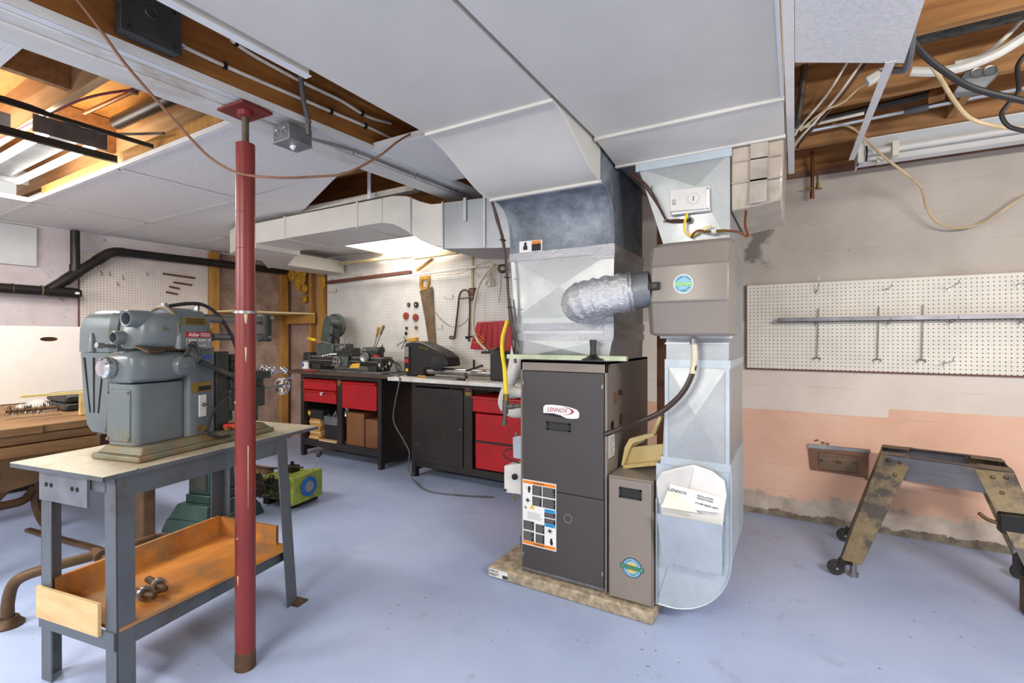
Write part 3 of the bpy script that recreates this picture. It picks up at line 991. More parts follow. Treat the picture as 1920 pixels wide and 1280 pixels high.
# ------------------------------------------------------------------ supply plenum
pn = thing('supply_plenum', 'shiny galvanised plenum rising from the furnace into a dark mottled elbow', 'duct', (-1.04, 2.5, 1.18))
el = [(2.08, 2.0), (2.13, 1.995), (2.18, 1.975), (2.22, 1.935), (2.243, 1.88), (2.25, 1.82), (2.25, 1.742)]
MB().prism([(XL + .012, y, z) for y, z in el] + [(XL + .012, 2.76, 1.742), (XL + .012, 2.76, 2.46), (XL + .012, 2.08, 2.46)], (XR - XL - .012, 0, 0)).build('elbow', 'galvanised_dark', pn)
MB().tube([(XL + .012, y, z) for y, z in el], .006, 6, 1).tube([(XR, y, z) for y, z in el], .006, 6, 1).build('elbow_seam', 'galvanised_dark', pn, each=True)
a0, a1 = (XL + .012, 2.25, 1.742), (XR + .004, 2.25, 1.742)
PB = 2.79
MB().hexa([(-1.30, 2.252, 1.30), (-.755, 2.252, 1.30), (-.755, PB, 1.30), (-1.30, PB, 1.30)], [(-1.325, 2.252, 1.742), (-.748, 2.252, 1.742), (-.748, 2.76, 1.742), (-1.325, 2.76, 1.742)]).build('plenum_body', 'galvanised', pn, bevel=.002, seg=1)
crossbreak(MB(), (-1.30, 2.2515, 1.40), (-.755, 2.2515, 1.40), (-.748, 2.2515, 1.715), (-1.325, 2.2515, 1.715), (0, -.014, 0)).build('plenum_front', 'galvanised', pn, angle=0.3)
MB().hexa([(-1.262, 2.258, 1.182), (-.78, 2.258, 1.182), (-.78, 2.86, 1.182), (-1.262, 2.86, 1.182)], [(-1.295, 2.253, 1.30), (-.757, 2.253, 1.30), (-.757, PB, 1.30), (-1.295, PB, 1.30)]).build('plenum_base', 'galvanised', pn)
crossbreak(MB(), (-1.262, 2.2575, 1.19), (-.78, 2.2575, 1.19), (-.757, 2.2525, 1.295), (-1.295, 2.2525, 1.295), (0, -.012, 0)).build('plenum_base_front', 'galvanised', pn, angle=0.3)
MB().box(-1.330, 2.244, 1.705, -.743, 2.765, 1.748).build('foil_tape', 'foil', pn, each=True)
MB().box(-1.302, 2.246, 1.335, -.75, 2.80, 1.372).box(-1.298, 2.248, 1.283, -.752, 2.80, 1.318).build('foil_tape', 'foil', pn, each=True)
MB().box(-.80, 2.243, 1.30, -.748, 2.262, 1.40).box(-.86, 2.243, 1.68, -.745, 2.262, 1.75).build('foil_tape', 'foil', pn, each=True)
# two warning stickers on the elbow
q0, q1 = oY(974, 452, 2.249), oY(1017, 472, 2.249)
stk = MB().prism([oY(974, 453, 2.249), oY(974, 474, 2.249), oY(1016, 470, 2.249), oY(1017, 449, 2.249)], (0, -.001, 0)).build('elbow_sticker', 'label_white', pn, label='small white and orange warning sticker')
for dz in (0,):
    pA, pB, pC, pD = oY(997, 452, 2.2475), oY(997, 471, 2.2475), oY(1014, 469, 2.2475), oY(1014, 450, 2.2475)
    MB().prism([pA, pB, pC, pD], (0, -.0005, 0)).build('sticker_text', 'ink_black', stk)
    MB().prism([pA, pA.lerp(pB, .3), pD.lerp(pC, .3), pD], (0, -.001, 0)).build('sticker_orange', 'label_orange', stk)
q = oY(985, 462, 2.247)
MB().ball((q.x, 2.2475, q.z + .014), .008, .001, .009).prism([(q.x - .013, 2.247, q.z - .018), (q.x + .013, 2.247, q.z - .018), (q.x + .011, 2.247, q.z + .004), (q.x, 2.247, q.z + .008), (q.x - .011, 2.247, q.z + .004)], (0, -.0008, 0)).build('sticker_pictogram', 'ink_black', stk)

# ------------------------------------------------------------------ branch duct to the left of the plenum
br = thing('branch_duct', 'white painted branch duct running left above the workbenches, galvanised near the plenum', 'duct', (-2.9, 2.6, 1.9))
MB().hexa([(-1.88, 2.36, 1.845), (-1.37, 2.33, 1.80), (-1.37, 2.80, 1.80), (-1.88, 2.83, 1.845)], [(-1.88, 2.36, 2.13), (-1.37, 2.33, 2.10), (-1.37, 2.80, 2.10), (-1.88, 2.83, 2.13)]).build('takeoff_section', 'galvanised_dull', br, bevel=.002, seg=1)
MB().box(-1.88, 2.352, 1.845, -1.868, 2.84, 2.135).box(-1.56, 2.333, 1.82, -1.545, 2.83, 2.12).box(-1.705, 2.338, 1.99, -1.685, 2.35, 2.13).build('drive_cleat', 'galvanised', br, each=True)
off_b = [(-2.38, 2.067), (-2.28, 2.045), (-2.16, 1.985), (-2.05, 1.915), (-1.96, 1.875), (-1.88, 1.86)]
off_t = [(-1.88, 2.125), (-1.96, 2.13), (-2.05, 2.16), (-2.16, 2.21), (-2.28, 2.23), (-2.38, 2.232)]
MB().prism([(x, 2.352, z) for x, z in off_b + off_t], (0, .45, 0)).build('offset_section', 'duct_white', br, angle=30)
MB().box(-2.13, 2.346, 1.96, -2.122, 2.353, 2.20).build('offset_seam', 'galvanised_dull', br)
MB().box(-2.62, 2.352, 2.067, -2.385, 2.76, 2.232).build('duct_section', 'duct_white', br, bevel=.002, seg=1)
MB().box(-3.42, 2.352, 2.068, -2.625, 2.76, 2.234).build('duct_section', 'duct_white', br, bevel=.002, seg=1)
MB().box(-3.80, 2.352, 2.067, -3.425, 2.76, 2.232).build('duct_section', 'duct_white', br, bevel=.002, seg=1)
MB().prism([(-3.80, 2.352, 2.03), (-4.10, 2.352, 2.03), (-4.26, 2.40, 2.03), (-4.33, 2.52, 2.03), (-4.40, 2.76, 2.03), (-3.80, 2.76, 2.03)], (0, 0, .20)).build('round_end', 'duct_white', br)
MB().prism([(-3.85, 2.762, 2.05), (-4.40, 2.762, 2.05), (-4.95, 3.20, 2.05), (-4.62, 3.20, 2.05)], (0, 0, .16)).build('angled_section', 'duct_white', br)
MB().box(-2.628, 2.345, 2.06, -2.612, 2.768, 2.238).box(-3.43, 2.345, 2.06, -3.415, 2.768, 2.238).build('drive_cleat', 'duct_white', br, each=True)
MB().box(-4.95, 3.202, 2.06, -4.62, 3.93, 2.20).build('wall_boot', 'duct_white', br, bevel=.002, seg=1)
MB().box(-4.622, 3.92, 2.055, -4.61, 3.935, 2.205).build('boot_cleat', 'duct_white', br)
MB().bar((-2.50, 2.348, 2.24), (-2.50, 2.348, 2.49), .03, .004, (0, 1, 0)).build('hanger_strap', 'white_paint', br)
tag(MB().box(-3.36, 2.40, 2.262, -2.15, 2.46, 2.30).build('foil_faced_strip', 'painted_plank'), 'whitish lath lying on top of the branch duct', 'lath')

# ------------------------------------------------------------------ return drop
rd = thing('return_drop', 'galvanised return air duct standing against the filter cabinet, rounded at the foot', 'duct', (-.38, 2.55, .06))
T0 = [(-.64, 2.262, 2.108), (-.238, 2.262, 2.108), (-.238, 2.86, 2.108), (-.64, 2.86, 2.108)]
B0 = [(-.512, 2.262, 1.70), (-.240, 2.262, 1.70), (-.240, 2.86, 1.70), (-.512, 2.86, 1.70)]
MB().hexa(B0, T0).build('transition', 'galvanised', rd, bevel=.002, seg=1)
crossbreak(MB(), (-.512, 2.2615, 1.70), (-.240, 2.2615, 1.70), (-.240, 2.2615, 2.09), (-.632, 2.2615, 2.09), (0.03, -.014, 0.07)).build('transition_front', 'galvanised', rd, angle=0.3)
MB().box(-.645, 2.252, 2.075, -.232, 2.87, 2.122).build('collar', 'galvanised_blue', rd)
MB().box(-.508, 2.262, 1.18, -.242, 2.86, 1.70).build('drop_section', 'galvanised_dull', rd, bevel=.002, seg=1)
MB().hexa([(-.525, 2.262, .735), (-.242, 2.262, .735), (-.242, 2.86, .735), (-.525, 2.86, .735)], [(-.508, 2.262, 1.18), (-.242, 2.262, 1.18), (-.242, 2.86, 1.18), (-.508, 2.86, 1.18)]).build('drop_section', 'galvanised', rd, bevel=.002, seg=1)
crossbreak(MB(), (-.512, 2.2615, .745), (-.252, 2.2615, .745), (-.252, 2.2615, 1.165), (-.497, 2.2615, 1.165), (0, -.014, 0)).build('drop_front', 'galvanised', rd, angle=0.3)
MB().box(-.512, 2.256, 1.165, -.237, 2.865, 1.20).box(-.53, 2.256, .72, -.236, 2.865, .755).build('s_cleat', 'galvanised_blue', rd, each=True)
MB().box(-.512, 2.256, 1.268, -.243, 2.263, 1.275).build('s_cleat', 'galvanised', rd)
MB().box(-.512, 2.256, .755, -.497, 2.264, 1.165).box(-.256, 2.256, .755, -.241, 2.264, 1.165).build('corner_seam', 'galvanised_blue', rd, each=True)
heel = [(-.552, 2.262, .72), (-.552, 2.262, .075)] + [(-.50 + .262 * math.sin(a), 2.262, .335 - .262 * math.cos(a)) for a in [math.radians(90 * i / 12) for i in range(13)]] + [(-.238, 2.262, .72)]
MB().prism(heel, (0, .6, 0)).build('elbow_boot', 'galvanised_blue', rd)
MB().tube([(x + (.002 if x > -.5 else 0), 2.259, z) for x, y, z in heel[1:]], .004, 6, 1).build('boot_edge_seam', 'galvanised_blue', rd)
MB().box(-.552, 2.250, .075, -.543, 2.263, .56).build('boot_flange', 'galvanised', rd)
pk = MB().hexa([(-.512, 2.225, .285), (-.268, 2.225, .285), (-.268, 2.262, .285), (-.512, 2.262, .285)], [(-.531, 2.185, .515), (-.262, 2.185, .515), (-.262, 2.188, .515), (-.531, 2.188, .515)]).build('document_pocket', 'galvanised_blue', rd)
mb = MB()
for x, z in ((-.46, .292), (-.31, .292), (-.255, .50), (-.262, .32)):
    mb.ball((x, 2.222 if z < .3 else 2.255, z), .005, .004, .005, 8, 5)
mb.build('screw', 'chrome', rd, each=True)
MB().bar((-.548, 2.2605, .085), (-.50, 2.2605, .255), .0012, .002, (0, 1, 0)).build('crease', 'galvanised_dull', rd)
MB().hexa([(-.236, 2.27, 1.84), (-.045, 2.30, 1.87), (-.045, 2.85, 1.87), (-.236, 2.85, 1.84)], [(-.236, 2.27, 2.115), (-.038, 2.27, 2.115), (-.038, 2.85, 2.115), (-.236, 2.85, 2.115)]).build('taped_boot', 'tape_plastic', rd, bevel=.008, label='duct stub wrapped in brownish clear tape')
MB().box(-.235, 2.262, 1.955, -.045, 2.272, 1.962).box(-.225, 2.262, 2.045, -.045, 2.272, 2.05).prism([(-.165, 2.262, 1.86), (-.10, 2.262, 1.865), (-.095, 2.262, 2.11), (-.16, 2.262, 2.11)], (0, .004, 0)).build('tape_strip', 'tape_band', rd, each=True)

# document bag in the pocket
bg_ = thing('document_bag', 'clear plastic bag of furnace paperwork standing in the duct pocket', 'bag', (-.40, 2.21, .32))
rim = [oY(x, y, 2.222) for x, y in ((1236, 940), (1231, 900), (1240, 886), (1268, 878), (1300, 872), (1335, 884), (1358, 902), (1362, 930), (1357, 962))]
low_ = [(-.515, 2.215, .40), (-.27, 2.215, .40)]
MB().prism([V((p.x, 2.228, p.z)) for p in rim] + [V((-.275, 2.236, .36)), V((-.505, 2.236, .36))], (0, .012, 0)).build('film', 'cloudy_plastic', bg_, bevel=.004)
MB().prism([V((p.x, 2.214 + .004 * (i % 2), p.z - .006)) for i, p in enumerate(rim)][:5] + [oY(1290, 915, 2.216), oY(1255, 935, 2.216)], (0, .003, 0)).build('film', 'thin_bag', bg_)
doc = [oY(x, y, 2.205) for x, y in ((1256, 907), (1359, 934), (1356, 962), (1250, 950))]
dc = MB().prism(doc, (0, .006, 0)).build('booklet', 'label_white', bg_)
ur = (doc[1] - doc[0]).normalized()
uu = V((-ur.z, 0, ur.x))
text('LENNOX', 'lettering', 'logo_navy', dc, oY(1270, 921, 2.2035), ur, uu, .019, shear=.25)
text('INSTALLATION\nINSTRUCTIONS', 'lettering', 'ink_black', dc, oY(1322, 935, 2.2035), ur, uu, .011, sx=.85)
text('G71MPP SERIES UNITS', 'lettering', 'ink_black', dc, oY(1325, 948, 2.2035), ur, uu, .0115, sx=.85)
MB().prism([oY(x, y, 2.198) for x, y in ((1252, 920), (1268, 924), (1310, 962), (1240, 950))], (0, .004, 0)).build('folded_sheet', 'paper', bg_)

# filter cabinet
fc = thing('filter_cabinet', 'short taupe air filter cabinet between furnace and return duct', 'filter cabinet', (-.66, 2.5, .06))
MB().box(-.771, 2.235, .062, -.558, 2.90, .64).build('body', 'furnace_taupe', fc, bevel=.004)
fd = MB().box(-.763, 2.222, .07, -.564, 2.236, .632).build('door', 'furnace_taupe', fc, bevel=.004)
q = oY(1182, 925, 2.222)
g = MB()
for a in ((q.x - .052, q.z + .017, q.x + .052, q.z + .024), (q.x - .052, q.z - .024, q.x + .052, q.z - .017), (q.x - .052, q.z - .024, q.x - .044, q.z + .024), (q.x + .044, q.z - .024, q.x + .052, q.z + .024)):
    g.box(a[0], 2.217, a[1], a[2], 2.223, a[3])
g.build('grip_frame', 'ink_black', fd)
MB().box(q.x - .044, 2.2205, q.z - .017, q.x + .044, 2.2225, q.z + .017).build('grip_tray', 'black_plastic', fd)


def round_logo(c, y, R, tilt, parent, band, sun):
    """climate badge: ring, lettering above and below, banner across"""
    c = V((c.x, y, c.z))
    o = MB().lathe((c.x, y, c.z), (0, -1, 0), [(R, -.001), (R, .0006), (.001, .0006)], 32).build('round_badge', 'logo_navy' if sun else 'label_white', parent)
    MB().lathe((c.x, y, c.z), (0, -1, 0), [(R * .92, 0), (R * .92, .0010), (.001, .0010)], 32).build('badge_face', 'logo_sky', o)
    if sun:
        pts = []
        for i in range(36):
            a = 2 * math.pi * i / 36
            rr = R * (.55 if i % 2 else .45)
            pts.append((c.x + rr * math.cos(a), y - .0014, c.z + rr * math.sin(a)))
        MB().prism(pts, (0, .0006, 0)).build('badge_sun', 'logo_gold', o)
    r = V((math.cos(tilt), 0, math.sin(tilt)))
    u = V((-math.sin(tilt), 0, math.cos(tilt)))
    e = 1.12 if sun else .9
    q_ = lambda a, b, d: c + r * a + u * b + V((0, -d, 0))
    if sun:
        MB().prism([q_(-R * e - .003, -R * .23, .0016), q_(R * e + .003, -R * .23, .0016), q_(R * e + .003, R * .23, .0016), q_(-R * e - .003, R * .23, .0016)], (0, .0008, 0)).build('banner_edge', 'logo_navy', o)
    MB().prism([q_(-R * e, -R * .18, .0020), q_(R * e, -R * .18, .0020), q_(R * e, R * .18, .0020), q_(-R * e, R * .18, .0020)], (0, .0008, 0)).build('banner', band, o)
    text('SOLUTIONS', 'lettering', 'ink_black' if sun else 'label_white', o, q_(0, 0, .0022), r, u, R * .33, sx=1.0)
    for word, sgn in (('HEALTHY', 1), ('CLIMATE', -1)):
        for i, ch in enumerate(word):
            a = tilt + sgn * math.radians(90) - sgn * math.radians((i - 3) * 19)
            rad = V((math.cos(a), 0, math.sin(a)))
            up_ = rad * sgn
            rt_ = V((up_.z, 0, -up_.x))
            text(ch, 'lettering', 'logo_navy', o, c + rad * (R * .73) + V((0, -.0014, 0)), rt_, up_, R * .34)
    return o


round_logo(oY(1185, 1064, 2.222), 2.221, .046, math.radians(-3), fd, 'logo_green', True)

# ------------------------------------------------------------------ humidifier with bypass
hu = thing('humidifier', 'taupe bypass humidifier mounted on the return duct', 'humidifier', (-.38, 2.18, 1.305))
prof = [(2.262, 1.705), (2.15, 1.708), (2.115, 1.69), (2.088, 1.605), (2.080, 1.60), (2.074, 1.45), (2.082, 1.443), (2.108, 1.315), (2.122, 1.305), (2.262, 1.305)]
rings = []
for x, dy, dz in ((-.556, .055, .010), (-.530, .012, .002), (-.47, 0, 0), (-.25, 0, 0), (-.225, .008, .002), (-.212, .05, .008)):
    rings.append([(x, min(2.262, y + dy), 1.505 + (z - 1.505) * (1 - dz * 4)) for y, z in prof])
MB().loft(rings).build('cover', 'humid_taupe', hu, bevel=.004, angle=20)
MB().box(-.52, 2.20, 1.295, -.23, 2.262, 1.308).build('drain_pan', 'pvc_white', hu)
q = oY(1227, 536, 2.076)
MB().box(q.x - .025, 2.066, q.z - .016, q.x + .022, 2.09, q.z + .016).build('latch_plate', 'ink_black', hu, bevel=.002)
MB().box(q.x - .008, 2.062, q.z - .008, q.x + .014, 2.07, q.z + .008).build('latch_button', 'black_plastic', hu)
round_logo(oY(1281, 532, 2.072), 2.073, .040, 0, hu, 'logo_lime', False)
tag(hu, hu['label'], 'humidifier')
fl = thing('bypass_hose', 'crinkled silver foil flexible duct from plenum to humidifier', 'duct', (-.75, 2.15, 1.42))
path = [(-.87, 2.24, 1.455), (-.872, 2.16, 1.455), (-.862, 2.105, 1.460), (-.83, 2.085, 1.470), (-.78, 2.09, 1.480), (-.70, 2.115, 1.493), (-.625, 2.135, 1.503)]
random.seed(5)


def ridge(t, i):
    return .084 + .007 * abs(math.cos(t * math.pi * 9)) ** 3


fm = MB().tube(path, .085, 44, 16, ridge)
fm.v = [v + noise.noise_vector(v * 80) * .004 + noise.noise_vector(v * 26) * .002 for v in fm.v]
fm.build('foil_sleeve', 'foil', fl, angle=24)
MB().cyl((-.64, 2.130, 1.501), (-.552, 2.15, 1.513), .080, n=28).build('collar', 'grey_box', fl)
MB().torus((-.635, 2.131, 1.502), (.97, .24, .1), .084, .005).build('clamp_band', 'bare_steel', fl)
MB().lathe((-.87, 2.247, 1.455), (0, -1, 0), [(.105, 0), (.105, .006), (.09, .007), (.09, 0)], 28).build('flange', 'galvanised', fl)
# drain hose from humidifier to furnace
hs = thing('drain_hose', 'brown stained drain hose looping from humidifier to furnace', 'hose', (-.55, 2.15, .83))
pts = [oY(1301, 640, 2.185), oY(1302, 672, 2.18), oY(1298, 700, 2.175), oY(1278, 738, 2.17), oY(1240, 772, 2.17), oY(1200, 790, 2.19), oY(1165, 803, 2.24), V((FX1 - .005, q1.y - .02, oX(1148, 808, FX1).z))]
MB().tube(pts, .012, 12, 8).build('hose', 'hose_brown', hs)
MB().tube(pts[:3], .0135, 12, 8).build('stained_end', 'hose_clear', hs, label='amber translucent upper end')
MB().cyl(pts[0] + V((0, 0, -.012)), pts[0] + V((0, 0, .012)), .016).build('clamp', 'bare_steel', hs)

# humidistat box and its wiring
hc = thing('humidistat', 'white control box with a round dial scale on the return duct', 'control box', (-.42, 2.245, 1.78))
yb = 2.215
cs = [oY(x, y, yb) for x, y in ((1255, 357), (1329, 349), (1330, 394), (1256, 403))]
MB().prism([V((p.x, yb, p.z)) for p in cs], (0, .03, 0)).build('back_plate', 'label_white', hc, bevel=.002)
cv = [oY(x, y, yb - .012) for x, y in ((1256, 356), (1323, 349), (1323, 391), (1256, 397))]
cvo = MB().prism([V((p.x, yb - .014, p.z)) for p in cv], (0, .016, 0)).build('cover', 'pvc_white', hc, bevel=.003)
dl = oY(1300, 372, yb - .0145)
mb = MB()
for i in range(20):
    a = 2 * math.pi * i / 20
    mb.bar((dl.x + .022 * math.cos(a), yb - .0146, dl.z + .022 * math.sin(a)), (dl.x + .026 * math.cos(a), yb - .0146, dl.z + .026 * math.sin(a)), .0012, .0006, (0, 1, 0))
mb.box(dl.x - .0015, yb - .015, dl.z - .01, dl.x + .0015, yb - .014, dl.z + .012)
q = oY(1264, 377, yb - .0145)
mb.torus((q.x, yb - .0146, q.z), (0, 1, 0), .006, .001, 12, 4).box(q.x - .009, yb - .015, q.z - .014, q.x + .009, yb - .0144, q.z - .011)
mb.build('dial_print', 'ink_black', cvo, kind='stuff')
mb = MB()
for x, y in ((1327, 353), (1327, 391), (1258, 400)):
    mb.cyl(oY(x, y, yb - .002), oY(x, y, yb + .004), .004, n=8)
mb.build('screw', 'bare_steel', hc, each=True)
q = oY(1293, 413, 2.245)
MB().torus((q.x, 2.243, q.z), (0, 1, 0), .011, .004).build('cable_grommet', 'bare_steel', hc)
MB().cyl((q.x, 2.242, q.z), (q.x, 2.25, q.z), .010).build('cable_hole', 'dark_void', hc)
yw = 2.228
tag(MB().tube([oY(1288, 398, yw), oY(1283, 415, yw - .01), oY(1282, 432, yw - .01), oY(1291, 442, yw), oY(1306, 438, yw), oY(1322, 427, yw), oY(1335, 423, yw)], .0028, 6).tube([oY(1290, 398, yw), oY(1285, 418, yw - .01), oY(1285, 431, yw - .01), oY(1295, 440, yw), oY(1302, 436, yw)], .0028, 6).build('yellow_wire', 'gas_yellow'),
    'yellow low voltage wires looping under the white control box', 'wire')
vs = thing('water_valve', 'small chrome solenoid valve with brass ends on the return duct', 'valve', oY(1338, 440, 2.22))
q = oY(1338, 433, 2.215)
MB().lathe(q + V((0, 0, -.012)), (0, 0, 1), [(.012, 0), (.014, .006), (.014, .016), (.009, .018), (.009, .026), (.001, .027)], 16).build('body', 'chrome', vs)
MB().cyl(oY(1322, 434, 2.215), oY(1332, 434, 2.215), .007, n=6).cyl(oY(1344, 433, 2.215), oY(1360, 432, 2.215), .007, n=6).build('brass_end', 'brass', vs, each=True)
tag(MB().tube([oY(1360, 432, 2.215), oY(1385, 435, 2.22), oY(1402, 443, 2.26), oY(1397, 420, 2.30), oY(1402, 378, 2.34), oY(1407, 372, 2.36), oY(1404, 390, 2.40)], .005, 8).tube([oY(1322, 434, 2.215), oY(1310, 432, 2.218), oY(1300, 438, 2.225), oY(1297, 446, 2.235)], .005, 8).build('copper_tubing', 'copper'),
    'thin bent copper tubing feeding the humidifier valve', 'tubing')
tag(MB().tube([oY(1178, 322, 2.24), oY(1205, 345, 2.24), oY(1232, 383, 2.24), oY(1249, 411, 2.245), oY(1268, 412, 2.24), oY(1292, 413, 2.24)], .0045, 6).tube([oY(1182, 322, 2.245), oY(1215, 350, 2.24), oY(1240, 395, 2.24), oY(1250, 414, 2.245), oY(1270, 416, 2.24), oY(1292, 414, 2.24)], .004, 6).build('control_cable', 'cable_dkbrown'),
    'pair of brown control cables strapped to the return transition', 'cable')
for (x, y), w in (((1219, 352), 'upper'), ((1248, 413), 'lower')):
    tag(MB().torus(oY(x, y, 2.24), (.6, 0, -.8), .011, .002, 12, 5).build('cable_strap', 'bare_steel'), w + ' little metal strap round the brown control cables on the return duct', 'strap', 'cable straps on the return duct')
# copper-brown boarding seen between plenum and return duct
tag(MB().box(-.74, 3.05, .06, -.56, 3.09, 2.10).build('backing_board', 'brown_laminate'), 'narrow brown board standing behind furnace and return duct', 'board')

# dustpan on the filter cabinet
dp = thing('dustpan', 'cream plastic dustpan leaning on the filter cabinet', 'dustpan', (-.65, 2.45, .64))
yd = 2.42
pl_ = lambda x, y, dy=0: oY(x, y, yd + dy)
MB().prism([pl_(1163, 879), pl_(1243, 871), pl_(1243, 832), pl_(1184, 838)], (0, .004, 0)).build('pan', 'cream_plastic', dp)
MB().prism([pl_(1163, 879, -.03), pl_(1171, 838, -.03), pl_(1180, 822, -.03), pl_(1222, 811, -.03), pl_(1228, 817, -.03), pl_(1186, 832, -.03), pl_(1180, 842, -.03), pl_(1167, 879, -.03)], (0, .035, 0)).build('rim', 'cream_plastic', dp, bevel=.002)
MB().prism([pl_(1163, 879, -.03), pl_(1243, 871, -.03), pl_(1243, 864, -.03), pl_(1166, 872, -.03)], (0, .034, 0)).build('lip', 'cream_plastic', dp)
MB().prism([pl_(1220, 812, -.02), pl_(1235, 779, -.02), pl_(1241, 783, -.02), pl_(1227, 817, -.02)], (0, .05, 0)).build('handle', 'cream_plastic', dp, bevel=.003)
mb = MB()
for i in range(12):
    x = 1186 + i * 1.9
    mb.prism([pl_(x, 834 - i * .9, -.031), pl_(x + 1.2, 833.5 - i * .9, -.031), pl_(x + .6, 838 - i * .9, -.031)], (0, .004, 0))
mb.build('comb_teeth', 'cream_plastic', dp, kind='stuff')

# things lying on top of the furnace
tag(MB().prism([oY(950, 664, 2.20), oY(1174, 668, 2.20), oY(1174, 677, 2.20), oY(950, 672, 2.20)], (0, .03, 0)).build('metal_strip', 'green_strip'), 'pale green metal strip lying across the top of the furnace', 'strip')
lv = thing('steel_stub', 'short dark steel stub on a spreading foot on top of the furnace', 'stand', oY(1112, 673, 2.20))
q = oY(1112, 675, 2.20)
MB().lathe((q.x, 2.20, q.z), (0, 0, 1), [(.055, 0), (.055, .004), (.035, .012), (.016, .025), (.016, .03)], 20).build('foot', 'black_steel', lv)
MB().lathe((q.x, 2.20, q.z + .025), (0, 0, 1), [(.016, 0), (.014, .03), (.017, .06), (.017, .072), (.012, .074), (.012, .06)], 16).build('stub', 'machine_dark', lv)
MB().cyl((q.x + .015, 2.20, q.z + .085), (q.x + .03, 2.20, q.z + .085), .004, n=8).build('thumb_screw', 'bare_steel', lv)

# left flank: vent elbow, gas line, switch boxes
vp = thing('vent_pipe', 'white plastic vent pipe with swept elbow on the left of the furnace', 'pipe', (-1.33, 2.45, .93))
vy = 2.50
pA = [oY(x, y, vy) for x, y in ((985, 645), (968, 690), (952, 726), (944, 755), (958, 771), (985, 772))]
MB().tube(pA, .034, 18, 8).build('swept_elbow', 'pvc_white', vp)
MB().cyl(oY(972, 640, vy + .1), oY(960, 708, vy), .037).build('riser', 'pvc_white', vp)
MB().cyl(oY(960, 735, 2.36), oY(990, 736, 2.36), .030).build('intake_stub', 'pvc_white', vp)
MB().cyl(oY(956, 735, 2.36), oY(968, 735.5, 2.36), .034).build('coupling', 'pvc_white', vp)
gs = thing('gas_line', 'yellow gas hose dropping to a dark iron tee beside the furnace', 'gas hose', (-1.35, 2.27, .82))
gy = 2.27
MB().tube([oY(952, 600, gy), oY(943, 632, gy), oY(942, 660, gy), oY(946, 690, gy), oY(948, 725, gy), oY(949, 741, gy)], .012, 12, 8).build('hose', 'gas_yellow', gs)
MB().cyl(oY(949, 738, gy), oY(948.5, 750, gy), .016, n=6).build('flare_nut', 'brass', gs)
MB().cyl(oY(948, 750, gy), oY(947, 775, gy), .017).cyl(oY(949, 762, gy), oY(985, 760, gy), .011).cyl(oY(955, 762, gy), oY(964, 761, gy), .016).build('iron_tee', 'pipe_grey', gs)
MB().cyl(oY(947, 775, gy), oY(946, 788, gy), .010).cyl(oY(946.5, 787, gy), oY(945, 797, gy), .015, n=8).build('drip_cap', 'pipe_grey', gs)
sw = thing('switch_box', 'small galvanised switch box on the left side of the furnace', 'switch box', (-1.29, 2.30, .72))
MB().prism([oY(961, 820, 2.30), oY(980, 816, 2.30), oY(980, 862, 2.30), oY(962, 858, 2.30)], (0, .06, 0)).build('box', 'galvanised_blue', sw, bevel=.003)
MB().tube([oY(961, 841, 2.31), oY(950, 843, 2.30), oY(944, 850, 2.29), oY(952, 860, 2.29), oY(975, 868, 2.30)], .004, 6).build('lead', 'cable_black', sw)
MB().cyl(oY(968, 818, 2.33), oY(968, 810, 2.33), .007).build('connector', 'bare_steel', sw)
cb = thing('control_box', 'white box with a black knob on the left side of the furnace', 'box', (-1.30, 2.28, .52))
MB().prism([oY(945, 873, 2.28), oY(983, 868, 2.28), oY(983, 928, 2.28), oY(945, 923, 2.28)], (0, .09, 0)).build('box', 'pvc_white', cb, bevel=.004)
q = oY(966, 893, 2.278)
MB().lathe(q, (0, -1, 0), [(.016, 0), (.016, .012), (.011, .014), (.011, .02), (.001, .02)], 14).build('knob', 'ink_black', cb)
MB().cyl(oY(947, 919, 2.282), oY(947, 919, 2.268), .008).build('spigot', 'ink_black', cb)
MB().cyl(oY(963, 926, 2.30), oY(963, 935, 2.30), .004).cyl(oY(963, 934, 2.30), oY(963, 937, 2.30), .008).build('drain_stub', 'brass', cb)
tag(MB().box(FX0 - .012, 2.262, .165, FX0 - .001, 2.29, .235).build('junction_clip', 'black_plastic'), 'small black clip at the lower left edge of the furnace', 'clip')

# brown control cable bundle hanging from ceiling to furnace
bun = thing('cable_bundle', 'bundle of brown control cables hanging down beside the plenum', 'cable bundle', (-1.40, 2.22, 1.2))
random.seed(9)
for k in range(6):
    o_ = [random.uniform(-4, 4) for _ in range(9)]
    pts = [oY(922 + o_[0] * .7, 374, 2.16), oY(932 + o_[1] * .6, 410, 2.18), oY(943 + o_[2] * .6, 450, 2.2), oY(950 + o_[3] * .6, 500, 2.2), oY(955 + o_[4] * .6, 560, 2.2), oY(959 + o_[5] * .9, 600, 2.21), oY(964 + o_[6] * 1.3, 640, 2.22), oY(970 + o_[7] * 1.3, 680, 2.235 + .006 * k)]
    MB().tube(pts, .0042, 6, 5).build('cable', 'cable_dkbrown' if k % 3 else 'cable_grey', bun)
for x, y in ((943, 450), (951, 520), (956, 576)):
    MB().torus(oY(x, y, 2.2), (.12, 0, 1), .016, .0025, 14, 5).build('cable_tie', 'ink_black', bun)
tag(MB().tube([oY(955, 560, 2.235), oY(961, 600, 2.235), oY(968, 640, 2.24), oY(973, 668, 2.26)], .008, 10, 6, lambda t, i: .008 + .0012 * (i % 2)).build('armoured_cable', 'bare_steel'), 'silver armoured cable running down behind the brown bundle', 'cable')


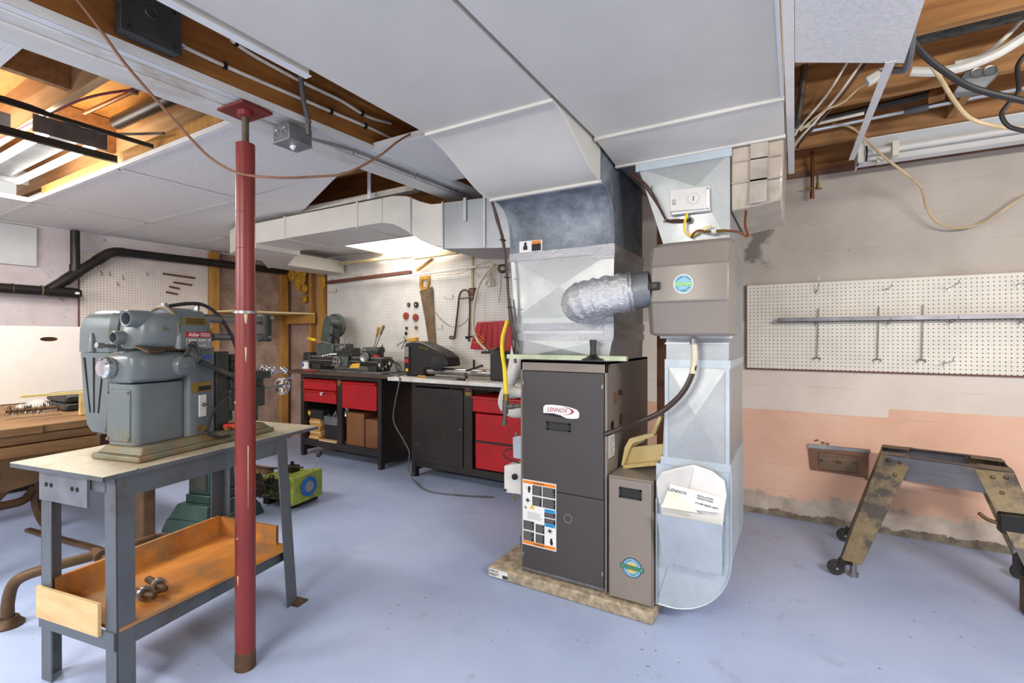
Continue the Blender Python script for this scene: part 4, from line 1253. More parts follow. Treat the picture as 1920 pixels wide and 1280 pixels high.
# ================================================================== red jack post
po = thing('jack_post', 'dark red steel jack post in front of the milling machine table', 'post', (-1.87, 1.114, 0))
px0, py0 = -1.87, 1.114
MB().lathe((px0, py0, 0.0), (0, 0, 1), [(.0365, 0), (.0365, 1.40)], 28).build('lower_tube', 'post_red', po)
MB().cyl((px0, py0, 1.40), (px0, py0, 2.06), .0345, n=32).build('upper_tube', 'post_red', po)
for zc in (1.648, 1.79):
    MB().torus((px0, py0, zc), (0, 0, 1), .0335, .0018, 30, 6).build('weld_ring', 'post_red', po)
MB().lathe((px0, py0, 1.392), (0, 0, 1), [(.036, 0), (.043, 0), (.043, .011), (.033, .011)], 28).build('collar_ring', 'bare_steel', po)
scr = [(.0125 + .0012 * (i % 2), .0045 * i) for i in range(36)]
MB().lathe((px0, py0, 2.03), (0, 0, 1), scr, 16).build('jack_screw', 'steel_thread', po)
MB().lathe((px0, py0, 2.165), (0, 0, 1), [(.022, 0), (.028, .004), (.03, .022), (.026, .024)], 20).build('screw_socket', 'post_red', po)
MB(Matrix.Translation((px0, py0, 2.187)) @ Matrix.Rotation(math.radians(3), 4, 'Z')).box(-.085, -.06, 0, .075, .065, .009).build('top_plate', 'post_red', po)
MB().lathe((px0, py0, 0.0), (0, 0, 1), [(.038, 0), (.038, .012), (.0375, .05), (.0365, .07)], 28).build('worn_foot', 'rust_iron', po)
mb = MB()
random.seed(21)
for (x, y0, y1, w) in ((462, 586, 606, 4), (462, 651, 679, 2.4), (466, 840, 960, 1.2), (448, 1080, 1100, 1.5), (443, 752, 758, 2), (447, 1008, 1013, 2)):
    a, b = oY(x - w, y0, 1.0787), oY(x + w, y1, 1.0787)
    ang = lambda xx: -math.sqrt(max(1e-6, .0372 ** 2 - min(.036, abs(xx - px0)) ** 2)) + py0
    z1, z0 = a.z, b.z
    dx = (a.x + b.x) / 2 - px0
    cdir = V((-px0, -py0, 0)).normalized()
    sdir = V((-cdir.y, cdir.x, 0))
    off = ((x - 461) / 19) * .0365
    off = max(-.034, min(.034, off))
    rr = .0368 if z1 < 1.40 else .034
    base_ = V((px0, py0, 0)) + cdir * math.sqrt(rr ** 2 - off ** 2) + sdir * off
    hw = w * .0018
    # thin chip of bared metal lying on the tube surface
    mb.add([base_ + sdir * -hw + V((0, 0, z1)), base_ + sdir * hw + V((0, 0, z1)), base_ + sdir * (hw * .4) + V((0, 0, z0)), base_ + sdir * (-hw * .4) + V((0, 0, z0))], [(0, 1, 2, 3)])
mb.build('paint_chip', 'cable_cream', po, each=True, solid=.0012)

# ================================================================== steel table
TC = V((-2.385, 1.165, 0))
TM = Matrix.Translation(TC) @ Matrix.Rotation(math.radians(10), 4, 'Z')
tb = thing('machine_table', 'grey steel table with cream sheet top and plywood shelf under the milling machine', 'table', TC)
hw, hl, zt = .275, .505, .826
MB(TM).box(-hw, -hl, zt - .004, hw, hl, zt).build('top_sheet', 'table_sheet', tb, bevel=.001, seg=1)
MB(TM).box(-hw, -hl, zt - .018, hw, -hl + .004, zt - .002).box(hw - .004, -hl, zt - .018, hw, hl, zt - .002).box(-hw, hl - .004, zt - .018, hw, hl, zt - .002).build('top_lip', 'table_steel', tb)


def angle_leg(x, y, sx, sy, splay=0.0):
    a, t = .062, .006
    m = MB(TM)
    dx = splay
    m.hexa([(x + dx, y, 0), (x + dx + sx * a, y, 0), (x + dx + sx * a, y + sy * t, 0), (x + dx, y + sy * t, 0)], [(x, y, zt - .018), (x + sx * a, y, zt - .018), (x + sx * a, y + sy * t, zt - .018), (x, y + sy * t, zt - .018)])
    m.hexa([(x + dx, y, 0), (x + dx + sx * t, y, 0), (x + dx + sx * t, y + sy * a, 0), (x + dx, y + sy * a, 0)], [(x, y, zt - .018), (x + sx * t, y, zt - .018), (x + sx * t, y + sy * a, zt - .018), (x, y + sy * a, zt - .018)])
    return m.build('leg', 'table_steel', tb, bevel=.0015, seg=1)


lxn, lxl, lyn, lyf = .262, -.175, .46, .30
angle_leg(lxn, -lyn, -1, 1, .01); angle_leg(lxl, -lyn, 1, 1, .005); angle_leg(lxn, lyf, -1, -1, .07); angle_leg(lxl, lyf, 1, -1, -.01)
MB(TM).box(lxn - .006, -lyn + .06, zt - .095, lxn, lyf - .06, zt - .018).build('apron', 'table_steel', tb)
MB(TM).box(lxl, -lyn + .06, zt - .095, lxl + .006, lyf - .06, zt - .018).build('apron', 'table_steel', tb)
MB(TM).box(lxl + .05, -lyn, zt - .075, lxn - .05, -lyn + .006, zt - .018).build('apron', 'table_steel', tb)
MB(TM).box(lxl + .05, lyf - .006, zt - .075, lxn - .05, lyf, zt - .018).build('apron', 'table_steel', tb)
zs = .278
for (x0, y0, x1, y1) in ((lxn + .0, -lyn, lxn + .006, lyf), (lxl + .002, -lyn, lxl + .008, lyf), (lxl, -lyn - .006, lxn, -lyn), (lxl, lyf, lxn + .04, lyf + .006)):
    MB(TM).box(x0, y0, zs - .075, x1, y1, zs - .012).build('shelf_rail', 'table_steel', tb)
sh = MB(TM).prism([(lxl + .01, -lyn + .008, zs - .012), (lxn + .008, -lyn + .008, zs - .012), (lxn + .045, lyf - .01, zs - .012), (lxl + .01, lyf - .01, zs - .012)], (0, 0, .012)).build('shelf', 'shelf_ply', tb, label='orange stained plywood lower shelf')
MB(TM).box(lxl + .012, -lyn + .03, zs, lxl + .028, lyf - .035, zs + .095).build('shelf_board', 'shelf_ply', tb)
MB(TM).box(lxl + .03, lyf - .035, zs, lxn - .03, lyf - .02, zs + .09).build('shelf_board', 'shelf_ply', tb)
MB(TM).box(lxl + .008, -lyn - .018, zs - .03, lxn - .065, -lyn - .007, zs + .085).build('end_board', 'pale_pine', tb)
MB(TM).box(lxn + .04, lyf - .04, 0, lxn + .11, lyf + .03, .006).build('foot_plate', 'rust_iron', tb)
pt_ = MB(TM)
pt_.box(-.155, -lyn - .014, zt - .135, .13, -lyn - .004, zt - .02)
pp = pt_.build('hole_plate', 'grey_box', tb, label='grey plate with four round holes')
for x in (-.11, -.08, .045, .075):
    MB(TM).cyl((x, -lyn - .0155, zt - .075), (x, -lyn - .008, zt - .075), .0085, n=14).build('hole', 'dark_void', pp)
# loose arbors on the shelf
for k, (x, y, r, lab) in enumerate(((.135, -.235, 20, 'rusty steel arbor lying on the table shelf, the far one of two'), (.15, -.30, 32, 'rusty steel arbor lying on the table shelf, the near one of two'))):
    p = TM @ V((x, y, zs + .0285))
    d = (Matrix.Rotation(math.radians(r), 4, 'Z') @ V((.9, -.35, 0))).normalized()
    ab = thing('arbor', lab, 'arbor', p, 'loose arbors on the shelf')
    MB().lathe(p - d * .085, d, [(.001, 0), (.013, .002), (.013, .085), (.017, .086), (.017, .10), (.012, .101), (.012, .15), (.009, .152), (.001, .153)], 16).build('shaft', 'rust_iron', ab)
    MB().lathe(p, d, [(.016, 0), (.027, .001), (.027, .014), (.016, .015)], 18).build('collar', 'bare_steel', ab)

# ================================================================== horizontal milling machine
MC = V((-2.331, 1.213, .827))
MM = Matrix.Translation((MC.x, MC.y, 0)) @ Matrix.Rotation(math.radians(13), 4, 'Z')
ml = thing('milling_machine', 'old grey horizontal bench milling machine with belt guard on the steel table', 'milling machine', MC)
z0 = .828
# base casting, stepped
MB(MM).hexa([(-.13, -.40, z0), (.13, -.40, z0), (.13, .265, z0), (-.13, .265, z0)], [(-.128, -.398, z0 + .022), (.128, -.398, z0 + .022), (.128, .263, z0 + .022), (-.128, .263, z0 + .022)]).build('base_plate', 'machine_dirty', ml, bevel=.006)
MB(MM).hexa([(-.12, -.385, z0 + .022), (.12, -.385, z0 + .022), (.12, .25, z0 + .022), (-.12, .25, z0 + .022)], [(-.10, -.362, z0 + .05), (.10, -.362, z0 + .05), (.10, .225, z0 + .05), (-.10, .225, z0 + .05)]).build('base_step', 'machine_dirty', ml, bevel=.006)
co = MB(MM).rbox((-.015, -.262, z0 + .05), (.078, 0, 0), (0, .103, 0), (0, 0, 1.118 - z0 - .05), .022).build('column', 'machine_grey', ml, bevel=.004)
MB(MM).box(-.083, -.371, .895, .040, -.363, 1.095).build('cover_plate', 'machine_grey', co, bevel=.003)
mb = MB(MM)
for x, z in ((-.076, .905), (.033, .905), (-.076, 1.085), (.033, 1.085)):
    mb.cyl((x, -.376, z), (x, -.37, z), .006, n=10)
mb.build('cover_screw', 'machine_dirty', co, each=True)
MB(MM).rbox((-.005, -.10, z0 + .05), (.090, 0, 0), (0, .065, 0), (0, 0, 1.255 - z0 - .05), .012).build('rear_column', 'machine_grey', ml, bevel=.003)
ywp = .1
wp = lambda l, z, d=.1005: (d, l, z)
sp_ = MB(MM).box(.084, -.118, .955, .089, -.082, 1.05).build('switch_plate', 'bench_top_white', ml, bevel=.002)
MB(MM).cyl((.089, -.10, 1.01), (.099, -.10, 1.005), .008).cyl((.097, -.10, 1.005), (.115, -.098, .998), .004).build('toggle', 'bare_steel', sp_)
pl1 = MB(MM).box(.084, -.15, 1.062, .0875, -.055, 1.105).build('name_plate', 'brass', ml)
MB(MM).box(.0872, -.12, 1.068, .0882, -.06, 1.088).build('plate_print', 'ink_black', pl1)
MB(MM).box(.084, -.125, .895, .0875, -.08, .915).build('serial_plate', 'brass', ml)
tg = MB(MM).box(.084, -.095, 1.207, .088, -.06, 1.219).build('blue_tag', 'tag_blue', ml, label='small blue plastic tag')
# gear housing
gh = []
for l, wv, z_a, z_b, k in ((-.385, .06, 1.135, 1.225, .0), (-.375, .085, 1.122, 1.24, 0), (-.33, .105, 1.12, 1.248, 0), (-.24, .115, 1.12, 1.248, 0), (-.19, .118, 1.125, 1.245, 0), (-.155, .112, 1.14, 1.235, 0), (-.14, .10, 1.15, 1.225, 0)):
    ring = []
    cz, hz = (z_a + z_b) / 2, (z_b - z_a) / 2
    for i in range(20):
        a = 2 * math.pi * i / 20
        ca, sa = math.cos(a), math.sin(a)
        ring.append((math.copysign(abs(ca) ** .45, ca) * wv * .88 - .004, l, cz + math.copysign(abs(sa) ** .45, sa) * hz))
    gh.append(ring)
hs_ = MB(MM).loft(gh).build('gear_housing', 'machine_grey', ml, angle=50)
MB(MM).lathe((.068, -.20, 1.185), (1, 0, -.05), [(.03, 0), (.045, .012), (.045, .042), (.038, .052), (.012, .055), (.012, .06), (.001, .06)], 22).build('side_cap', 'machine_grey', hs_)
MB(MM).prism([(.045, -.362, 1.262), (.108, -.350, 1.238), (.108, -.288, 1.238), (.094, -.268, 1.244), (.094, -.17, 1.244), (.078, -.17, 1.252), (.076, -.272, 1.252), (.048, -.288, 1.262)], (.003, 0, .008)).build('direction_plate', 'rust_iron', ml, bevel=.002)
MB(MM).prism([(.060, -.350, 1.2655), (.100, -.341, 1.2495), (.101, -.298, 1.2495), (.062, -.300, 1.2645)], (.001, 0, .003)).build('plate_panel', 'machine_dark', ml)
kn = [(.001, 0), (.012, 0), (.014, .012), (.036, .014), (.038, .02), (.038, .042), (.03, .05), (.010, .052), (.001, .052)]
knob_ring = MB(MM)
knob_ring.lathe((-.035, -.372, 1.182), (-.05, -1, 0), kn, 24)
knob_ring.build('feed_knob', 'chrome', ml)
mb = MB(MM)
for i in range(12):
    a = 2 * math.pi * i / 12
    c_ = V((-.035, -.372, 1.182)) + V((-.05, -1, 0)).normalized() * .03
    x_, y_ = mb.frame(V((-.05, -1, 0)))
    mb.cyl(c_ + (x_ * math.cos(a) + y_ * math.sin(a)) * .037 - V((-.05, -1, 0)).normalized() * .012, c_ + (x_ * math.cos(a) + y_ * math.sin(a)) * .037 + V((-.05, -1, 0)).normalized() * .012, .005, n=6)
mb.build('knob_fluting', 'chrome', ml, kind='stuff')
MB(MM).cyl((-.05, -.36, 1.262), (-.05, -.41, 1.268), .007).cyl((-.05, -.405, 1.2675), (-.05, -.428, 1.27), .011).build('index_pin', 'bare_steel', ml)
# head: bearing casting with bored bosses, motor block with plates
hd = []
for l, wv, z_a, z_b in ((-.345, .05, 1.255, 1.36), (-.325, .072, 1.25, 1.392), (-.29, .085, 1.245, 1.40), (-.24, .095, 1.245, 1.403), (-.21, .097, 1.245, 1.403)):
    ring = []
    cz, hz = (z_a + z_b) / 2, (z_b - z_a) / 2
    for i in range(20):
        a = 2 * math.pi * i / 20
        ca, sa = math.cos(a), math.sin(a)
        ring.append((math.copysign(abs(ca) ** .5, ca) * wv, l, cz + math.copysign(abs(sa) ** .5, sa) * hz))
    hd.append(ring)
hdo = MB(MM).loft(hd).build('head_casting', 'machine_grey', ml, angle=50)
for (x, z, r) in ((.035, 1.372, .030), (-.035, 1.298, .024)):
    MB(MM).lathe((x, -.30, z), (0, -1, 0), [(r * 1.15, 0), (r * 1.12, .075), (r, .082), (r * .8, .08), (r * .8, .03), (.001, .03)], 22).build('arm_bore', 'machine_grey', hdo)
MB(MM).cyl((.088, -.27, 1.335), (.096, -.27, 1.335), .007, n=6).build('set_screw', 'brass', hdo)
mo = []
for l, d in ((-.225, .012), (-.215, 0), (-.075, 0), (-.06, .008)):
    mo.append([(x, l, z) for x, z in ((-.10 + d, 1.25), (.104 - d, 1.25), (.104 - d, 1.30), (.09 - d, 1.37), (.055 - d, 1.412 - d), (.0, 1.425 - d), (-.055 + d, 1.412 - d), (-.10 + d, 1.36))])
mob = MB(MM).loft(mo).build('motor_block', 'machine_grey', ml, bevel=.004, angle=25)
MB(MM).torus((0, -.218, 1.33), (0, 1, 0), .096, .006, 30, 6).build('clamp_band', 'machine_dirty', ml)
# plates on the sloping flank
nrm = V((.07, 0, .014)).normalized()


def flank(l, t, d=.0):
    """point on the flank between (0.104,1.30) and (0.09,1.37): t 0..1"""
    return V((.104 - .014 * t + .001 + d, l, 1.30 + .07 * t))


p1_ = MB(MM).prism([flank(-.195, .75), flank(-.085, .75), flank(-.085, 1.2), flank(-.195, 1.2)], (.002, 0, .0004)).build('speed_plate', 'brass', mob)
mb = MB(MM)
for i in range(3):
    mb.prism([flank(-.185, .84 + .12 * i, .002), flank(-.095, .84 + .12 * i, .002), flank(-.095, .89 + .12 * i, .002), flank(-.185, .89 + .12 * i, .002)], (.001, 0, 0))
mb.build('plate_print', 'ink_black', p1_, each=True)
p2_ = MB(MM).prism([flank(-.19, .0), flank(-.075, .0), flank(-.075, .3), flank(-.19, .3)], (.0022, 0, .0004)).build('maker_plate', 'logo_red', mob, label='red maker plate with white script')
rr_ = MM.to_3x3() @ V((0, 1, 0)); uu_ = MM.to_3x3() @ V((-.014, 0, .07))
text('Atlas', 'lettering', 'label_white', p2_, MM @ (flank(-.158, .15, .0028)), rr_, uu_, .024, shear=.3)
p3_ = MB(MM).box(.1045, -.19, 1.252, .107, -.075, 1.298).build('data_plate', 'ink_grey', mob)
mb = MB(MM)
for zz_, n_ in ((1.287, 9), (1.264, 8)):
    for k in range(n_):
        if k % 4 != 3:
            mb.box(.107, -.180 + .0115 * k, zz_ - .003, .1076, -.173 + .0115 * k, zz_ + .003)
mb.build('plate_print', 'label_white', p3_, kind='stuff')
mb = MB(MM)
for t0 in (.05, .13, .21):
    mb.prism([flank(-.125, t0, .0022), flank(-.08, t0, .0022), flank(-.08, t0 + .03, .0022), flank(-.125, t0 + .03, .0022)], (.0006, 0, 0))
mb.build('plate_stripe', 'label_white', p2_, each=True)
MB(MM).cyl((.106, -.08, 1.33), (.1085, -.08, 1.33), .009).build('oil_cap', 'brass', mob)
MB(MM).cyl((-.02, -.19, 1.42), (-.02, -.19, 1.445), .012, n=10).cyl((.0, -.055, 1.42), (.0, -.055, 1.445), .012, n=6).build('clamp_bolt', 'bare_steel', mob, each=True)
MB(MM).tube([(.10, -.165, 1.262), (.12, -.185, 1.265), (.125, -.20, 1.24), (.118, -.215, 1.222)], .009, 10, 5).tube([(.11, -.16, 1.262), (.125, -.15, 1.25), (.125, -.145, 1.22)], .007, 10, 5).ball((.112, -.162, 1.272), .012).build('clamp_lever', 'machine_dark', ml)
# lever bar
MB(MM).cyl((.11, -.13, 1.195), (.135, .06, 1.105), .011, .009).build('lever_bar', 'machine_dark', ml)
MB(MM).tube([(-.02, -.17, 1.433), (.0, -.10, 1.448), (.02, -.04, 1.445), (.03, .03, 1.40), (.045, .09, 1.30), (.05, .115, 1.22)], .008, 8, 6).build('lamp_cord', 'cable_black', ml)
# overarms and outboard bracket
MB(MM).cyl((.02, -.04, 1.385), (.02, .31, 1.388), .020).build('overarm', 'bare_steel', ml)
MB(MM).cyl((.03, -.04, 1.302), (.03, .31, 1.302), .0165).build('overarm', 'bare_steel', ml)
MB(MM).lathe((.03, -.04, 1.302), (0, 1, 0), [(.03, 0), (.028, .02), (.022, .03)], 20).build('spindle_nose', 'machine_dark', ml)
MB(MM).rbox((.025, .305, 1.278), (.032, 0, 0), (0, .028, 0), (0, 0, .14), .02).build('outboard_bracket', 'machine_dark', ml, bevel=.006)
MB(MM).cyl((.05, .315, 1.40), (.068, .32, 1.40), .009, n=8).cyl((.05, .30, 1.30), (.068, .30, 1.30), .008, n=8).build('bracket_bolt', 'bare_steel', ml, each=True)
# knee, saddle, work table, vice
MB(MM).box(-.075, -.02, z0 + .05, .07, .05, 1.235).build('knee_slide', 'machine_dark', ml, bevel=.004)
MB(MM).box(-.07, .05, .955, .075, .26, 1.06).build('knee', 'machine_dark', ml, bevel=.006)
MB(MM).box(-.09, .05, 1.06, .085, .24, 1.10).build('saddle', 'machine_dark', ml, bevel=.003)
wt = MB(MM).box(-.24, .06, 1.10, .15, .22, 1.135).build('work_table', 'machine_dark', ml, bevel=.002)
MB(MM).box(-.24, .10, 1.1352, .15, .108, 1.137).box(-.24, .17, 1.1352, .15, .178, 1.137).build('slot', 'dark_void', wt, each=True)
MB(MM).box(-.05, .085, 1.135, .045, .20, 1.185).box(-.05, .085, 1.185, .045, .115, 1.22).box(-.05, .165, 1.185, .045, .20, 1.215).build('vice', 'machine_dark', ml, bevel=.004)
MB(MM).cyl((.02, .25, 1.035), (.02, .42, 1.035), .010).build('feed_shaft', 'bare_steel', ml)
MB(MM).torus((.02, .435, 1.035), (0, 1, 0), .042, .007, 28, 8).build('handwheel', 'chrome', ml)
MB(MM).lathe((.02, .42, 1.035), (0, 1, 0), [(.016, 0), (.016, .03), (.001, .03)], 16).bar((.02, .433, .995), (.02, .433, 1.075), .012, .006, (0, 1, 0)).bar((-.02, .433, 1.035), (.06, .433, 1.035), .006, .012, (0, 0, 1)).build('wheel_hub', 'chrome', ml)
MB(MM).lathe((.03, .44, 1.075), (.15, 1, .1), [(.005, 0), (.006, .02), (.010, .05), (.009, .06), (.001, .062)], 14).build('crank_handle', 'chrome', ml)
random.seed(4)
mb = MB(MM)
for k in range(9):
    mb.ball((.03 + random.uniform(-.03, .06), .30 + random.uniform(-.03, .10), 1.11 + random.uniform(-.015, .03)), .013 + random.random() * .008, n=8, m=6)
mb.cyl((.02, .24, 1.118), (.03, .42, 1.118), .009)
mb.build('ball_crank', 'chrome', ml)
MB(MM).cyl((.02, .25, z0 + .05), (.02, .25, .96), .012).build('elevating_screw', 'machine_dark', ml)
# power lead
tag(MB(MM).tube([(.16, .10, 1.085), (.135, -.02, 1.03), (.118, -.075, .97), (.112, -.10, .90), (.118, -.105, .885), (.14, -.07, .862), (.14, -.01, .858)], .0065, 8, 6).build('frayed_cord', 'cable_black'), 'dark frayed power cord hanging down the side of the milling machine', 'cord')
# belt guard
def guard(name, zs_, dep):
    mbx = MB(MM)
    rings = []
    for z, w0, w1, l0 in zs_:
        k = .02
        rings.append([(w0, l0 + k, z), (w0 + k, l0, z), (w1 - k, l0, z), (w1, l0 + k, z), (w1, l0 + dep - k, z), (w1 - k, l0 + dep, z), (w0 + k, l0 + dep, z), (w0, l0 + dep - k, z)])
    return mbx.loft(rings).build(name, 'machine_grey', ml, angle=35)


lg = guard('belt_guard', [(.895, -.275, -.215, -.285), (.905, -.31, -.195, -.295), (.935, -.332, -.178, -.30), (1.05, -.348, -.168, -.302), (1.15, -.358, -.162, -.302), (1.236, -.366, -.158, -.302)], .17)
ug = guard('belt_guard', [(1.238, -.37, -.155, -.305), (1.33, -.366, -.155, -.305), (1.375, -.352, -.15, -.302), (1.40, -.325, -.15, -.29), (1.412, -.29, -.17, -.27)], .22)
for x0, x1 in ((-.322, -.288), (-.265, -.265), (-.205, -.240)):
    MB(MM).prism([(x0 - .005, -.3045, 1.215), (x0 + .005, -.3045, 1.215), (x1 + .0012, -.3045, .985), (x1 - .0012, -.3045, .985)], (0, .003, 0)).build('vent_slot', 'dark_void', lg)
MB(MM).lathe((-.265, -.309, 1.29), (0, 0, -1), [(.001, -.03), (.006, -.015), (.010, .0), (.014, .05), (.001, .052)], 12).build('cast_rib', 'machine_grey', ug)
MB(MM).cyl((-.178, -.315, 1.215), (-.178, -.30, 1.215), .009).build('latch_nut', 'brass', lg)
MB(MM).box(-.165, -.22, 1.0, -.08, -.12, 1.36).build('guard_bracket', 'machine_grey', ml)
pg = thing('red_plug', 'red plastic clip lying at the foot of the milling machine', 'clip', MM @ V((.105, .05, .885)))
MB(MM).prism([(.085, .0, .882), (.13, .03, .882), (.12, .075, .882), (.08, .055, .882)], (0, 0, .022)).build('body', 'plug_red', pg, bevel=.004)
MB(MM).cyl((.128, -.02, .888), (.112, .02, .89), .006, n=8).build('prong', 'brass', pg)

# ================================================================== cast iron bench at the left edge
ib = thing('iron_bench', 'old wooden topped workbench on rusty cast iron legs at the left edge', 'workbench', (-4.1, 1.1, 0))
bxl, bxr, byn, byf = -5.45, -3.55, .45, 1.62
zb = .80
for k, (y0, y1) in enumerate(((byn, .74), (.744, 1.03), (1.034, 1.32), (1.324, byf))):
    MB().box(bxl, y0, zb - .045, -3.72 + .02 * (k % 2), y1, zb).build('top_board', 'old_bench_wood', ib, bevel=.004)
MB().box(-3.90, byn, zb - .10, -3.74, byf, zb - .05).build('side_board', 'old_bench_wood', ib, bevel=.004)
MB().box(-3.78, byn, zb - .17, -3.72, 1.30, zb - .105).build('side_board', 'old_bench_wood', ib, bevel=.004)
MB().prism([(-3.70, byn, zb - .17), (-3.70, 1.55, zb - .17), (-3.70, 1.62, zb - .26), (-3.70, 1.45, zb - .30), (-3.70, 1.15, zb - .29), (-3.70, .95, zb - .33), (-3.70, byn, zb - .40)], (-.03, 0, 0)).build('iron_apron', 'rust_iron', ib)
MB().torus((-3.695, 1.43, zb - .215), (1, 0, 0), .022, .008).build('bolt_ring', 'rust_iron', ib)
for y, w in ((1.40, .05), (.55, .05)):
    lg_ = []
    for x, z, t in ((-3.72, .62, .045), (-3.73, .40, .04), (-3.72, .25, .045), (-3.66, .13, .05), (-3.52, .05, .05), (-3.44, .0, .055)):
        lg_.append([(x - t, y - w, z), (x + t, y - w, z), (x + t, y + w, z), (x - t, y + w, z)])
    MB().loft(lg_).build('leg', 'rust_iron', ib, bevel=.01)
XI = -4.35
for a, b in (((10, 822), (92, 950)), ((-8, 940), (64, 868)), ((66, 862), (112, 806))):
    MB().bar(oX(*a, XI), oX(*b, XI), .03, .02, (1, 0, 0)).build('brace', 'rust_iron', ib)
MB().bar(oX(74, 800, XI), oX(74, 930, XI), .06, .06, (1, 0, 0)).build('iron_post', 'rust_iron', ib, bevel=.012)
MB().tube([oX(-20, 952, XI), oX(20, 945, XI), oX(48, 935, XI), oX(66, 912, XI)], .028, 8, 6).build('arched_leg', 'rust_iron', ib)
pf = oX(92, 990, XI)
MB().tube([oX(66, 925, XI), oX(70, 950, XI), oX(80, 974, XI), V((pf.x, pf.y, .02))], .028, 8, 6).build('arched_foot', 'rust_iron', ib)
MB().bar((-4.3, 1.12, .05), (-3.05, 1.30, .05), .03, .02).build('floor_bar', 'rust_iron', ib)
tr_ = thing('treadle_frame', 'rusty cast iron treadle frame curving over the floor at the lower left', 'iron frame', (-3.0, .9, 0))
MB().tube([(-3.06, .735, .0), (-3.07, .735, .10), (-3.06, .76, .19), (-2.99, .84, .23), (-2.95, 1.0, .235), (-2.93, 1.25, .235)], .024, 10, 8).build('bow', 'rust_iron', tr_)
MB().lathe((-3.06, .735, .0), (0, 0, 1), [(.055, 0), (.055, .01), (.04, .025), (.034, .04)], 14).build('foot', 'rust_iron', tr_)
MB().cyl((-2.90, 1.02, .235), (-2.98, 1.02, .235), .03).cyl((-2.88, 1.02, .235), (-2.85, 1.02, .235), .014).build('pivot_boss', 'rust_iron', tr_)
MB().tube([(-2.93, 1.25, .235), (-2.92, 1.32, .21), (-2.88, 1.36, .12), (-2.86, 1.38, .0)], .023, 10, 8).build('rear_leg', 'rust_iron', tr_)
MB().box(-3.38, 1.33, .0, -3.25, 1.40, .76).build('iron_upright', 'rust_iron', ib, bevel=.012)
MB().box(-4.72, .5, .22, -4.68, 1.58, zb - .05).build('shade_backdrop', 'bench_black', ib)  # black sheet standing in for the deep shade under the bench
MB().box(-4.30, 1.50, .42, -3.85, 1.56, zb - .05).build('drawer_side', 'dark_strip', ib, bevel=.004)
# load on that bench
wbx = thing('white_box', 'large white cardboard box with an oval hand hole on the left bench', 'box', (-5.3, 1.4, zb))
bxA, bxB = -5.38, -5.02
ywA, ywB = 1.10, 1.70
MB().box(bxA, ywA, zb, bxA + .006, ywB, 1.385).box(bxA, ywA, zb, bxB, ywA + .006, 1.385).box(bxA, ywB - .006, zb, bxB, ywB, 1.385).build('wall_panel', 'card_white', wbx, each=True)
# front panel with a real oval opening
hc_, hr = V((bxB, 1.43, 1.285)), (.055, .017)
per = []
for (ya, za), (yb2, zb2) in (((ywA, zb), (ywB, zb)), ((ywB, zb), (ywB, 1.385)), ((ywB, 1.385), (ywA, 1.385)), ((ywA, 1.385), (ywA, zb))):
    per += [V((bxB, ya + (yb2 - ya) * i / 8, za + (zb2 - za) * i / 8)) for i in range(8)]
inn = []
for p in per:
    a = math.atan2((p.z - hc_.z) / hr[1], (p.y - hc_.y) / hr[0])
    inn.append(V((bxB, hc_.y + hr[0] * math.cos(a), hc_.z + hr[1] * math.sin(a))))
th_ = V((-.006, 0, 0))
MB().loft([per, inn, [p + th_ for p in inn], [p + th_ for p in per], per], True, False).build('front_panel', 'card_white', wbx, angle=20)
MB().box(bxA + .006, ywA, zb, bxB, ywB, zb + .005).build('bottom_panel', 'card_white', wbx)
MB().box(-5.33, 1.15, zb + .01, -5.06, 1.65, 1.34).build('content', 'brown_laminate', wbx)
cs_ = thing('tool_case', 'black plastic tool case on the left bench', 'case', (-4.5, 1.5, zb))
MB().box(-4.55, 1.28, zb, -4.20, 1.60, zb + .055).build('lower_shell', 'black_plastic', cs_, bevel=.015)
MB().box(-4.55, 1.28, zb + .057, -4.20, 1.60, zb + .11).build('upper_shell', 'black_plastic', cs_, bevel=.015)
MB().box(-4.20, 1.36, zb + .04, -4.19, 1.40, zb + .075).box(-4.20, 1.48, zb + .04, -4.19, 1.52, zb + .075).build('latch', 'grey_box', cs_, each=True)
bgw = MB()
random.seed(12)
rows = []
for i in range(9):
    rows.append([(-4.62 + .26 * i / 8, 1.10 + .2 * j / 6, zb + .004 + (.09 * math.sin(math.pi * i / 8) * math.sin(math.pi * j / 6) * random.uniform(.5, 1.1))) for j in range(7)])
bgw.loft(rows, close=False, caps=False)
tag(bgw.build('plastic_bag', 'thin_bag', angle=80), 'crumpled clear plastic bag beside the black tool case', 'bag')
bs = thing('wire_brush', 'dark bristly wheel brush lying on the left bench', 'brush', (-4.12, 1.10, zb))
MB().cyl((-4.14, .98, zb + .05), (-4.10, 1.22, zb + .05), .012).build('core', 'rust_iron', bs)
mb = MB()
for k in range(220):
    t = random.random(); a = random.uniform(0, 2 * math.pi)
    c_ = V((-4.14 + .04 * t, .98 + .24 * t, zb + .05))
    d = V((math.cos(a), random.uniform(-.3, .3), math.sin(a))) * random.uniform(.03, .047)
    mb.add([c_, c_ + V((.005, .005, 0)), c_ + d], [(0, 1, 2)])
mb.build('bristle', 'bristle', bs, kind='stuff')
tag(MB().prism([(-3.95, 1.0, zb + .14), (-3.93, 1.27, zb + .14), (-3.93, 1.27, zb + .004), (-3.93, 1.30, zb + .004), (-3.93, 1.31, zb + .155), (-3.95, 1.0, zb + .155)], (-.03, 0, 0)).build('angle_bracket', 'cream_plastic'), 'cream metal angle bracket standing on the left bench', 'bracket')
tag(MB().box(-4.7, .7, zb, -4.35, .98, zb + .03).build('folded_paper', 'label_white'), 'white folded paper at the left edge of the old bench', 'paper')

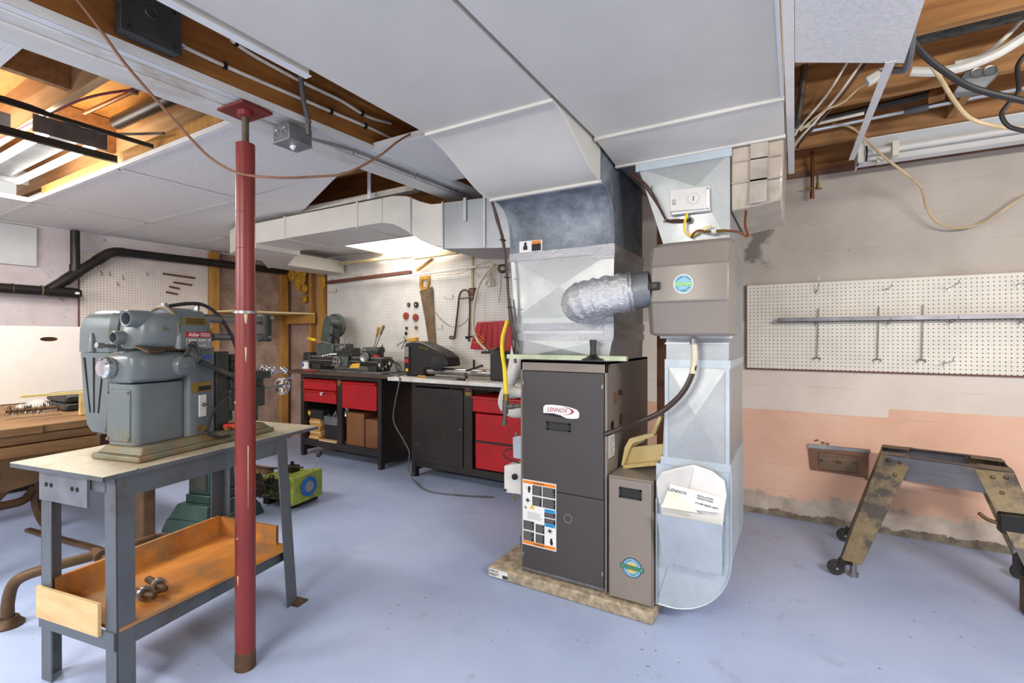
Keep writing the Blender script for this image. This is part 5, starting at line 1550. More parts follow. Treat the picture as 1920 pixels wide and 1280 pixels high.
# ================================================================== green pedestal and the small press behind the table
gp = thing('green_pedestal', 'dark green cast iron machine pedestal behind the steel table', 'pedestal', (-3.55, 1.85, 0))
GM = Matrix.Translation((-3.50, 1.87, 0)) @ Matrix.Rotation(math.radians(14), 4, 'Z')
MB(GM).hexa([(-.21, -.23, 0), (.17, -.23, 0), (.17, .27, 0), (-.21, .27, 0)], [(-.19, -.205, .085), (.15, -.205, .085), (.15, .245, .085), (-.19, .245, .085)]).build('foot', 'machine_green', gp, bevel=.006)
MB(GM).hexa([(-.185, -.20, .085), (.145, -.20, .085), (.145, .24, .085), (-.185, .24, .085)], [(-.15, -.16, .175), (.11, -.16, .175), (.11, .20, .175), (-.15, .20, .175)]).build('plinth', 'machine_green', gp, bevel=.006)
MB(GM).box(-.125, -.12, .175, .085, .12, .23).build('collar', 'machine_green', gp, bevel=.006)
MB(GM).hexa([(-.115, -.11, .23), (.075, -.11, .23), (.075, .10, .23), (-.115, .10, .23)], [(-.10, -.10, .80), (.06, -.10, .80), (.06, .09, .80), (-.10, .09, .80)]).build('column', 'machine_green', gp, bevel=.01)
MB(GM).box(-.10, -.116, .25, .05, -.108, .66).build('door_panel', 'machine_dark', gp, bevel=.003)
MB(GM).box(-.20, -.20, .80, .16, .18, .835).build('top_plate', 'machine_green', gp, bevel=.006)
ps = thing('small_machine', 'green and yellow portable machine with blue disc on the floor behind the table', 'machine', (-3.42, 2.45, 0))
PM = Matrix.Translation((-3.45, 2.45, 0)) @ Matrix.Rotation(math.radians(8), 4, 'Z')
MB(PM).box(-.16, -.16, .05, .16, .12, .22).build('body', 'press_green', ps, bevel=.01)
MB(PM).box(.10, -.20, .04, .20, .10, .25).build('front_housing', 'press_green', ps, bevel=.008)
MB(PM).lathe((.202, -.05, .15), (1, 0, 0), [(.075, 0), (.075, .012), (.045, .014), (.045, .004), (.001, .004)], 26).build('blue_disc', 'press_blue', ps)
MB(PM).cyl((.205, -.05, .15), (.214, -.05, .15), .044).build('disc_label', 'ink_grey', ps)
MB(PM).cyl((.17, .02, .25), (.20, .06, .36), .005).build('lever', 'bare_steel', ps)
MB(PM).lathe((.195, .053, .35), (.2, .3, .93), [(.008, 0), (.02, .012), (.022, .035), (.015, .05), (.001, .052)], 12).build('lever_knob', 'black_plastic', ps)
MB(PM).box(-.16, -.15, 0, -.10, .10, .05).box(.08, -.15, 0, .15, .10, .05).build('foot_rail', 'black_steel', ps, each=True)
random.seed(8)
for k in range(7):
    pts = [(random.uniform(-.20, .16), -.17 - random.random() * .05, random.uniform(.05, .25)) for _ in range(5)]
    MB(PM).tube(pts, .006, 6, 6).build('loose_cable', 'cable_black', ps)
MB(PM).tube([(-.30, -.10, .26), (-.12, -.12, .27), (.02, -.05, .28), (.10, 0, .27)], .008, 6, 6).build('loose_cable', 'cable_black', ps)
MB(PM).box(-.08, -.02, .22, .0, .06, .27).cyl((-.04, .02, .27), (-.04, .02, .30), .014).build('motor_clamp', 'black_steel', ps)
MB(PM).box(-.55, -.09, .20, -.18, -.03, .255).build('tool_bar', 'old_bench_wood', ps, bevel=.004)
MB(PM).box(-.40, -.12, 0, -.34, .0, .20).build('bar_foot', 'rust_iron', ps)
# ================================================================== black drain pipe on the left wall
dr = thing('drain_pipe', 'black plastic drain pipe with a wye along the left wall', 'pipe', (-5.62, 2.4, 1.7))
R = .042
MB().cyl((-5.612, .9, 1.705), (-5.612, 1.62, 1.70), R).build('lower_run', 'black_abs', dr)
MB().cyl((-5.612, 1.60, 1.70), (-5.612, 1.80, 1.697), R * 1.12).build('cleanout', 'black_abs', dr)
MB().cyl((-5.612, 1.80, 1.697), (-5.612, 1.815, 1.697), R * .8).build('cleanout_plug', 'black_plastic', dr)
MB().tube([(-5.612, 1.60, 1.715), (-5.612, 1.72, 1.82), (-5.612, 1.90, 1.985), (-5.612, 1.985, 2.06)], R, 18, 4).build('slanting_run', 'black_abs', dr)
MB().cyl((-5.612, 1.70, 1.80), (-5.612, 1.80, 1.895), R * 1.13).cyl((-5.612, 1.93, 2.01), (-5.612, 1.98, 2.055), R * 1.13).build('hub', 'black_abs', dr, each=True)
MB().tube([(-5.612, 1.97, 2.045), (-5.612, 2.02, 2.09), (-5.612, 2.08, 2.115), (-5.612, 2.15, 2.12)], R * 1.08, 18, 5).build('bend', 'black_abs', dr)
MB().cyl((-5.612, 2.12, 2.12), (-5.612, 3.86, 2.14), R).build('upper_run', 'black_abs', dr)
MB().cyl((-5.612, 1.775, 1.90), (-5.612, 1.775, 2.262), R * .82).cyl((-5.612, 1.775, 1.88), (-5.612, 1.775, 1.955), R * .98).build('riser', 'black_abs', dr)
for y in (1.37, 1.55):
    MB().torus((-5.612, y, 1.703), (0, 1, 0), R * 1.04, .004, 20, 6).build('strap', 'rust_iron' if y < 1.5 else 'disc_tan', dr)
MB().box(-5.565, 1.76, 1.685, -5.559, 1.79, 1.705).build('pipe_sticker', 'label_white', dr)
tag(MB().box(-5.729, .9, 1.915, -5.70, 1.545, 2.255).build('wall_panel', 'white_paint', bevel=.003), 'plain white access panel high on the left wall', 'panel')
# battens on the left pegboard
for (y0, y1, z, lab) in ((2.52, 2.83, 1.965, 'longest dark wooden strip hanging on the left pegboard, topmost'), (2.62, 2.80, 1.885, 'second dark wooden strip down on the left pegboard'), (2.58, 2.68, 1.835, 'short dark wooden strip, third down on the left pegboard'), (2.55, 2.66, 1.775, 'lowest short dark wooden strip on the left pegboard')):
    tag(MB().bar((-5.705, y0, z), (-5.705, y1, z - .015), .018, .018).build('wood_strip', 'dark_strip', bevel=.001), lab, 'strip', 'wood strips on the left pegboard')
for (x, y), wh in (((190, 512), 'leftmost'), ((205, 513), 'second from the left'), ((230, 520), 'just above the lone splayed one'), ((220, 532), 'splayed, in the middle'), ((232, 592), 'lowest'), ((275, 513), 'rightmost')):
    p = oX(x, y, -5.70)
    tag(MB().tube([(-5.715, p.y, p.z + .02), (-5.70, p.y, p.z + .018), (-5.695, p.y, p.z - .015), (-5.67, p.y, p.z - .02), (-5.668, p.y, p.z - .005)], .003, 6, 3).build('peg_hook', 'bare_steel'), 'small empty wire hook on the left pegboard, ' + wh, 'hook', 'empty hooks on the left pegboard')


# ================================================================== workbenches
def leg_post(mb_parent, x, y, z1, w=.05):
    o = MB().box(x, y, 0, x + w, y + w, z1).build('leg', 'bench_black', mb_parent, bevel=.002, seg=1)
    MB().cyl((x + w / 2, y - .003, .03), (x + w / 2, y + .002, .03), .008, n=8).build('leg_bolt', 'bare_steel', o)


YF, YB = 3.435, 3.95
ba = thing('workbench', 'black workbench with three red drawers and open shelf holding boxes', 'workbench', (-4.1, 3.7, 0))
for x in (-4.72, -4.11, -3.54):
    for y in (YF, YB - .05):
        if x == -4.11:
            if y == YF:
                MB().box(-4.125, YF, .14, -4.055, YF + .04, .875).build('centre_post', 'bench_black', ba)
            continue
        leg_post(ba, x, y, .90)
MB().box(-4.70, YF + .004, .86, -3.50, YB, .90).build('top_rail', 'bench_black', ba)
MB().box(-4.70, YF + .004, .12, -3.50, YF + .03, .19).build('bottom_rail', 'bench_black', ba)
MB().box(-3.515, YF + .05, .05, -3.495, YB - .02, .88).build('side_panel', 'bench_black', ba)
MB().box(-4.72, YF + .05, .05, -4.70, YB - .02, .88).build('side_panel', 'bench_black', ba)
MB().box(-4.69, YB - .03, .14, -3.52, YB - .02, .88).build('back_panel', 'bench_black', ba)
MB().box(-4.70, YF + .01, .165, -3.51, YB - .03, .185).build('shelf', 'pale_pine', ba)
MB().box(-4.67, YF + .03, .19, -4.125, YF + .034, .19).build('shelf_lip', 'bench_black', ba) if False else None


def drawer(parent, x0, z0, x1, z1, handle=True):
    d = MB().box(x0, YF - .006, z0, x1, YF + .35, z1).build('drawer', 'bench_red', parent, bevel=.002, seg=1)
    if handle:
        MB().prism([(x0, YF - .006, z1 - .002), (x0, YF - .028, z1 - .006), (x0, YF - .030, z1 - .016), (x0, YF - .008, z1 - .024)], (x1 - x0, 0, 0)).build('drawer_pull', 'bench_red', d, bevel=.001)
    return d


drawer(ba, -4.665, .735, -4.135, .845)
drawer(ba, -4.655, .60, -4.135, .728)
drawer(ba, -4.045, .57, -3.55, .845)
MB().box(-4.12, YF - .004, .80, -4.075, YF + .002, .845).build('badge', 'brass', ba)
tag(MB().tube([oY(603, 741, YF - .03), oY(600, 737, YF - .035), oY(605, 736, YF - .035), oY(601, 741, YF - .03)], .004, 6, 5).build('tie_ribbon', 'label_white'), 'small white ribbon knotted on the left red drawer pull', 'ribbon')
wt_ = thing('worktop', 'dark worn wooden top of the left workbench', 'worktop', (-4.2, 3.7, .90))
for k, (y0, y1) in enumerate(((3.39, 3.57), (3.572, 3.76), (3.762, 3.965))):
    MB().box(-4.975, y0, .90, -3.34, y1, .93).build('board', 'bench_top', wt_, bevel=.003)
# things on the open shelf
sz = .186
bx1 = thing('wood_offcut_pile', None, None, (0, 0, 0)) if False else None
for k in range(8):
    w = .16 + .012 * ((k * 7) % 4)
    x0 = -4.655 + .006 * ((k * 5) % 3)
    nm = ['lowest', 'second', 'third', 'fourth', 'fifth', 'sixth', 'seventh', 'topmost'][k]
    tag(MB().box(x0, YF + .06, sz + .028 * k, x0 + w, YF + .26 - .01 * (k % 3), sz + .028 * k + .026).build('wood_offcut', 'plywood' if k % 2 else 'pale_pine', bevel=.002, seg=1),
        nm + ' small wood offcut of the pile on the bench shelf', 'offcut', 'wood offcuts on the bench shelf')
tc = thing('small_case', 'black box with a gold shield emblem on the offcut pile', 'box', (-4.56, 3.58, sz + .226))
MB().box(-4.66, YF + .04, sz + .226, -4.41, YF + .24, sz + .32).build('body', 'black_plastic', tc, bevel=.005)
q = oY(580, 777, YF + .04)
MB().prism([(q.x - .02, YF + .0385, sz + .30), (q.x + .02, YF + .0385, sz + .30), (q.x + .02, YF + .0385, sz + .27), (q.x, YF + .0385, sz + .25), (q.x - .02, YF + .0385, sz + .27)], (0, .002, 0)).build('emblem', 'logo_gold', tc)
MB().box(-4.66, YF + .039, sz + .275, -4.41, YF + .0405, sz + .278).build('lid_seam', 'dark_box', tc)
tag(MB().box(-4.385, YF + .05, sz, -4.15, YF + .28, sz + .175).build('storage_bin', 'black_plastic', bevel=.008), 'black plastic bin beside the offcut pile', 'bin')
tn = thing('metal_tray', 'grey metal tray of small hardware on the black bin', 'tray', (-4.27, 3.55, sz + .175))
MB().box(-4.40, YF + .05, sz + .175, -4.145, YF + .26, sz + .18).box(-4.40, YF + .05, sz + .18, -4.145, YF + .054, sz + .265).box(-4.40, YF + .256, sz + .18, -4.145, YF + .26, sz + .265).box(-4.40, YF + .05, sz + .18, -4.396, YF + .26, sz + .265).box(-4.149, YF + .05, sz + .18, -4.145, YF + .26, sz + .265).build('tray', 'grey_box', tn)
mb = MB()
random.seed(2)
for k in range(14):
    p = V((random.uniform(-4.36, -4.18), YF + random.uniform(.08, .22), sz + .25))
    mb.bar(p, p + V((random.uniform(-.06, .06), random.uniform(-.03, .03), random.uniform(.01, .09))), .018, .008)
mb.build('hardware', 'bare_steel', tn, kind='stuff')
tag(MB().prism([(-4.40, YF - .01, .192), (-4.13, YF - .01, .192), (-4.14, YF + .045, .192), (-4.41, YF + .045, .192)], (0, 0, .016)).build('pine_slat', 'pale_pine'), 'pale pine slat in front of the black bin', 'slat')
for (x0, x1, h, lab) in ((-4.03, -3.765, .335, 'larger brown wood grain box on the bench shelf'), (-3.755, -3.575, .285, 'smaller brown wood grain box on the bench shelf')):
    sp = thing('wooden_box', lab, 'box', ((x0 + x1) / 2, 3.6, sz), 'brown boxes on the bench shelf')
    MB().box(x0, YF + .04, sz, x1, YF + .34, sz + h).build('case', 'brown_laminate', sp, bevel=.002, seg=1)
    MB().box(x0, YF + .037, sz, x0 + .008, YF + .042, sz + h).box(x1 - .008, YF + .037, sz, x1, YF + .042, sz + h).build('edge_strip', 'dark_strip', sp, each=True)

bb = thing('workbench', 'black workbench with a steel cupboard door and red drawers behind the furnace', 'workbench', (-2.5, 3.7, 0))
for x in (-3.10, -1.90):
    for y in (YF, YB - .05):
        leg_post(bb, x, y, .89)
MB().box(-3.09, YF + .004, .85, -1.86, YB, .89).build('top_rail', 'bench_black', bb)
MB().box(-3.09, YF + .004, .10, -1.86, YF + .03, .16).build('bottom_rail', 'bench_black', bb)
MB().box(-2.50, YF + .002, .12, -2.41, YF + .04, .87).build('centre_post', 'bench_black', bb)
MB().box(-3.10, YF + .05, .05, -3.08, YB - .02, .88).build('side_panel', 'bench_black', bb)
MB().box(-3.08, YF + .04, .12, -1.88, YB - .02, .13).build('floor_panel', 'bench_black', bb)
dd_ = MB().box(-3.06, YF - .008, .155, -2.505, YF + .01, .835).build('cupboard_door', 'bench_black', bb, bevel=.003, label='black steel cupboard door, rubbed brown at the foot')
q = oY(863, 805, YF - .008)
MB().lathe((q.x, YF - .008, q.z), (0, -1, 0), [(.008, 0), (.008, .006), (.001, .007)], 12).build('lock', 'bare_steel', dd_)
MB().box(-2.47, YF - .002, .835, -2.435, YF + .003, .86).build('badge', 'copper', bb)
MB().box(-2.48, YF - .002, .79, -2.42, YF + .003, .822).build('badge', 'brass', bb)
drawer(bb, -2.40, .66, -1.91, .795)
drawer(bb, -2.37, .415, -1.91, .645, False)
drawer(bb, -2.37, .175, -1.91, .40, False)
MB().box(-2.37, YF - .012, .40, -1.91, YF + .02, .416).build('drawer_divider', 'bench_black', bb)
w2 = MB().box(-3.32, 3.345, .89, -1.55, 3.965, .925).build('worktop', 'bench_top_white', bevel=.004)
tag(w2, 'whitish worn top of the right workbench', 'worktop')

# ================================================================== metal lathe on the left bench
mt = thing('metal_lathe', 'small green metal lathe with belt guard on the left workbench', 'lathe', (-4.2, 3.62, .93))
zl = .93
MB().box(-4.80, 3.48, zl, -3.52, 3.78, zl + .018).build('drip_tray', 'grey_box', mt, bevel=.004)
MB().box(-4.66, 3.53, zl + .018, -4.52, 3.73, zl + .08).build('bed_foot', 'machine_dark', mt, bevel=.006)
MB().box(-3.78, 3.53, zl + .018, -3.66, 3.73, zl + .08).build('bed_foot', 'machine_dark', mt, bevel=.006)
MB().prism([(-4.72, 3.555, zl + .15), (-3.60, 3.555, zl + .15), (-3.60, 3.555, zl + .095), (-3.78, 3.555, zl + .06), (-4.1, 3.555, zl + .085), (-4.45, 3.555, zl + .05), (-4.72, 3.555, zl + .08)], (0, .13, 0)).build('bed', 'machine_dark', mt, bevel=.004)
MB().box(-4.72, 3.55, zl + .15, -3.59, 3.575, zl + .168).box(-4.72, 3.66, zl + .15, -3.59, 3.69, zl + .168).build('bed_way', 'bare_steel', mt, each=True)
MB().cyl((-4.70, 3.535, zl + .115), (-3.62, 3.535, zl + .115), .008).build('lead_screw', 'bare_steel', mt)
MB().cyl((-4.70, 3.53, zl + .09), (-3.62, 3.53, zl + .09), .006).build('feed_rod', 'machine_dark', mt)
MB().box(-4.82, 3.53, zl + .02, -4.70, 3.70, zl + .20).build('gear_cover', 'machine_dark', mt, bevel=.02)
MB().box(-3.66, 3.53, zl + .08, -3.59, 3.56, zl + .14).build('end_bearing', 'machine_dark', mt, bevel=.004)
MB().box(-4.60, 3.54, zl + .168, -4.33, 3.71, zl + .30).build('headstock', 'lathe_green', mt, bevel=.012)
# belt guard: slanting hood over the pulleys
hood = []
for t, w, dz in ((0, .07, 0), (.25, .075, 0), (.7, .085, 0), (.92, .075, 0), (1, .03, .0)):
    x = -4.56 + .10 * t; z = zl + .19 + .42 * t
    hood.append([(x - w, 3.60, z), (x + w, 3.60, z - .03), (x + w, 3.72, z - .03), (x - w, 3.72, z)])
MB().loft(hood).build('belt_hood', 'lathe_green', mt, bevel=.015)
MB().lathe((-4.54, 3.76, zl + .50), (0, 1, 0), [(.001, -.05), (.09, -.05), (.135, -.03), (.14, .02), (.12, .05), (.001, .05)], 26).build('motor_pulley_guard', 'lathe_green', mt)
MB().cyl((-4.40, 3.66, zl + .30), (-4.40, 3.66, zl + .52), .03).cyl((-4.43, 3.62, zl + .52), (-4.30, 3.62, zl + .47), .025).build('countershaft_bracket', 'machine_dark', mt)
MB().cyl((-4.34, 3.58, zl + .35), (-4.33, 3.57, zl + .50), .008).ball((-4.33, 3.57, zl + .50), .02).build('clutch_lever', 'black_steel', mt)
MB().cyl((-4.42, 3.58, zl + .40), (-4.26, 3.57, zl + .34), .01).ball((-4.26, 3.57, zl + .34), .014).build('tension_lever', 'black_steel', mt)
MB().lathe((-4.33, 3.62, zl + .235), (1, 0, 0), [(.035, 0), (.05, .01), (.05, .05), (.03, .055), (.03, .075), (.012, .077), (.012, .05)], 22).build('chuck', 'bare_steel', mt)
MB().box(-4.26, 3.53, zl + .168, -4.02, 3.71, zl + .20).build('carriage', 'machine_dark', mt, bevel=.004)
MB().box(-4.24, 3.51, zl + .055, -4.06, 3.54, zl + .17).build('apron', 'lathe_green', mt, bevel=.006)
MB().torus((-4.20, 3.49, zl + .11), (0, 1, 0), .05, .007, 26, 6).build('apron_handwheel', 'chrome', mt)
MB().bar((-4.25, 3.49, zl + .11), (-4.15, 3.49, zl + .11), .006, .010).bar((-4.20, 3.49, zl + .06), (-4.20, 3.49, zl + .16), .006, .010).cyl((-4.24, 3.49, zl + .07), (-4.24, 3.455, zl + .07), .007).build('wheel_spokes', 'chrome', mt)
MB().box(-4.18, 3.55, zl + .20, -4.05, 3.68, zl + .255).box(-4.15, 3.56, zl + .255, -4.09, 3.62, zl + .30).build('tool_post', 'machine_dark', mt, bevel=.004)
mb = MB()
for x, y in ((-4.14, 3.58), (-4.10, 3.60), (-4.12, 3.64)):
    mb.cyl((x, y, zl + .29), (x, y, zl + .335), .006, n=8)
mb.build('post_screw', 'bare_steel', mt, each=True)
mb = MB()
mb.cyl((-4.30, 3.50, zl + .185), (-4.24, 3.53, zl + .19), .012)
for k in range(4):
    mb.ball((-4.42 + .04 * k, 3.49, zl + .165 + .006 * k), .016, n=10, m=6)
mb.build('cross_slide_crank', 'chrome', mt)
MB().cyl((-3.98, 3.62, zl + .235), (-3.93, 3.62, zl + .235), .005).lathe((-3.94, 3.62, zl + .235), (1, 0, 0), [(.014, 0), (.03, .012), (.034, .04), (.026, .075), (.02, .085)], 20).build('drill_chuck', 'bare_steel', mt)
MB().box(-3.87, 3.56, zl + .168, -3.70, 3.68, zl + .21).build('tailstock_base', 'machine_dark', mt, bevel=.006)
MB().cyl((-3.87, 3.62, zl + .235), (-3.70, 3.62, zl + .235), .034).build('tailstock', 'lathe_green', mt)
MB().lathe((-3.82, 3.53, zl + .16), (.25, -1, 0), [(.05, 0), (.055, .01), (.045, .02), (.03, .012), (.001, .012)], 22).build('indexing_wheel', 'bare_steel', mt)
MB().lathe((-3.70, 3.62, zl + .235), (1, 0, 0), [(.02, 0), (.02, .02), (.038, .025), (.038, .035), (.001, .036)], 18).cyl((-3.66, 3.60, zl + .26), (-3.60, 3.56, zl + .29), .006).build('tailstock_wheel', 'machine_dark', mt)
MB().box(-3.72, 3.55, zl + .168, -3.66, 3.58, zl + .19).build('red_tab', 'plug_red', mt)
fi = thing('screwdriver', 'screwdriver with a yellow handle sticking out of the metal lathe', 'screwdriver', oY(590, 637, 3.50))
MB().cyl(oY(597, 639, 3.50), oY(620, 644, 3.56), .005, .003).build('shank', 'bare_steel', fi)
MB().lathe(oY(577, 634, 3.49), oY(598, 639, 3.50) - oY(577, 634, 3.49), [(.001, 0), (.018, .006), (.016, .04), (.019, .09), (.012, .125), (.007, .13)], 12).build('handle', 'tool_yellow', fi)
for (x0, y0, x1, y1, c, lab) in ((706, 632, 711, 612, 'saw_handle', 'file with pale wooden handle standing on the lathe tailstock'), (713, 628, 719, 612, 'disc_tan', 'file with dark handle standing behind the other on the lathe tailstock')):
    a_, b_ = oY(x0, y0, 3.60), oY(x1, y1, 3.60)
    ft = thing('hand_file', lab, 'file', a_, 'files on the tailstock')
    a2 = a_ + (a_ - b_) * 1.9
    MB().cyl(a2, a_, .006).build('tang', 'bare_steel', ft)
    MB().lathe(a_, b_ - a_, [(.008, 0), (.014, .01), (.012, .05), (.018, .085), (.014, .11), (.001, .115)], 12).build('handle', c, ft)
gl = thing('change_gears', 'stack of loose change gears beside the metal lathe', 'gears', oY(722, 688, 3.44))
random.seed(6)
for k, (x, y, r) in enumerate(((712, 684, .045), (718, 690, .032), (724, 687, .03), (731, 681, .04), (728, 690, .03))):
    p = oY(x, y, 3.46 + .012 * k)
    pts = []
    for i in range(36):
        a = 2 * math.pi * i / 36
        rr = r * (1.0 if i % 2 else .9)
        pts.append(p + V((rr * math.cos(a), -.015 * math.cos(a), rr * math.sin(a))))
    g_ = MB().prism(pts, (0, .014, 0)).build('gear', 'machine_dark', gl)
    MB().cyl(p + V((0, -.002, 0)), p + V((0, .016, 0)), r * .38).build('bore', 'bench_top_white', g_)
tn_ = thing('oil_can', 'small grey tin with a blue label at the left of the lathe', 'tin', (-4.90, 3.55, .93))
q = oY(572, 684, 3.52)
MB().lathe((q.x, 3.54, .93), (0, 0, 1), [(.045, 0), (.045, .11), (.042, .113), (.001, .113)], 20).build('can', 'grey_box', tn_)
MB().lathe((q.x, 3.54, .945), (0, 0, 1), [(.0455, 0), (.0455, .075), (.045, .076)], 20).build('label', 'label_white', tn_)
MB().box(q.x - .012, 3.493, .97, q.x + .012, 3.496, 1.01).build('blue_mark', 'tag_blue', tn_)
tag(MB().prism([oY(655, 690, 3.44), oY(661, 683, 3.50), oY(675, 682, 3.50), oY(673, 690, 3.44)], (0, 0, .008)).build('paper_note', 'wood_yellow'), 'yellow paper packet lying in front of the lathe', 'paper')
tag(MB().prism([(-4.69, 3.42, .931), (-4.50, 3.41, .931), (-4.48, 3.46, .931), (-4.67, 3.47, .931)], (0, 0, .012)).build('red_tool_roll', 'plug_red', bevel=.003), 'small red tool pouch on the left bench edge', 'pouch')
for k in range(3):
    tag(MB().tube([(-3.62, 3.70, zl + .15 - .02 * k), (-3.52 + .02 * k, 3.66, zl + .10), (-3.44 + .03 * k, 3.60, zl + .04), (-3.30, 3.55 - .02 * k, zl + .02)], .006, 6, 6).build('power_lead', 'cable_black'),
        ['uppermost', 'middle', 'lowest'][k] + ' black lead trailing from lathe to the dark headstock', 'lead', 'leads between the two lathes')

# ================================================================== wood lathe on the right bench
wd = thing('wood_lathe', 'black wood lathe with steel tube bed on the right workbench', 'lathe', (-2.7, 3.6, .925))
zw = .925
MB().prism([(-3.27, 3.52, zw), (-3.27, 3.52, 1.235), (-3.22, 3.52, 1.25), (-3.12, 3.52, 1.26), (-3.05, 3.52, 1.25), (-2.83, 3.52, 1.165), (-2.75, 3.52, 1.11), (-2.73, 3.52, 1.03), (-3.02, 3.52, 1.005), (-3.03, 3.52, zw)], (0, .20, 0)).build('headstock', 'black_plastic', wd, bevel=.02)
MB().lathe((-2.86, 3.515, 1.06), (.3, -1, 0), [(.07, 0), (.075, .012), (.055, .02), (.001, .021)], 22).build('motor_end', 'ink_black', wd)
MB().box(-3.262, 3.512, .96, -3.195, 3.522, 1.215).build('control_panel', 'ink_black', wd)
MB().box(-3.255, 3.507, 1.11, -3.205, 3.514, 1.21).build('chart', 'ink_grey', wd)
MB().box(-3.255, 3.507, 1.055, -3.205, 3.514, 1.09).build('red_switch_plate', 'plug_red', wd)
MB().lathe((-3.225, 3.512, .985), (0, -1, 0), [(.016, 0), (.016, .008), (.001, .012)], 14).build('yellow_key', 'label_yellow', wd)
MB().tube([(-3.075, 3.517, 1.195), (-3.065, 3.517, 1.212), (-3.052, 3.517, 1.195), (-3.038, 3.517, 1.208), (-3.028, 3.517, 1.192)], .004, 6, 4).tube([(-3.005, 3.517, 1.205), (-3.018, 3.517, 1.198), (-3.005, 3.517, 1.186), (-2.99, 3.517, 1.198), (-2.985, 3.517, 1.184), (-2.968, 3.517, 1.186)], .004, 6, 4).build('gold_script', 'brass', wd, each=True)
MB().cyl((-3.03, 3.58, zw + .055), (-2.0, 3.58, zw + .055), .032).build('bed_tube', 'bare_steel', wd)
MB().cyl((-3.03, 3.68, zw + .055), (-2.0, 3.68, zw + .055), .028).build('bed_tube', 'bare_steel', wd)
MB().hexa([(-2.27, 3.50, zw), (-2.12, 3.50, zw), (-2.12, 3.72, zw), (-2.27, 3.72, zw)], [(-2.27, 3.50, 1.17), (-2.17, 3.50, 1.17), (-2.17, 3.72, 1.17), (-2.27, 3.72, 1.17)]).build('tailstock', 'black_plastic', wd, bevel=.012)
MB().lathe((-2.10, 3.60, 1.17), (1, 0, 0), [(.02, 0), (.06, .01), (.062, .035), (.02, .04)], 22).cyl((-2.42, 3.60, 1.165), (-2.10, 3.60, 1.17), .012).build('tailstock_quill', 'black_steel', wd)
MB().bar((-2.52, 3.50, 1.0), (-2.38, 3.56, 1.05), .03, .02).cyl((-2.45, 3.52, 1.02), (-2.45, 3.52, 1.10), .010).bar((-2.50, 3.46, .98), (-2.44, 3.40, .95), .02, .02).build('tool_rest', 'black_steel', wd, bevel=.003)
tag(MB().prism([(-2.77, 3.80, .926), (-2.5, 3.80, .926), (-2.5, 3.80, 1.0), (-2.77, 3.80, .99)], (0, .03, 0)).build('wood_block', 'wood_yellow'), 'yellow varnished board behind the lathe tubes', 'board')
tag(MB().prism([(-2.45, 3.80, .926), (-2.2, 3.80, .926), (-2.2, 3.80, .99), (-2.45, 3.80, .99)], (0, .03, 0)).build('wood_block', 'plywood'), 'brownish plywood block behind the lathe tool rest', 'board')
ch = thing('turning_chisel', 'long turning chisel lying along the front of the right bench', 'chisel', (-2.8, 3.40, .926))
MB().bar((-2.92, 3.43, .935), (-2.52, 3.38, .935), .03, .012).build('blade', 'bare_steel', ch)
MB().cyl((-3.02, 3.44, .937), (-2.92, 3.43, .937), .011).build('handle', 'saw_handle', ch)
MB().cyl((-2.52, 3.38, .938), (-2.44, 3.37, .938), .011).build('ferrule', 'black_steel', ch)
tag(MB().tube([(-3.22, 3.50, .95), (-3.34, 3.42, .945), (-3.30, 3.36, .95), (-3.16, 3.335, .93), (-3.16, 3.325, .85), (-3.20, 3.325, .70), (-3.22, 3.325, .52), (-3.10, 3.325, .36), (-3.02, 3.32, .25), (-3.03, 3.31, .12), (-2.90, 3.25, .03), (-2.65, 3.15, .008), (-2.35, 3.2, .008), (-2.1, 3.3, .008)], .007, 8, 6).build('extension_cord', 'cable_grey'),
    'grey power cord falling from the right bench and trailing on the floor', 'cord')

# ================================================================== things on the white pegboard
YP = 3.97
sw_ = thing('hand_saw', 'old hand saw with wooden handle hanging on the white pegboard', 'saw', oY(800, 640, YP))
bl = [oY(787, 545, 3.955), oY(811, 537, 3.955), oY(814, 600, 3.955), oY(817, 655, 3.955), oY(805, 655, 3.955), oY(797, 600, 3.955)]
MB().prism(bl, (0, .003, 0)).build('blade', 'saw_steel', sw_)
hp = [oY(786, 518, 3.95), oY(805, 516, 3.95), oY(805, 530, 3.95), oY(801, 542, 3.95), oY(790, 545, 3.95), oY(786, 536, 3.95)]
hpc = sum(hp, V((0, 0, 0))) / 6
mb = MB()
inner = [hpc + (p - hpc) * .5 for p in hp]
for i in range(6):
    j = (i + 1) % 6
    mb.prism([hp[i], hp[j], inner[j], inner[i]], (0, .02, 0))
mb.build('handle', 'saw_handle', sw_, bevel=.002)
for k, (x, y, r, m, lab) in enumerate(((765, 571, .022, 'dark_box', 'small dark grinding wheel at the top of the disc cluster'), (779, 571, .032, 'machine_dark', 'toothed dark wheel at the top right of the disc cluster'), (760, 592, .040, 'disc_red', 'left of two red sanding discs on the pegboard'), (778, 595, .040, 'disc_red', 'right of two red sanding discs on the pegboard'), (761, 615, .017, 'dark_box', 'small dark ring below the left red disc'), (779, 614, .022, 'disc_tan', 'tan felt disc below the right red disc'), (760, 625, .017, 'black_steel', 'lowest small black ring of the disc cluster'))):
    p = oY(x, y, 3.955)
    ds = thing('grinding_disc', lab, 'disc', p, 'discs on the white pegboard')
    MB().lathe((p.x, 3.97, p.z), (0, -1, 0), [(.001, 0), (r, 0), (r, .010), (r * .4, .011), (r * .35, .014), (.001, .014)], 24).build('disc', m, ds)
    MB().cyl((p.x, 3.957, p.z), (p.x, 3.950, p.z), r * .22, n=10).build('arbor_pin', 'bench_top_white' if k in (0, 1, 4) else 'brass', ds)
for (xa, ya, xb, yb, w, lab) in ((851, 545, 866, 638, 16, 'left leg of bracket') if False else (0, 0, 0, 0, 0, ''),):
    pass
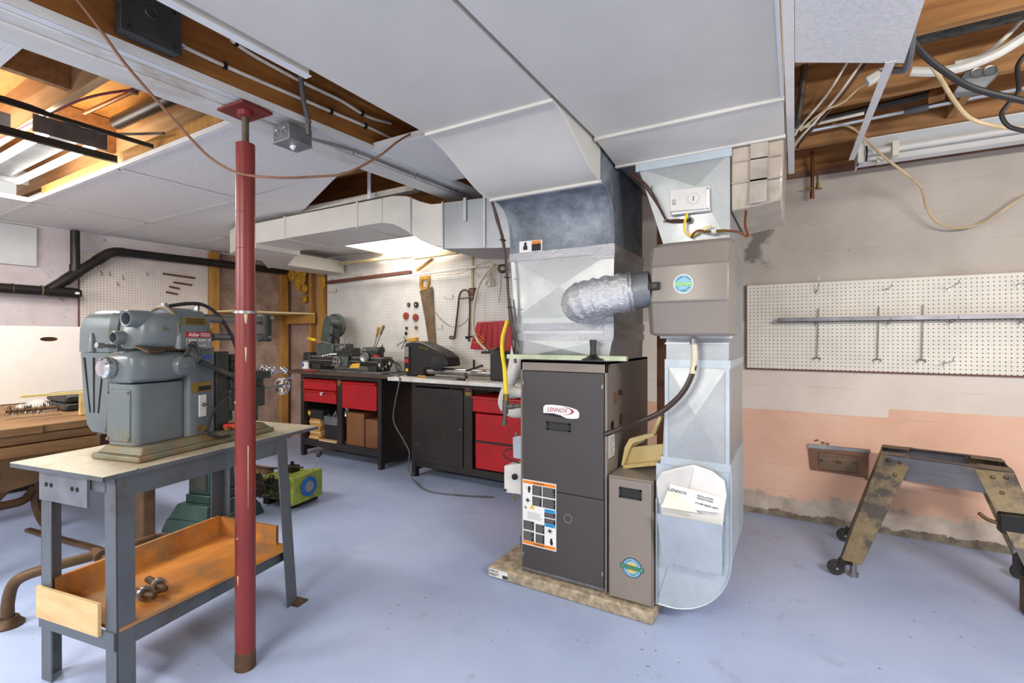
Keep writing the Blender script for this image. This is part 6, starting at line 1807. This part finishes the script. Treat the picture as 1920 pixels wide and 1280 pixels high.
hk = thing('hacksaw', 'bent steel hacksaw frame hanging on the white pegboard', 'saw', oY(865, 600, 3.95))
MB().tube([oY(852, 634, 3.955), oY(855, 610, 3.95), oY(859, 575, 3.945), oY(862, 552, 3.945), oY(869, 544, 3.945), oY(879, 548, 3.945), oY(881, 575, 3.945), oY(880, 610, 3.95), oY(879, 640, 3.955)], .010, 8, 6).build('frame', 'rust_iron', hk)
MB().tube([oY(852, 634, 3.955), oY(846, 630, 3.95), oY(843, 634, 3.945), oY(850, 635, 3.945)], .008, 8, 5).build('grip', 'rust_iron', hk)
MB().tube([oY(861, 560, 3.95), oY(880, 558, 3.95)], .006, 8, 1).build('cross_bar', 'rust_iron', hk)
MB().tube([oY(879, 635, 3.95), oY(873, 632, 3.94), oY(884, 630, 3.93)], .008, 8, 4).build('tensioner', 'black_steel', hk)
ou = thing('wall_outlet', 'brown double wall outlet on the white pegboard', 'outlet', oY(888, 548, 3.965))
pa, pb_ = oY(881, 540, 3.965), oY(892, 562, 3.965)
MB().box(pa.x, 3.945, pb_.z, pb_.x, 3.972, pa.z).build('box', 'dark_box', ou, bevel=.003)
MB().box(pa.x + .006, 3.942, pb_.z + .006, pb_.x - .006, 3.946, pa.z - .006).build('face_plate', 'dark_strip', ou)
cz_ = (pa.z + pb_.z) / 2
mb = MB()
for s_ in (-1, 1):
    for q_ in (-.008, .008):
        mb.box((pa.x + pb_.x) / 2 + q_ - .002, 3.9405, cz_ + s_ * .03 - .008, (pa.x + pb_.x) / 2 + q_ + .002, 3.9425, cz_ + s_ * .03 + .008)
mb.build('socket_slot', 'bench_top_white', ou, each=True)
tag(MB().box(oY(886, 470, 3.965).x - .01, 3.955, cz_ + .07, oY(886, 470, 3.965).x + .012, 3.971, 2.25).build('cable_raceway', 'cable_cream'), 'thin beige cable raceway rising from the outlet', 'raceway')
rb = thing('red_bag', 'glossy red plastic bag hanging on the pegboard beside the furnace', 'bag', oY(925, 655, 3.93))
rbp = [oY(894, 603, 3.93), oY(955, 601, 3.93), oY(966, 640, 3.93), oY(968, 660, 3.93), oY(925, 657, 3.93), oY(881, 654, 3.93), (oY(886, 630, 3.93))]
MB().prism(rbp, (0, .035, 0)).build('sheet', 'bag_red', rb, bevel=.008)
mb = MB()
for k in range(5):
    mb.tube([oY(903 + 10 * k, 606, 3.93), oY(899 + 11 * k, 630, 3.925), oY(897 + 12 * k, 652, 3.93)], .006, 6, 4)
mb.build('fold', 'bag_red', rb, each=True)
em = [oY(896, 626, 3.925), oY(909, 637, 3.925), oY(907, 641, 3.925), oY(889, 642, 3.925), oY(888, 634, 3.925)]
MB().tube(em + [em[0]], .005, 6, 1).build('emblem_outline', 'label_orange', rb)
MB().tube([oY(893, 632, 3.924), oY(903, 638, 3.924)], .006, 6, 1).build('emblem_bar', 'label_orange', rb)
ah = thing('air_hose', 'pale clear air hose curving over the red bag to a clamp', 'hose', oY(880, 600, 3.85))
MB().tube([oY(926, 495, 3.86), oY(906, 520, 3.85), oY(893, 550, 3.84), oY(888, 590, 3.82), oY(889, 620, 3.80), oY(897, 640, 3.78), oY(912, 656, 3.76)], .013, 10, 6).build('hose', 'hose_clear', ah)
MB().cyl(oY(911, 655, 3.76), oY(917, 658, 3.76), .018).build('coupling', 'bare_steel', ah)
MB().cyl(oY(917, 658, 3.76), oY(932, 655, 3.74), .008).cyl(oY(926, 657, 3.74), oY(934, 654, 3.72), .02).build('nozzle', 'machine_dark', ah)
cl = thing('wire_coil', 'small dark coil of wire on the upper right of the pegboard', 'coil', oY(942, 503, 3.93))
for k in range(5):
    MB().torus(oY(942, 503, 3.93 - .01 * k), (.2 + .1 * k, -1, .1 * k), .045 - .004 * k, .004, 18, 5).build('loop', 'disc_tan' if k % 2 else 'black_steel', cl)
tag(MB().torus(oY(915, 530, 3.94), (0, 1, 0), .028, .012, 18, 8).build('tape_roll', 'cloudy_plastic'), 'translucent roll hanging on the white pegboard', 'roll')
tag(MB().tube([oY(912, 535, 3.94), oY(925, 533, 3.94), oY(922, 522, 3.94), oY(918, 512, 3.94), oY(927, 500, 3.94)], .008, 8, 5).build('twine_loop', 'hose_clear'), 'pale twine loop above the translucent roll', 'twine')
# laths resting on the hooks
for (x0, y0, x1, y1, th, m, lab) in ((638, 494, 858, 471, .03, 'beige_strip', 'long pale yellow lath on hooks high on the white pegboard'), (776, 484, 858, 473, .03, 'beige_strip', 'shorter pale lath lying beside the long yellow one'), (612, 530, 770, 510, .035, 'dark_strip', 'dark brown strip on hooks at the left of the white pegboard'), (772, 516, 950, 492, .02, 'bench_top_white', 'thin white strip on hooks above the hanging saw')):
    dy = 3.88 if 'shorter' not in lab else 3.84
    a_, b_ = oY(x0, y0, dy), oY(x1, y1, dy)
    tag(MB().bar(a_, b_, .05 if m != 'bench_top_white' else .02, th).build('lath', m, bevel=.002), lab, 'lath', 'laths on the pegboard hooks')
tag(MB().bar(oY(782, 507, 3.93), oY(812, 485, 3.90), .03, .02).build('wood_stick', 'saw_handle'), 'short tan stick standing aslant below the pale laths', 'stick')
for (x, y), wh in (((655, 492), 'under the left end of the yellow lath'), ((664, 492), 'second under the yellow lath'), ((735, 484), 'under the middle of the yellow lath'), ((770, 482), 'near the slanting stick'), ((636, 522), 'at the left end of the brown strip'), ((678, 515), 'under the middle of the brown strip'), ((716, 512), 'under the right end of the brown strip'), ((630, 545), 'empty, below the brown strip'), ((628, 592), 'empty, above the metal lathe'), ((848, 557), 'empty, between the two saws'), ((828, 613), 'empty, right of the old hand saw')):
    p = oY(x, y, 3.96)
    tag(MB().tube([(p.x, 3.975, p.z + .02), (p.x, 3.962, p.z + .018), (p.x, 3.958, p.z - .02), (p.x + .0, 3.84, p.z - .022), (p.x, 3.835, p.z + .005)], .003, 6, 3).build('peg_hook', 'bare_steel'), 'wire hook on the white pegboard, ' + wh, 'hook', 'hooks on the white pegboard')
tr2 = thing('tool_rack', 'little yellow block holding drill bits on the pegboard', 'tool holder', oY(768, 638, 3.94))
MB().prism([oY(762, 635, 3.92), oY(779, 632, 3.92), oY(779, 640, 3.92), oY(763, 640, 3.92)], (0, .05, 0)).build('block', 'wood_yellow', tr2, bevel=.003)
mb = MB()
for x, y in ((744, 648), (753, 654), (763, 648), (757, 632)):
    mb.cyl(oY(761, 637, 3.91), oY(x, y, 3.90), .004, n=6)
mb.build('drill_bit', 'black_steel', tr2, each=True)
tag(MB().tube([oY(816, 585, 3.95), oY(830, 602, 3.95), oY(850, 613, 3.95), oY(868, 607, 3.95), oY(880, 595, 3.95)], .003, 6, 6).build('hanging_wire', 'cable_grey'), 'thin grey wire drooping between saw and hacksaw frame', 'wire')
tag(MB().tube([oY(796, 505, 3.93), oY(825, 515, 3.93), oY(862, 512, 3.93), oY(895, 497, 3.93), oY(920, 488, 3.93)], .003, 6, 6).tube([oY(875, 498, 3.93), oY(900, 520, 3.93), oY(925, 510, 3.93), oY(938, 498, 3.93)], .003, 6, 6).build('loose_wire', 'cable_cream'), 'loose thin wires draped over the white strip', 'wire')
tag(MB().tube([oY(940, 515, 3.93), oY(939, 540, 3.93), oY(935, 568, 3.93)], .003, 6, 5).build('hanging_wire', 'disc_tan'), 'short thin wire hanging below the dark coil', 'wire')


# ================================================================== right side: wall, rail, hooks
ra = thing('metal_rail', 'grey metal channel rail resting on hooks of the right pegboard', 'rail', (.5, 3.9, 1.41))
a_, b_ = oY(1459, 600, 3.90), oY(1920, 592, 3.90)
zr = a_.z
MB().box(a_.x, 3.895, zr - .015, 1.75, 3.925, zr - .011).box(a_.x, 3.921, zr - .015, 1.75, 3.925, zr + .017).box(a_.x, 3.895, zr - .015, 1.75, 3.899, zr + .012).build('channel', 'rail_grey', ra)
MB().box(a_.x - .012, 3.90, zr - .012, a_.x, 3.92, zr + .004).build('end_tongue', 'bare_steel', ra)


def hook(x, y, length, label, up=.02, drop=0.0, plate=True):
    p = oY(x, y, 3.973)
    h = thing('peg_hook', label, 'hook', p, 'hooks on the right pegboard')
    MB().tube([(p.x, 3.975, p.z), (p.x + .0, 3.955, p.z - .006), (p.x + .01, 3.975 - length * .9, p.z + up * .6), (p.x + .012, 3.975 - length, p.z + up + .02)], .0028, 6, 5).build('prong', 'bare_steel', h)
    if plate:
        MB().bar((p.x, 3.970, p.z - .03), (p.x, 3.970, p.z + .004), .005, .004, (0, 1, 0)).bar((p.x - .016, 3.970, p.z), (p.x + .016, 3.970, p.z), .005, .004, (0, 1, 0)).build('cross_foot', 'bare_steel', h)
    return h


hook(1531, 545, .06, 'first hook of the top row on the right pegboard', .07)
hook(1662, 541, .13, 'second hook of the top row on the right pegboard', .01)
hook(1779, 538, .17, 'third hook of the top row on the right pegboard', .015)
hook(1909, 531, .13, 'fourth hook of the top row, at the picture edge', .01)
hook(1530, 606, .09, 'first hook carrying the grey rail', 0)
hook(1664, 606, .10, 'second hook carrying the grey rail', .012)
hook(1781, 604, .14, 'third hook carrying the grey rail', .02)
hook(1912, 603, .12, 'fourth hook carrying the grey rail, at the picture edge', .02)
hook(1770, 679, .16, 'lowest hook on the right pegboard, pointing right', .02)
for (xa, ya, yb_, lab) in ((1535, 578, 672, 'first long straight wire rod hanging on the right pegboard'), (1648, 575, 675, 'second long straight wire rod hanging on the right pegboard'), (1731, 571, 676, 'third long straight wire rod hanging on the right pegboard')):
    t_p, b_p = oY(xa, ya, 3.96), oY(xa - 3, yb_, 3.96)
    rd_ = thing('hanging_rod', lab, 'rod', b_p, 'wire rods on the right pegboard')
    MB().cyl(t_p, b_p, .0035, n=8).build('rod', 'bare_steel', rd_)
    MB().tube([b_p + V((-.018, 0, -.012)), b_p + V((-.018, 0, .006)), b_p + V((0, 0, .004)), b_p + V((.018, 0, .006)), b_p + V((.018, 0, -.012))], .0035, 6, 2).build('clip', 'bare_steel', rd_)
# old nameplate
np_ = thing('wall_nameplate', 'old brown maker plate under a bright metal strip on the pink wall', 'plate', oY(1575, 880, 3.99))
MB().prism([oY(1515, 838, 3.985), oY(1629, 849, 3.985), oY(1628, 897, 3.985), oY(1580, 889, 3.985), oY(1520, 880, 3.985)], (0, .013, 0)).build('backing', 'plate_brown', np_, bevel=.002)
MB().prism([oY(1515, 832, 3.98), oY(1632, 843, 3.98), oY(1632, 849, 3.98), oY(1515, 839, 3.98)], (0, .018, 0)).build('metal_strip', 'bare_steel', np_)
ib_ = MB().prism([oY(1535, 847, 3.983), oY(1608, 856, 3.983), oY(1607, 886, 3.983), oY(1536, 879, 3.983)], (0, .003, 0)).build('cast_plate', 'saw_steel', np_, bevel=.001)
mb = MB()
for x, y in ((1540, 863), (1602, 868)):
    mb.cyl(oY(x, y, 3.984), oY(x, y, 3.978), .010, n=8)
mb.build('rivet', 'black_steel', ib_, each=True)
dq = [oY(1560, 865, 3.9815), oY(1572, 862, 3.9815), oY(1581, 868, 3.9815), oY(1570, 870, 3.9815)]
MB().prism(dq, (0, .002, 0)).build('diamond_mark', 'dark_strip', ib_)
mb = MB()
random.seed(31)
for (xa, ya, xb, yb_) in ((1541, 853, 1604, 860), (1545, 876, 1560, 877.5), (1588, 879, 1600, 880)):
    k = int((xb - xa) / 3.6)
    for i in range(k):
        if random.random() < .85:
            x_ = xa + (xb - xa) * i / k; y_ = ya + (yb_ - ya) * i / k
            mb.bar(oY(x_, y_ - 1.6, 3.9825), oY(x_ + random.uniform(-.6, 1.2), y_ + 1.6, 3.9825), .005, .002, (0, 1, 0))
mb.build('cast_lettering', 'dark_strip', ib_, kind='stuff')
MB().tube([oY(1535, 847, 3.983), oY(1608, 856, 3.983), oY(1607, 886, 3.983), oY(1536, 879, 3.983), oY(1535, 847, 3.983)], .003, 6, 1).build('cast_border', 'dark_strip', ib_)
mb = MB()
random.seed(14)
for (x, y) in ((1528, 826), (1540, 829), (1549, 831), (1622, 897)):
    mb.bar(oY(x, y, 3.997), oY(x + 6, y + random.uniform(-2, 3), 3.997), .012, .01)
tag(mb.build('plaster_chips', 'plate_brown', kind='stuff'), 'crumbling dark plaster chips above the nameplate', 'plaster', kind='stuff')

# ================================================================== wheeled steel stand
st = thing('wheeled_stand', 'brass stained steel machine stand on casters by the right wall', 'stand', (.65, 3.4, 0))
TFL, TFR, TBL, TBR = V((.425, 3.47, .625)), V((.945, 3.34, .625)), V((.475, 3.79, .625)), V((.99, 3.68, .625))
FFL, FFR, FBL, FBR = V((.215, 3.19, .075)), V((1.06, 3.05, .085)), V((.30, 3.76, .075)), V((1.13, 3.66, .085))


def chan_leg(top, foot, inw, w1=.15, w0=.095, fy=.05, lab=None):
    """tapered folded leg: wide face to the front, flange to the side"""
    ix = V((inw, 0, 0)); dy = V((0, fy, 0)); t = V((0, .004, 0))
    m = MB().hexa([foot, foot + ix * w0, foot + ix * w0 + t, foot + t], [top, top + ix * w1, top + ix * w1 + t, top + t])
    sx = V((inw * .004, 0, 0))
    m.hexa([foot, foot + sx, foot + sx + dy, foot + dy], [top, top + sx, top + sx + dy, top + dy])
    return m.build('leg', 'stand_brass', st, bevel=.001, seg=1)


l1 = chan_leg(TFL + V((0, -.004, 0)), FFL, 1)
l2 = chan_leg(TFR + V((0, -.004, 0)), FFR, -1)
l3 = chan_leg(TBL, FBL, 1, fy=-.05)
l4 = chan_leg(TBR, FBR, -1, fy=-.05)
dn = V((0, 0, -.125))
MB().hexa([TFL + dn + V((.02, 0, 0)), TFR + dn + V((-.02, 0, 0)), TFR + dn + V((-.02, .004, 0)), TFL + dn + V((.02, .004, 0))], [TFL, TFR, TFR + V((0, .004, 0)), TFL + V((0, .004, 0))]).build('front_apron', 'stand_steel', st)
MB().hexa([TBL + dn, TBR + dn, TBR + dn + V((0, -.004, 0)), TBL + dn + V((0, -.004, 0))], [TBL, TBR, TBR + V((0, -.004, 0)), TBL + V((0, -.004, 0))]).build('rear_apron', 'stand_steel', st)
MB().hexa([TFL + dn, TBL + dn, TBL + dn + V((.004, 0, 0)), TFL + dn + V((.004, 0, 0))], [TFL, TBL, TBL + V((.004, 0, 0)), TFL + V((.004, 0, 0))]).build('side_apron', 'stand_brass', st)
MB().hexa([TFR + dn, TBR + dn, TBR + dn + V((-.004, 0, 0)), TFR + dn + V((-.004, 0, 0))], [TFR, TBR, TBR + V((-.004, 0, 0)), TFR + V((-.004, 0, 0))]).build('side_apron', 'stand_brass', st)


def topflat(a, b, c, d, nm, m):
    MB().prism([a, b, c, d], (0, 0, .004)).build(nm, m, st)


ex = (TFR - TFL).normalized(); ey = (TBL - TFL).normalized()
topflat(TFL, TFL + ex * .13, TFL + ex * .13 + ey * .10, TFL + ey * .10, 'top_gusset', 'stand_brass')
topflat(TFR, TFR + ey * .10, TFR - ex * .13 + ey * .10, TFR - ex * .13, 'top_gusset', 'stand_brass')
topflat(TBL, TBL - ey * .10, TBL - ey * .10 + ex * .13, TBL + ex * .13, 'top_gusset', 'stand_brass')
topflat(TBR, TBR - ex * .13, TBR - ex * .13 - ey * .10, TBR - ey * .10, 'top_gusset', 'stand_brass')
topflat(TFL + ex * .13, TFR - ex * .13, TFR - ex * .13 + ey * .04, TFL + ex * .13 + ey * .04, 'top_flange', 'black_steel')
topflat(TBL + ex * .13, TBL + ex * .13 - ey * .04, TBR - ex * .13 - ey * .04, TBR - ex * .13, 'top_flange', 'black_steel')
for (top, s_, leg) in ((TFL, 1, l1), (TFR, -1, l2)):
    mb = MB()
    for dx, dz in ((.035, -.025), (.085, -.03), (.06, -.095)):
        c_ = top + V((s_ * dx, -.004 + (-.25 * dx if s_ > 0 else 0) * 0, dz))
        c_ = V((c_.x, top.y - .006 - (.51 * abs(dz)), c_.z)) if True else c_
        mb.ball(c_, .011, .006, .011, 12, 6)
    mb.build('carriage_bolt', 'stand_brass', leg, each=True)


def caster(p, yaw, wheel='rubber', r=.042):
    p = V(p)
    f = V((math.cos(yaw), math.sin(yaw), 0)); sd = V((-f.y, f.x, 0))
    hub = V((p.x, p.y, 0)) + f * .05 + V((0, 0, r))
    c_ = MB().prism([p + sd * .02, p + sd * .02 + f * .03 + V((0, 0, .02)), hub + sd * .02 + V((0, 0, .012)), hub + sd * .02 - V((0, 0, .012))], sd * -.04)
    c_.box(p.x - .025, p.y - .025, p.z - .004, p.x + .025, p.y + .025, p.z + .006)
    o = c_.build('caster_fork', 'black_steel', st)
    MB().lathe(hub - sd * .013, sd, [(.001, 0), (r * .55, 0), (r * .62, .004), (r * .9, .003), (r, .008), (r, .018), (r * .9, .023), (r * .62, .022), (r * .55, .026), (.001, .026)], 26).build('wheel', wheel, o)
    MB().cyl(hub - sd * .024, hub + sd * .024, .007, n=10).build('axle', 'bare_steel', o)


caster(FFL + V((.03, .0, 0)), math.radians(190))
caster(FBL + V((.02, -.02, 0)), math.radians(195))
caster(FFR + V((-.04, .05, 0)), math.radians(250), 'bench_top_white', .048)
caster(FBR + V((-.04, -.02, 0)), math.radians(200))
MB().cyl(FFL + V((.06, .02, -.055)), FFL + V((.06, .02, .0)), .016).cyl(FFL + V((.06, .02, -.075)), FFL + V((.06, .02, -.055)), .024).build('levelling_foot', 'bare_steel', st)
q = oY(1900, 985, 3.22)
MB().box(q.x - .05, 3.20, q.z - .04, q.x + .05, 3.26, q.z + .055).build('brake_block', 'black_steel', st, bevel=.005)
MB().tube([(q.x - .05, 3.23, q.z + .0), (q.x - .09, 3.23, q.z + .01), (q.x - .12, 3.23, q.z + .035)], .009, 8, 5).build('brake_lever', 'rust_iron', st)
MB().cyl((q.x + .01, 3.22, q.z - .13), (q.x + .01, 3.22, q.z - .04), .02).build('spring_post', 'bare_steel', st)
MB().box(q.x + .0, 3.15, q.z - .21, q.x + .10, 3.24, q.z - .12).build('lower_block', 'black_steel', st, bevel=.006)
MB().box(q.x + .02, 3.14, 0, q.x + .08, 3.22, q.z - .20).build('brake_foot', 'rust_iron', st, bevel=.004)

# ================================================================== copper stub, ceiling cables and boxes on the right
cs2 = thing('copper_stub', 'copper pipe stub with a small drain valve on the right wall', 'pipe', oY(1523, 372, 3.93))
MB().cyl(oY(1523, 283, 3.93), oY(1523, 366, 3.93), .011).cyl(oY(1522.5, 360, 3.93), oY(1522.5, 372, 3.93), .014).build('pipe', 'copper', cs2)
MB().bar(oY(1510, 354, 3.925), oY(1541, 353, 3.925), .012, .01).cyl(oY(1533, 352, 3.92), oY(1533, 326, 3.92), .006).cyl(oY(1533, 355, 3.92), oY(1533, 343, 3.92), .010).build('valve', 'brass', cs2)


def cable(name, m, r, label, *pts, cat='cable', group=None):
    return tag(MB().tube(pts, r, 8, 6).build(name, m), label, cat, group)


cable('drooping_cord', 'cable_cream', .007, 'cream cord from the fitting drooping across the right wall', oY(1560, 232, 3.45), oY(1590, 236, 3.5), oY(1615, 253, 3.56), oY(1650, 288, 3.58), oY(1700, 327, 3.65), oY(1727, 352, 3.75), oY(1738, 390, 3.85), oY(1760, 418, 3.9), oY(1800, 427, 3.92), oY(1850, 413, 3.92), oY(1925, 362, 3.92))
cable('house_cable', 'cable_cream', .008, 'tan cable slanting down from the torn tile to the right edge', oY(1714, 80, 2.3), oY(1740, 112, 2.35), oY(1765, 150, 2.45), oY(1790, 190, 2.6), oY(1820, 222, 2.7), oY(1870, 237, 2.75), oY(1925, 243, 2.8))
cable('black_cable', 'cable_black', .011, 'thick black cable crossing the upper right joists', oY(1712, 78, 2.2), oY(1738, 108, 2.25), oY(1780, 140, 2.3), oY(1830, 167, 2.35), oY(1925, 190, 2.4))
cable('grey_cable', 'cable_grey', .012, 'thick grey cable bending round the torn ceiling tile', oY(1698, -10, 1.93), oY(1703, 30, 1.96), oY(1709, 60, 2.0), oY(1706, 100, 2.05), oY(1698, 128, 2.1), oY(1685, 132, 2.12), oY(1668, 130, 2.14))
cable('black_loop', 'cable_black', .008, 'black cable loop hanging at the right picture edge', oY(1925, 100, 2.5), oY(1908, 125, 2.5), oY(1910, 170, 2.5), oY(1890, 195, 2.5), oY(1878, 215, 2.5), oY(1892, 237, 2.5), oY(1925, 246, 2.5))
cable('white_conduit', 'bench_top_white', .020, 'fat white plastic pipe curving between the upper right joists', oY(1708, 134, 2.75), oY(1760, 134, 2.75), oY(1810, 124, 2.75), oY(1870, 100, 2.75), oY(1930, 62, 2.75), cat='pipe')
cable('white_cable', 'cable_white', .009, 'white cable curving above the fat white pipe', oY(1790, 118, 2.85), oY(1840, 104, 2.85), oY(1885, 70, 2.85), oY(1930, 22, 2.85))
for k, (p0, p1, lab) in enumerate((((1588, 118), (1500, 238), 'left of three thin cables fanning down from the tile edge'), ((1615, 118), (1497, 262), 'middle of three thin cables fanning down from the tile edge'), ((1622, 120), (1505, 262), 'brown one of three thin cables fanning down from the tile edge'))):
    cable('thin_cable', ('cable_white', 'cable_white', 'cable_dkbrown')[k], .006, lab, oY(*p0, 2.86 + .03 * k), oY((p0[0] + p1[0]) / 2 + 6, (p0[1] + p1[1]) / 2, 2.88 + .03 * k), oY(*p1, 2.90 + .03 * k), oY(p1[0] - 10, p1[1] + 16, 2.90 + .03 * k), group='thin cables beside the right duct')
cable('wall_cable', 'cable_cream', .005, 'cream wire with a small plug running from the tile to the wall corner', oY(1702, 75, 2.3), oY(1670, 118, 2.6), oY(1640, 145, 2.7), oY(1610, 165, 2.74), oY(1580, 192, 2.78), oY(1545, 208, 2.8), oY(1500, 245, 2.82))
tag(MB(Matrix.Translation(oY(1641, 145, 2.69)) @ Matrix.Rotation(math.radians(-25), 4, 'Y')).box(-.035, -.02, -.018, .035, .02, .018).build('cable_plug', 'bench_top_white', bevel=.004), 'small white plug block on the cream wire near the torn tile', 'plug')
cable('black_conduit', 'black_abs', .020, 'black pipe running level above the right wall fitting', oY(1482, 238, 3.3), oY(1622, 205, 3.3), oY(1760, 172, 3.3), cat='pipe')
cable('white_flat_cable', 'cable_white', .009, 'white cable running under the black pipe', oY(1480, 244, 3.27), oY(1620, 212, 3.27))
cable('steel_conduit', 'chrome', .012, 'shiny steel conduit above the right wall fitting', oY(1520, 245, 3.42), oY(1690, 210, 3.42), oY(1930, 162, 3.42), cat='conduit')
tag(MB().cyl(oY(1695, 209, 3.42), oY(1740, 200, 3.42), .02).build('conduit_coupling', 'cable_grey'), 'grey coupling in the middle of the steel conduit', 'coupling')
cable('iron_pipe', 'pipe_grey', .016, 'old grey pipe dropping beside the right duct', oY(1509, 118, 2.95), oY(1502, 180, 2.95), oY(1494, 240, 2.95), cat='pipe')
jb = thing('junction_box', 'grey metal junction box fixed to the upper right joist', 'junction box', oY(1835, 150, 2.95))
MB().prism([oY(1787, 176, 2.95), oY(1842, 168, 2.95), oY(1874, 137, 2.95), oY(1870, 122, 2.95), oY(1808, 133, 2.95)], (0, .06, 0)).build('box', 'grey_box', jb, bevel=.004)
mb = MB()
for x, y in ((1832, 137), (1856, 133)):
    mb.torus(oY(x, y, 2.949), (0, 1, 0), .022, .003, 18, 5)
mb.build('knockout', 'bare_steel', jb, each=True)
MB().prism([oY(1790, 172, 2.948), oY(1842, 165, 2.948), oY(1868, 141, 2.948), oY(1808, 149, 2.948)], (0, .004, 0)).build('cover', 'galvanised_dull', jb)

# ================================================================== beam cables and boxes
bxs = lambda y: bx(y) + .112
j1 = thing('junction_box', 'dark square junction box on the bare side of the beam', 'junction box', (bxs(.8), .76, 2.30))
MB().box(bxs(.75) + .0, .672, 2.245, bxs(.75) + .05, .835, 2.385).build('box', 'dark_box', j1, bevel=.004)
MB().box(bxs(.75) + .05, .668, 2.241, bxs(.75) + .054, .839, 2.389).build('cover', 'dark_box', j1, bevel=.002)
MB().torus((bxs(.75) + .055, .75, 2.335), (1, 0, 0), .016, .003, 18, 5).build('knockout', 'dark_box', j1)
mb = MB()
for y, z in ((.69, 2.26), (.815, 2.26), (.69, 2.37), (.815, 2.37)):
    mb.cyl((bxs(.75) + .053, y, z), (bxs(.75) + .058, y, z), .006, n=8)
mb.build('cover_screw', 'ink_black', j1, each=True)
MB().cyl((bxs(.75) + .02, .84, 2.30), (bxs(.75) + .02, .862, 2.30), .010).cyl((bxs(.75) + .03, .65, 2.35), (bxs(.75) + .03, .672, 2.35), .016).build('cable_clamp', 'bare_steel', j1, each=True)
j2 = thing('junction_box', 'grey metal junction box under the beam beyond the red post', 'junction box', (-1.80, 1.30, 2.11))
JM = Matrix.Translation((bxs(1.30) - .035, 1.295, 2.112))
MB(JM).box(-.052, -.055, 0, .052, .055, .068).build('box', 'grey_box', j2, bevel=.003)
MB(JM).box(-.054, -.057, -.004, .054, .057, .0).build('cover', 'galvanised_dull', j2)
MB(JM).cyl((0, 0, -.02), (0, 0, -.004), .007).box(-.012, -.006, -.012, .012, .006, -.004).build('pull_toggle', 'label_white', j2)
mb = MB(JM)
for x in (-.025, .025):
    mb.torus((x, -.056, .036), (0, 1, 0), .013, .002, 16, 5)
mb.build('knockout', 'bare_steel', j2, each=True)
MB(JM).cyl((.058, .03, .04), (.058, .03, .09), .012).build('connector', 'bare_steel', j2)


def flex(name, pts, r, m, label):
    return tag(MB().tube(pts, r, 10, 14, lambda t, i: r * (1.0 if i % 2 else .82)).build(name, m, angle=80), label, 'conduit')


flex('flex_conduit', [(bxs(1.32) + .03, 1.325, 2.20), (bxs(1.30) + .03, 1.30, 2.28), (bxs(1.28) + .04, 1.28, 2.36), (bxs(1.26) + .06, 1.26, 2.44)], .011, 'cable_grey', 'grey ribbed conduit rising from the grey box up the beam side')
flex('flex_conduit', [(bxs(1.36) - .05, 1.36, 2.17), (bxs(1.6) - .045, 1.6, 2.192), (bxs(2.0) - .045, 2.0, 2.19), (bxs(2.4) - .04, 2.4, 2.19), (bxs(2.75) - .03, 2.75, 2.19)], .008, 'bare_steel', 'silver ribbed conduit running along under the beam')
for k, y in enumerate((1.62, 2.03, 2.42)):
    tag(MB().torus((bxs(y) - .045, y, 2.19), (0, 1, 0), .011, .003, 12, 5).build('conduit_strap', 'bare_steel'), ['nearest', 'middle', 'farthest'][k] + ' strap of the silver conduit under the beam', 'strap', 'straps of the silver conduit')
s1 = lambda y, z: V((bxs(y) + .004, y, z))
tag(MB().tube([s1(.86, 2.30), s1(1.0, 2.297), s1(1.2, 2.30), s1(1.45, 2.305), s1(1.7, 2.31), s1(1.95, 2.30)], .007, 8, 6).build('beam_cable', 'cable_white'), 'white cable stapled along the middle of the beam side', 'cable')
tag(MB().tube([s1(.98, 2.47), s1(1.0, 2.42), s1(1.08, 2.39), s1(1.3, 2.375), s1(1.5, 2.375), s1(1.65, 2.36), s1(1.8, 2.38)], .007, 8, 6).build('beam_cable', 'cable_white'), 'white cable looping along the top of the beam side', 'cable')
for k, (y, z) in enumerate(((1.0, 2.297), (1.45, 2.305), (1.64, 2.308), (1.62, 2.363), (1.04, 2.402))):
    p = s1(y, z)
    tag(MB().box(p.x - .004, y - .006, z - .012, p.x + .009, y + .006, z + .012).build('cable_staple', 'black_steel'), ['first', 'second', 'third', 'fourth, on the upper cable', 'fifth, on the upper cable near the box'][k] + ' staple holding white cable to the beam', 'staple', 'staples on the beam')
# long brown cable hanging in front
tag(MB().tube([oY(125, -25, .56), oY(180, 45, .62), oY(235, 120, .70), oY(300, 195, .80), oY(360, 262, .90), oY(400, 300, .97), oY(450, 325, 1.02), oY(520, 333, 1.10), oY(590, 331, 1.22), oY(650, 324, 1.34), oY(710, 293, 1.50), oY(745, 266, 1.62), oY(775, 248, 1.72)], .0048, 8, 7).build('hanging_cable', 'cable_brown'), 'long brown cable looping from the ceiling past the red post', 'cable')
# thin cables in the left opening
tag(MB().tube([(-4.3, .9, 2.44), (-3.5, .95, 2.46), (-3.0, 1.0, 2.48), (-2.6, 1.12, 2.48), (-2.25, 1.2, 2.46)], .006, 6, 6).build('red_cable', 'cable_red'), 'dark red cable crossing the joists of the left opening', 'cable')
tag(MB().tube([(-3.05, .45, 2.36), (-3.05, .8, 2.37), (-3.1, 1.05, 2.35), (-2.75, 1.22, 2.33)], .006, 6, 6).build('black_cable', 'cable_black'), 'black cable sagging in the left ceiling opening', 'cable')
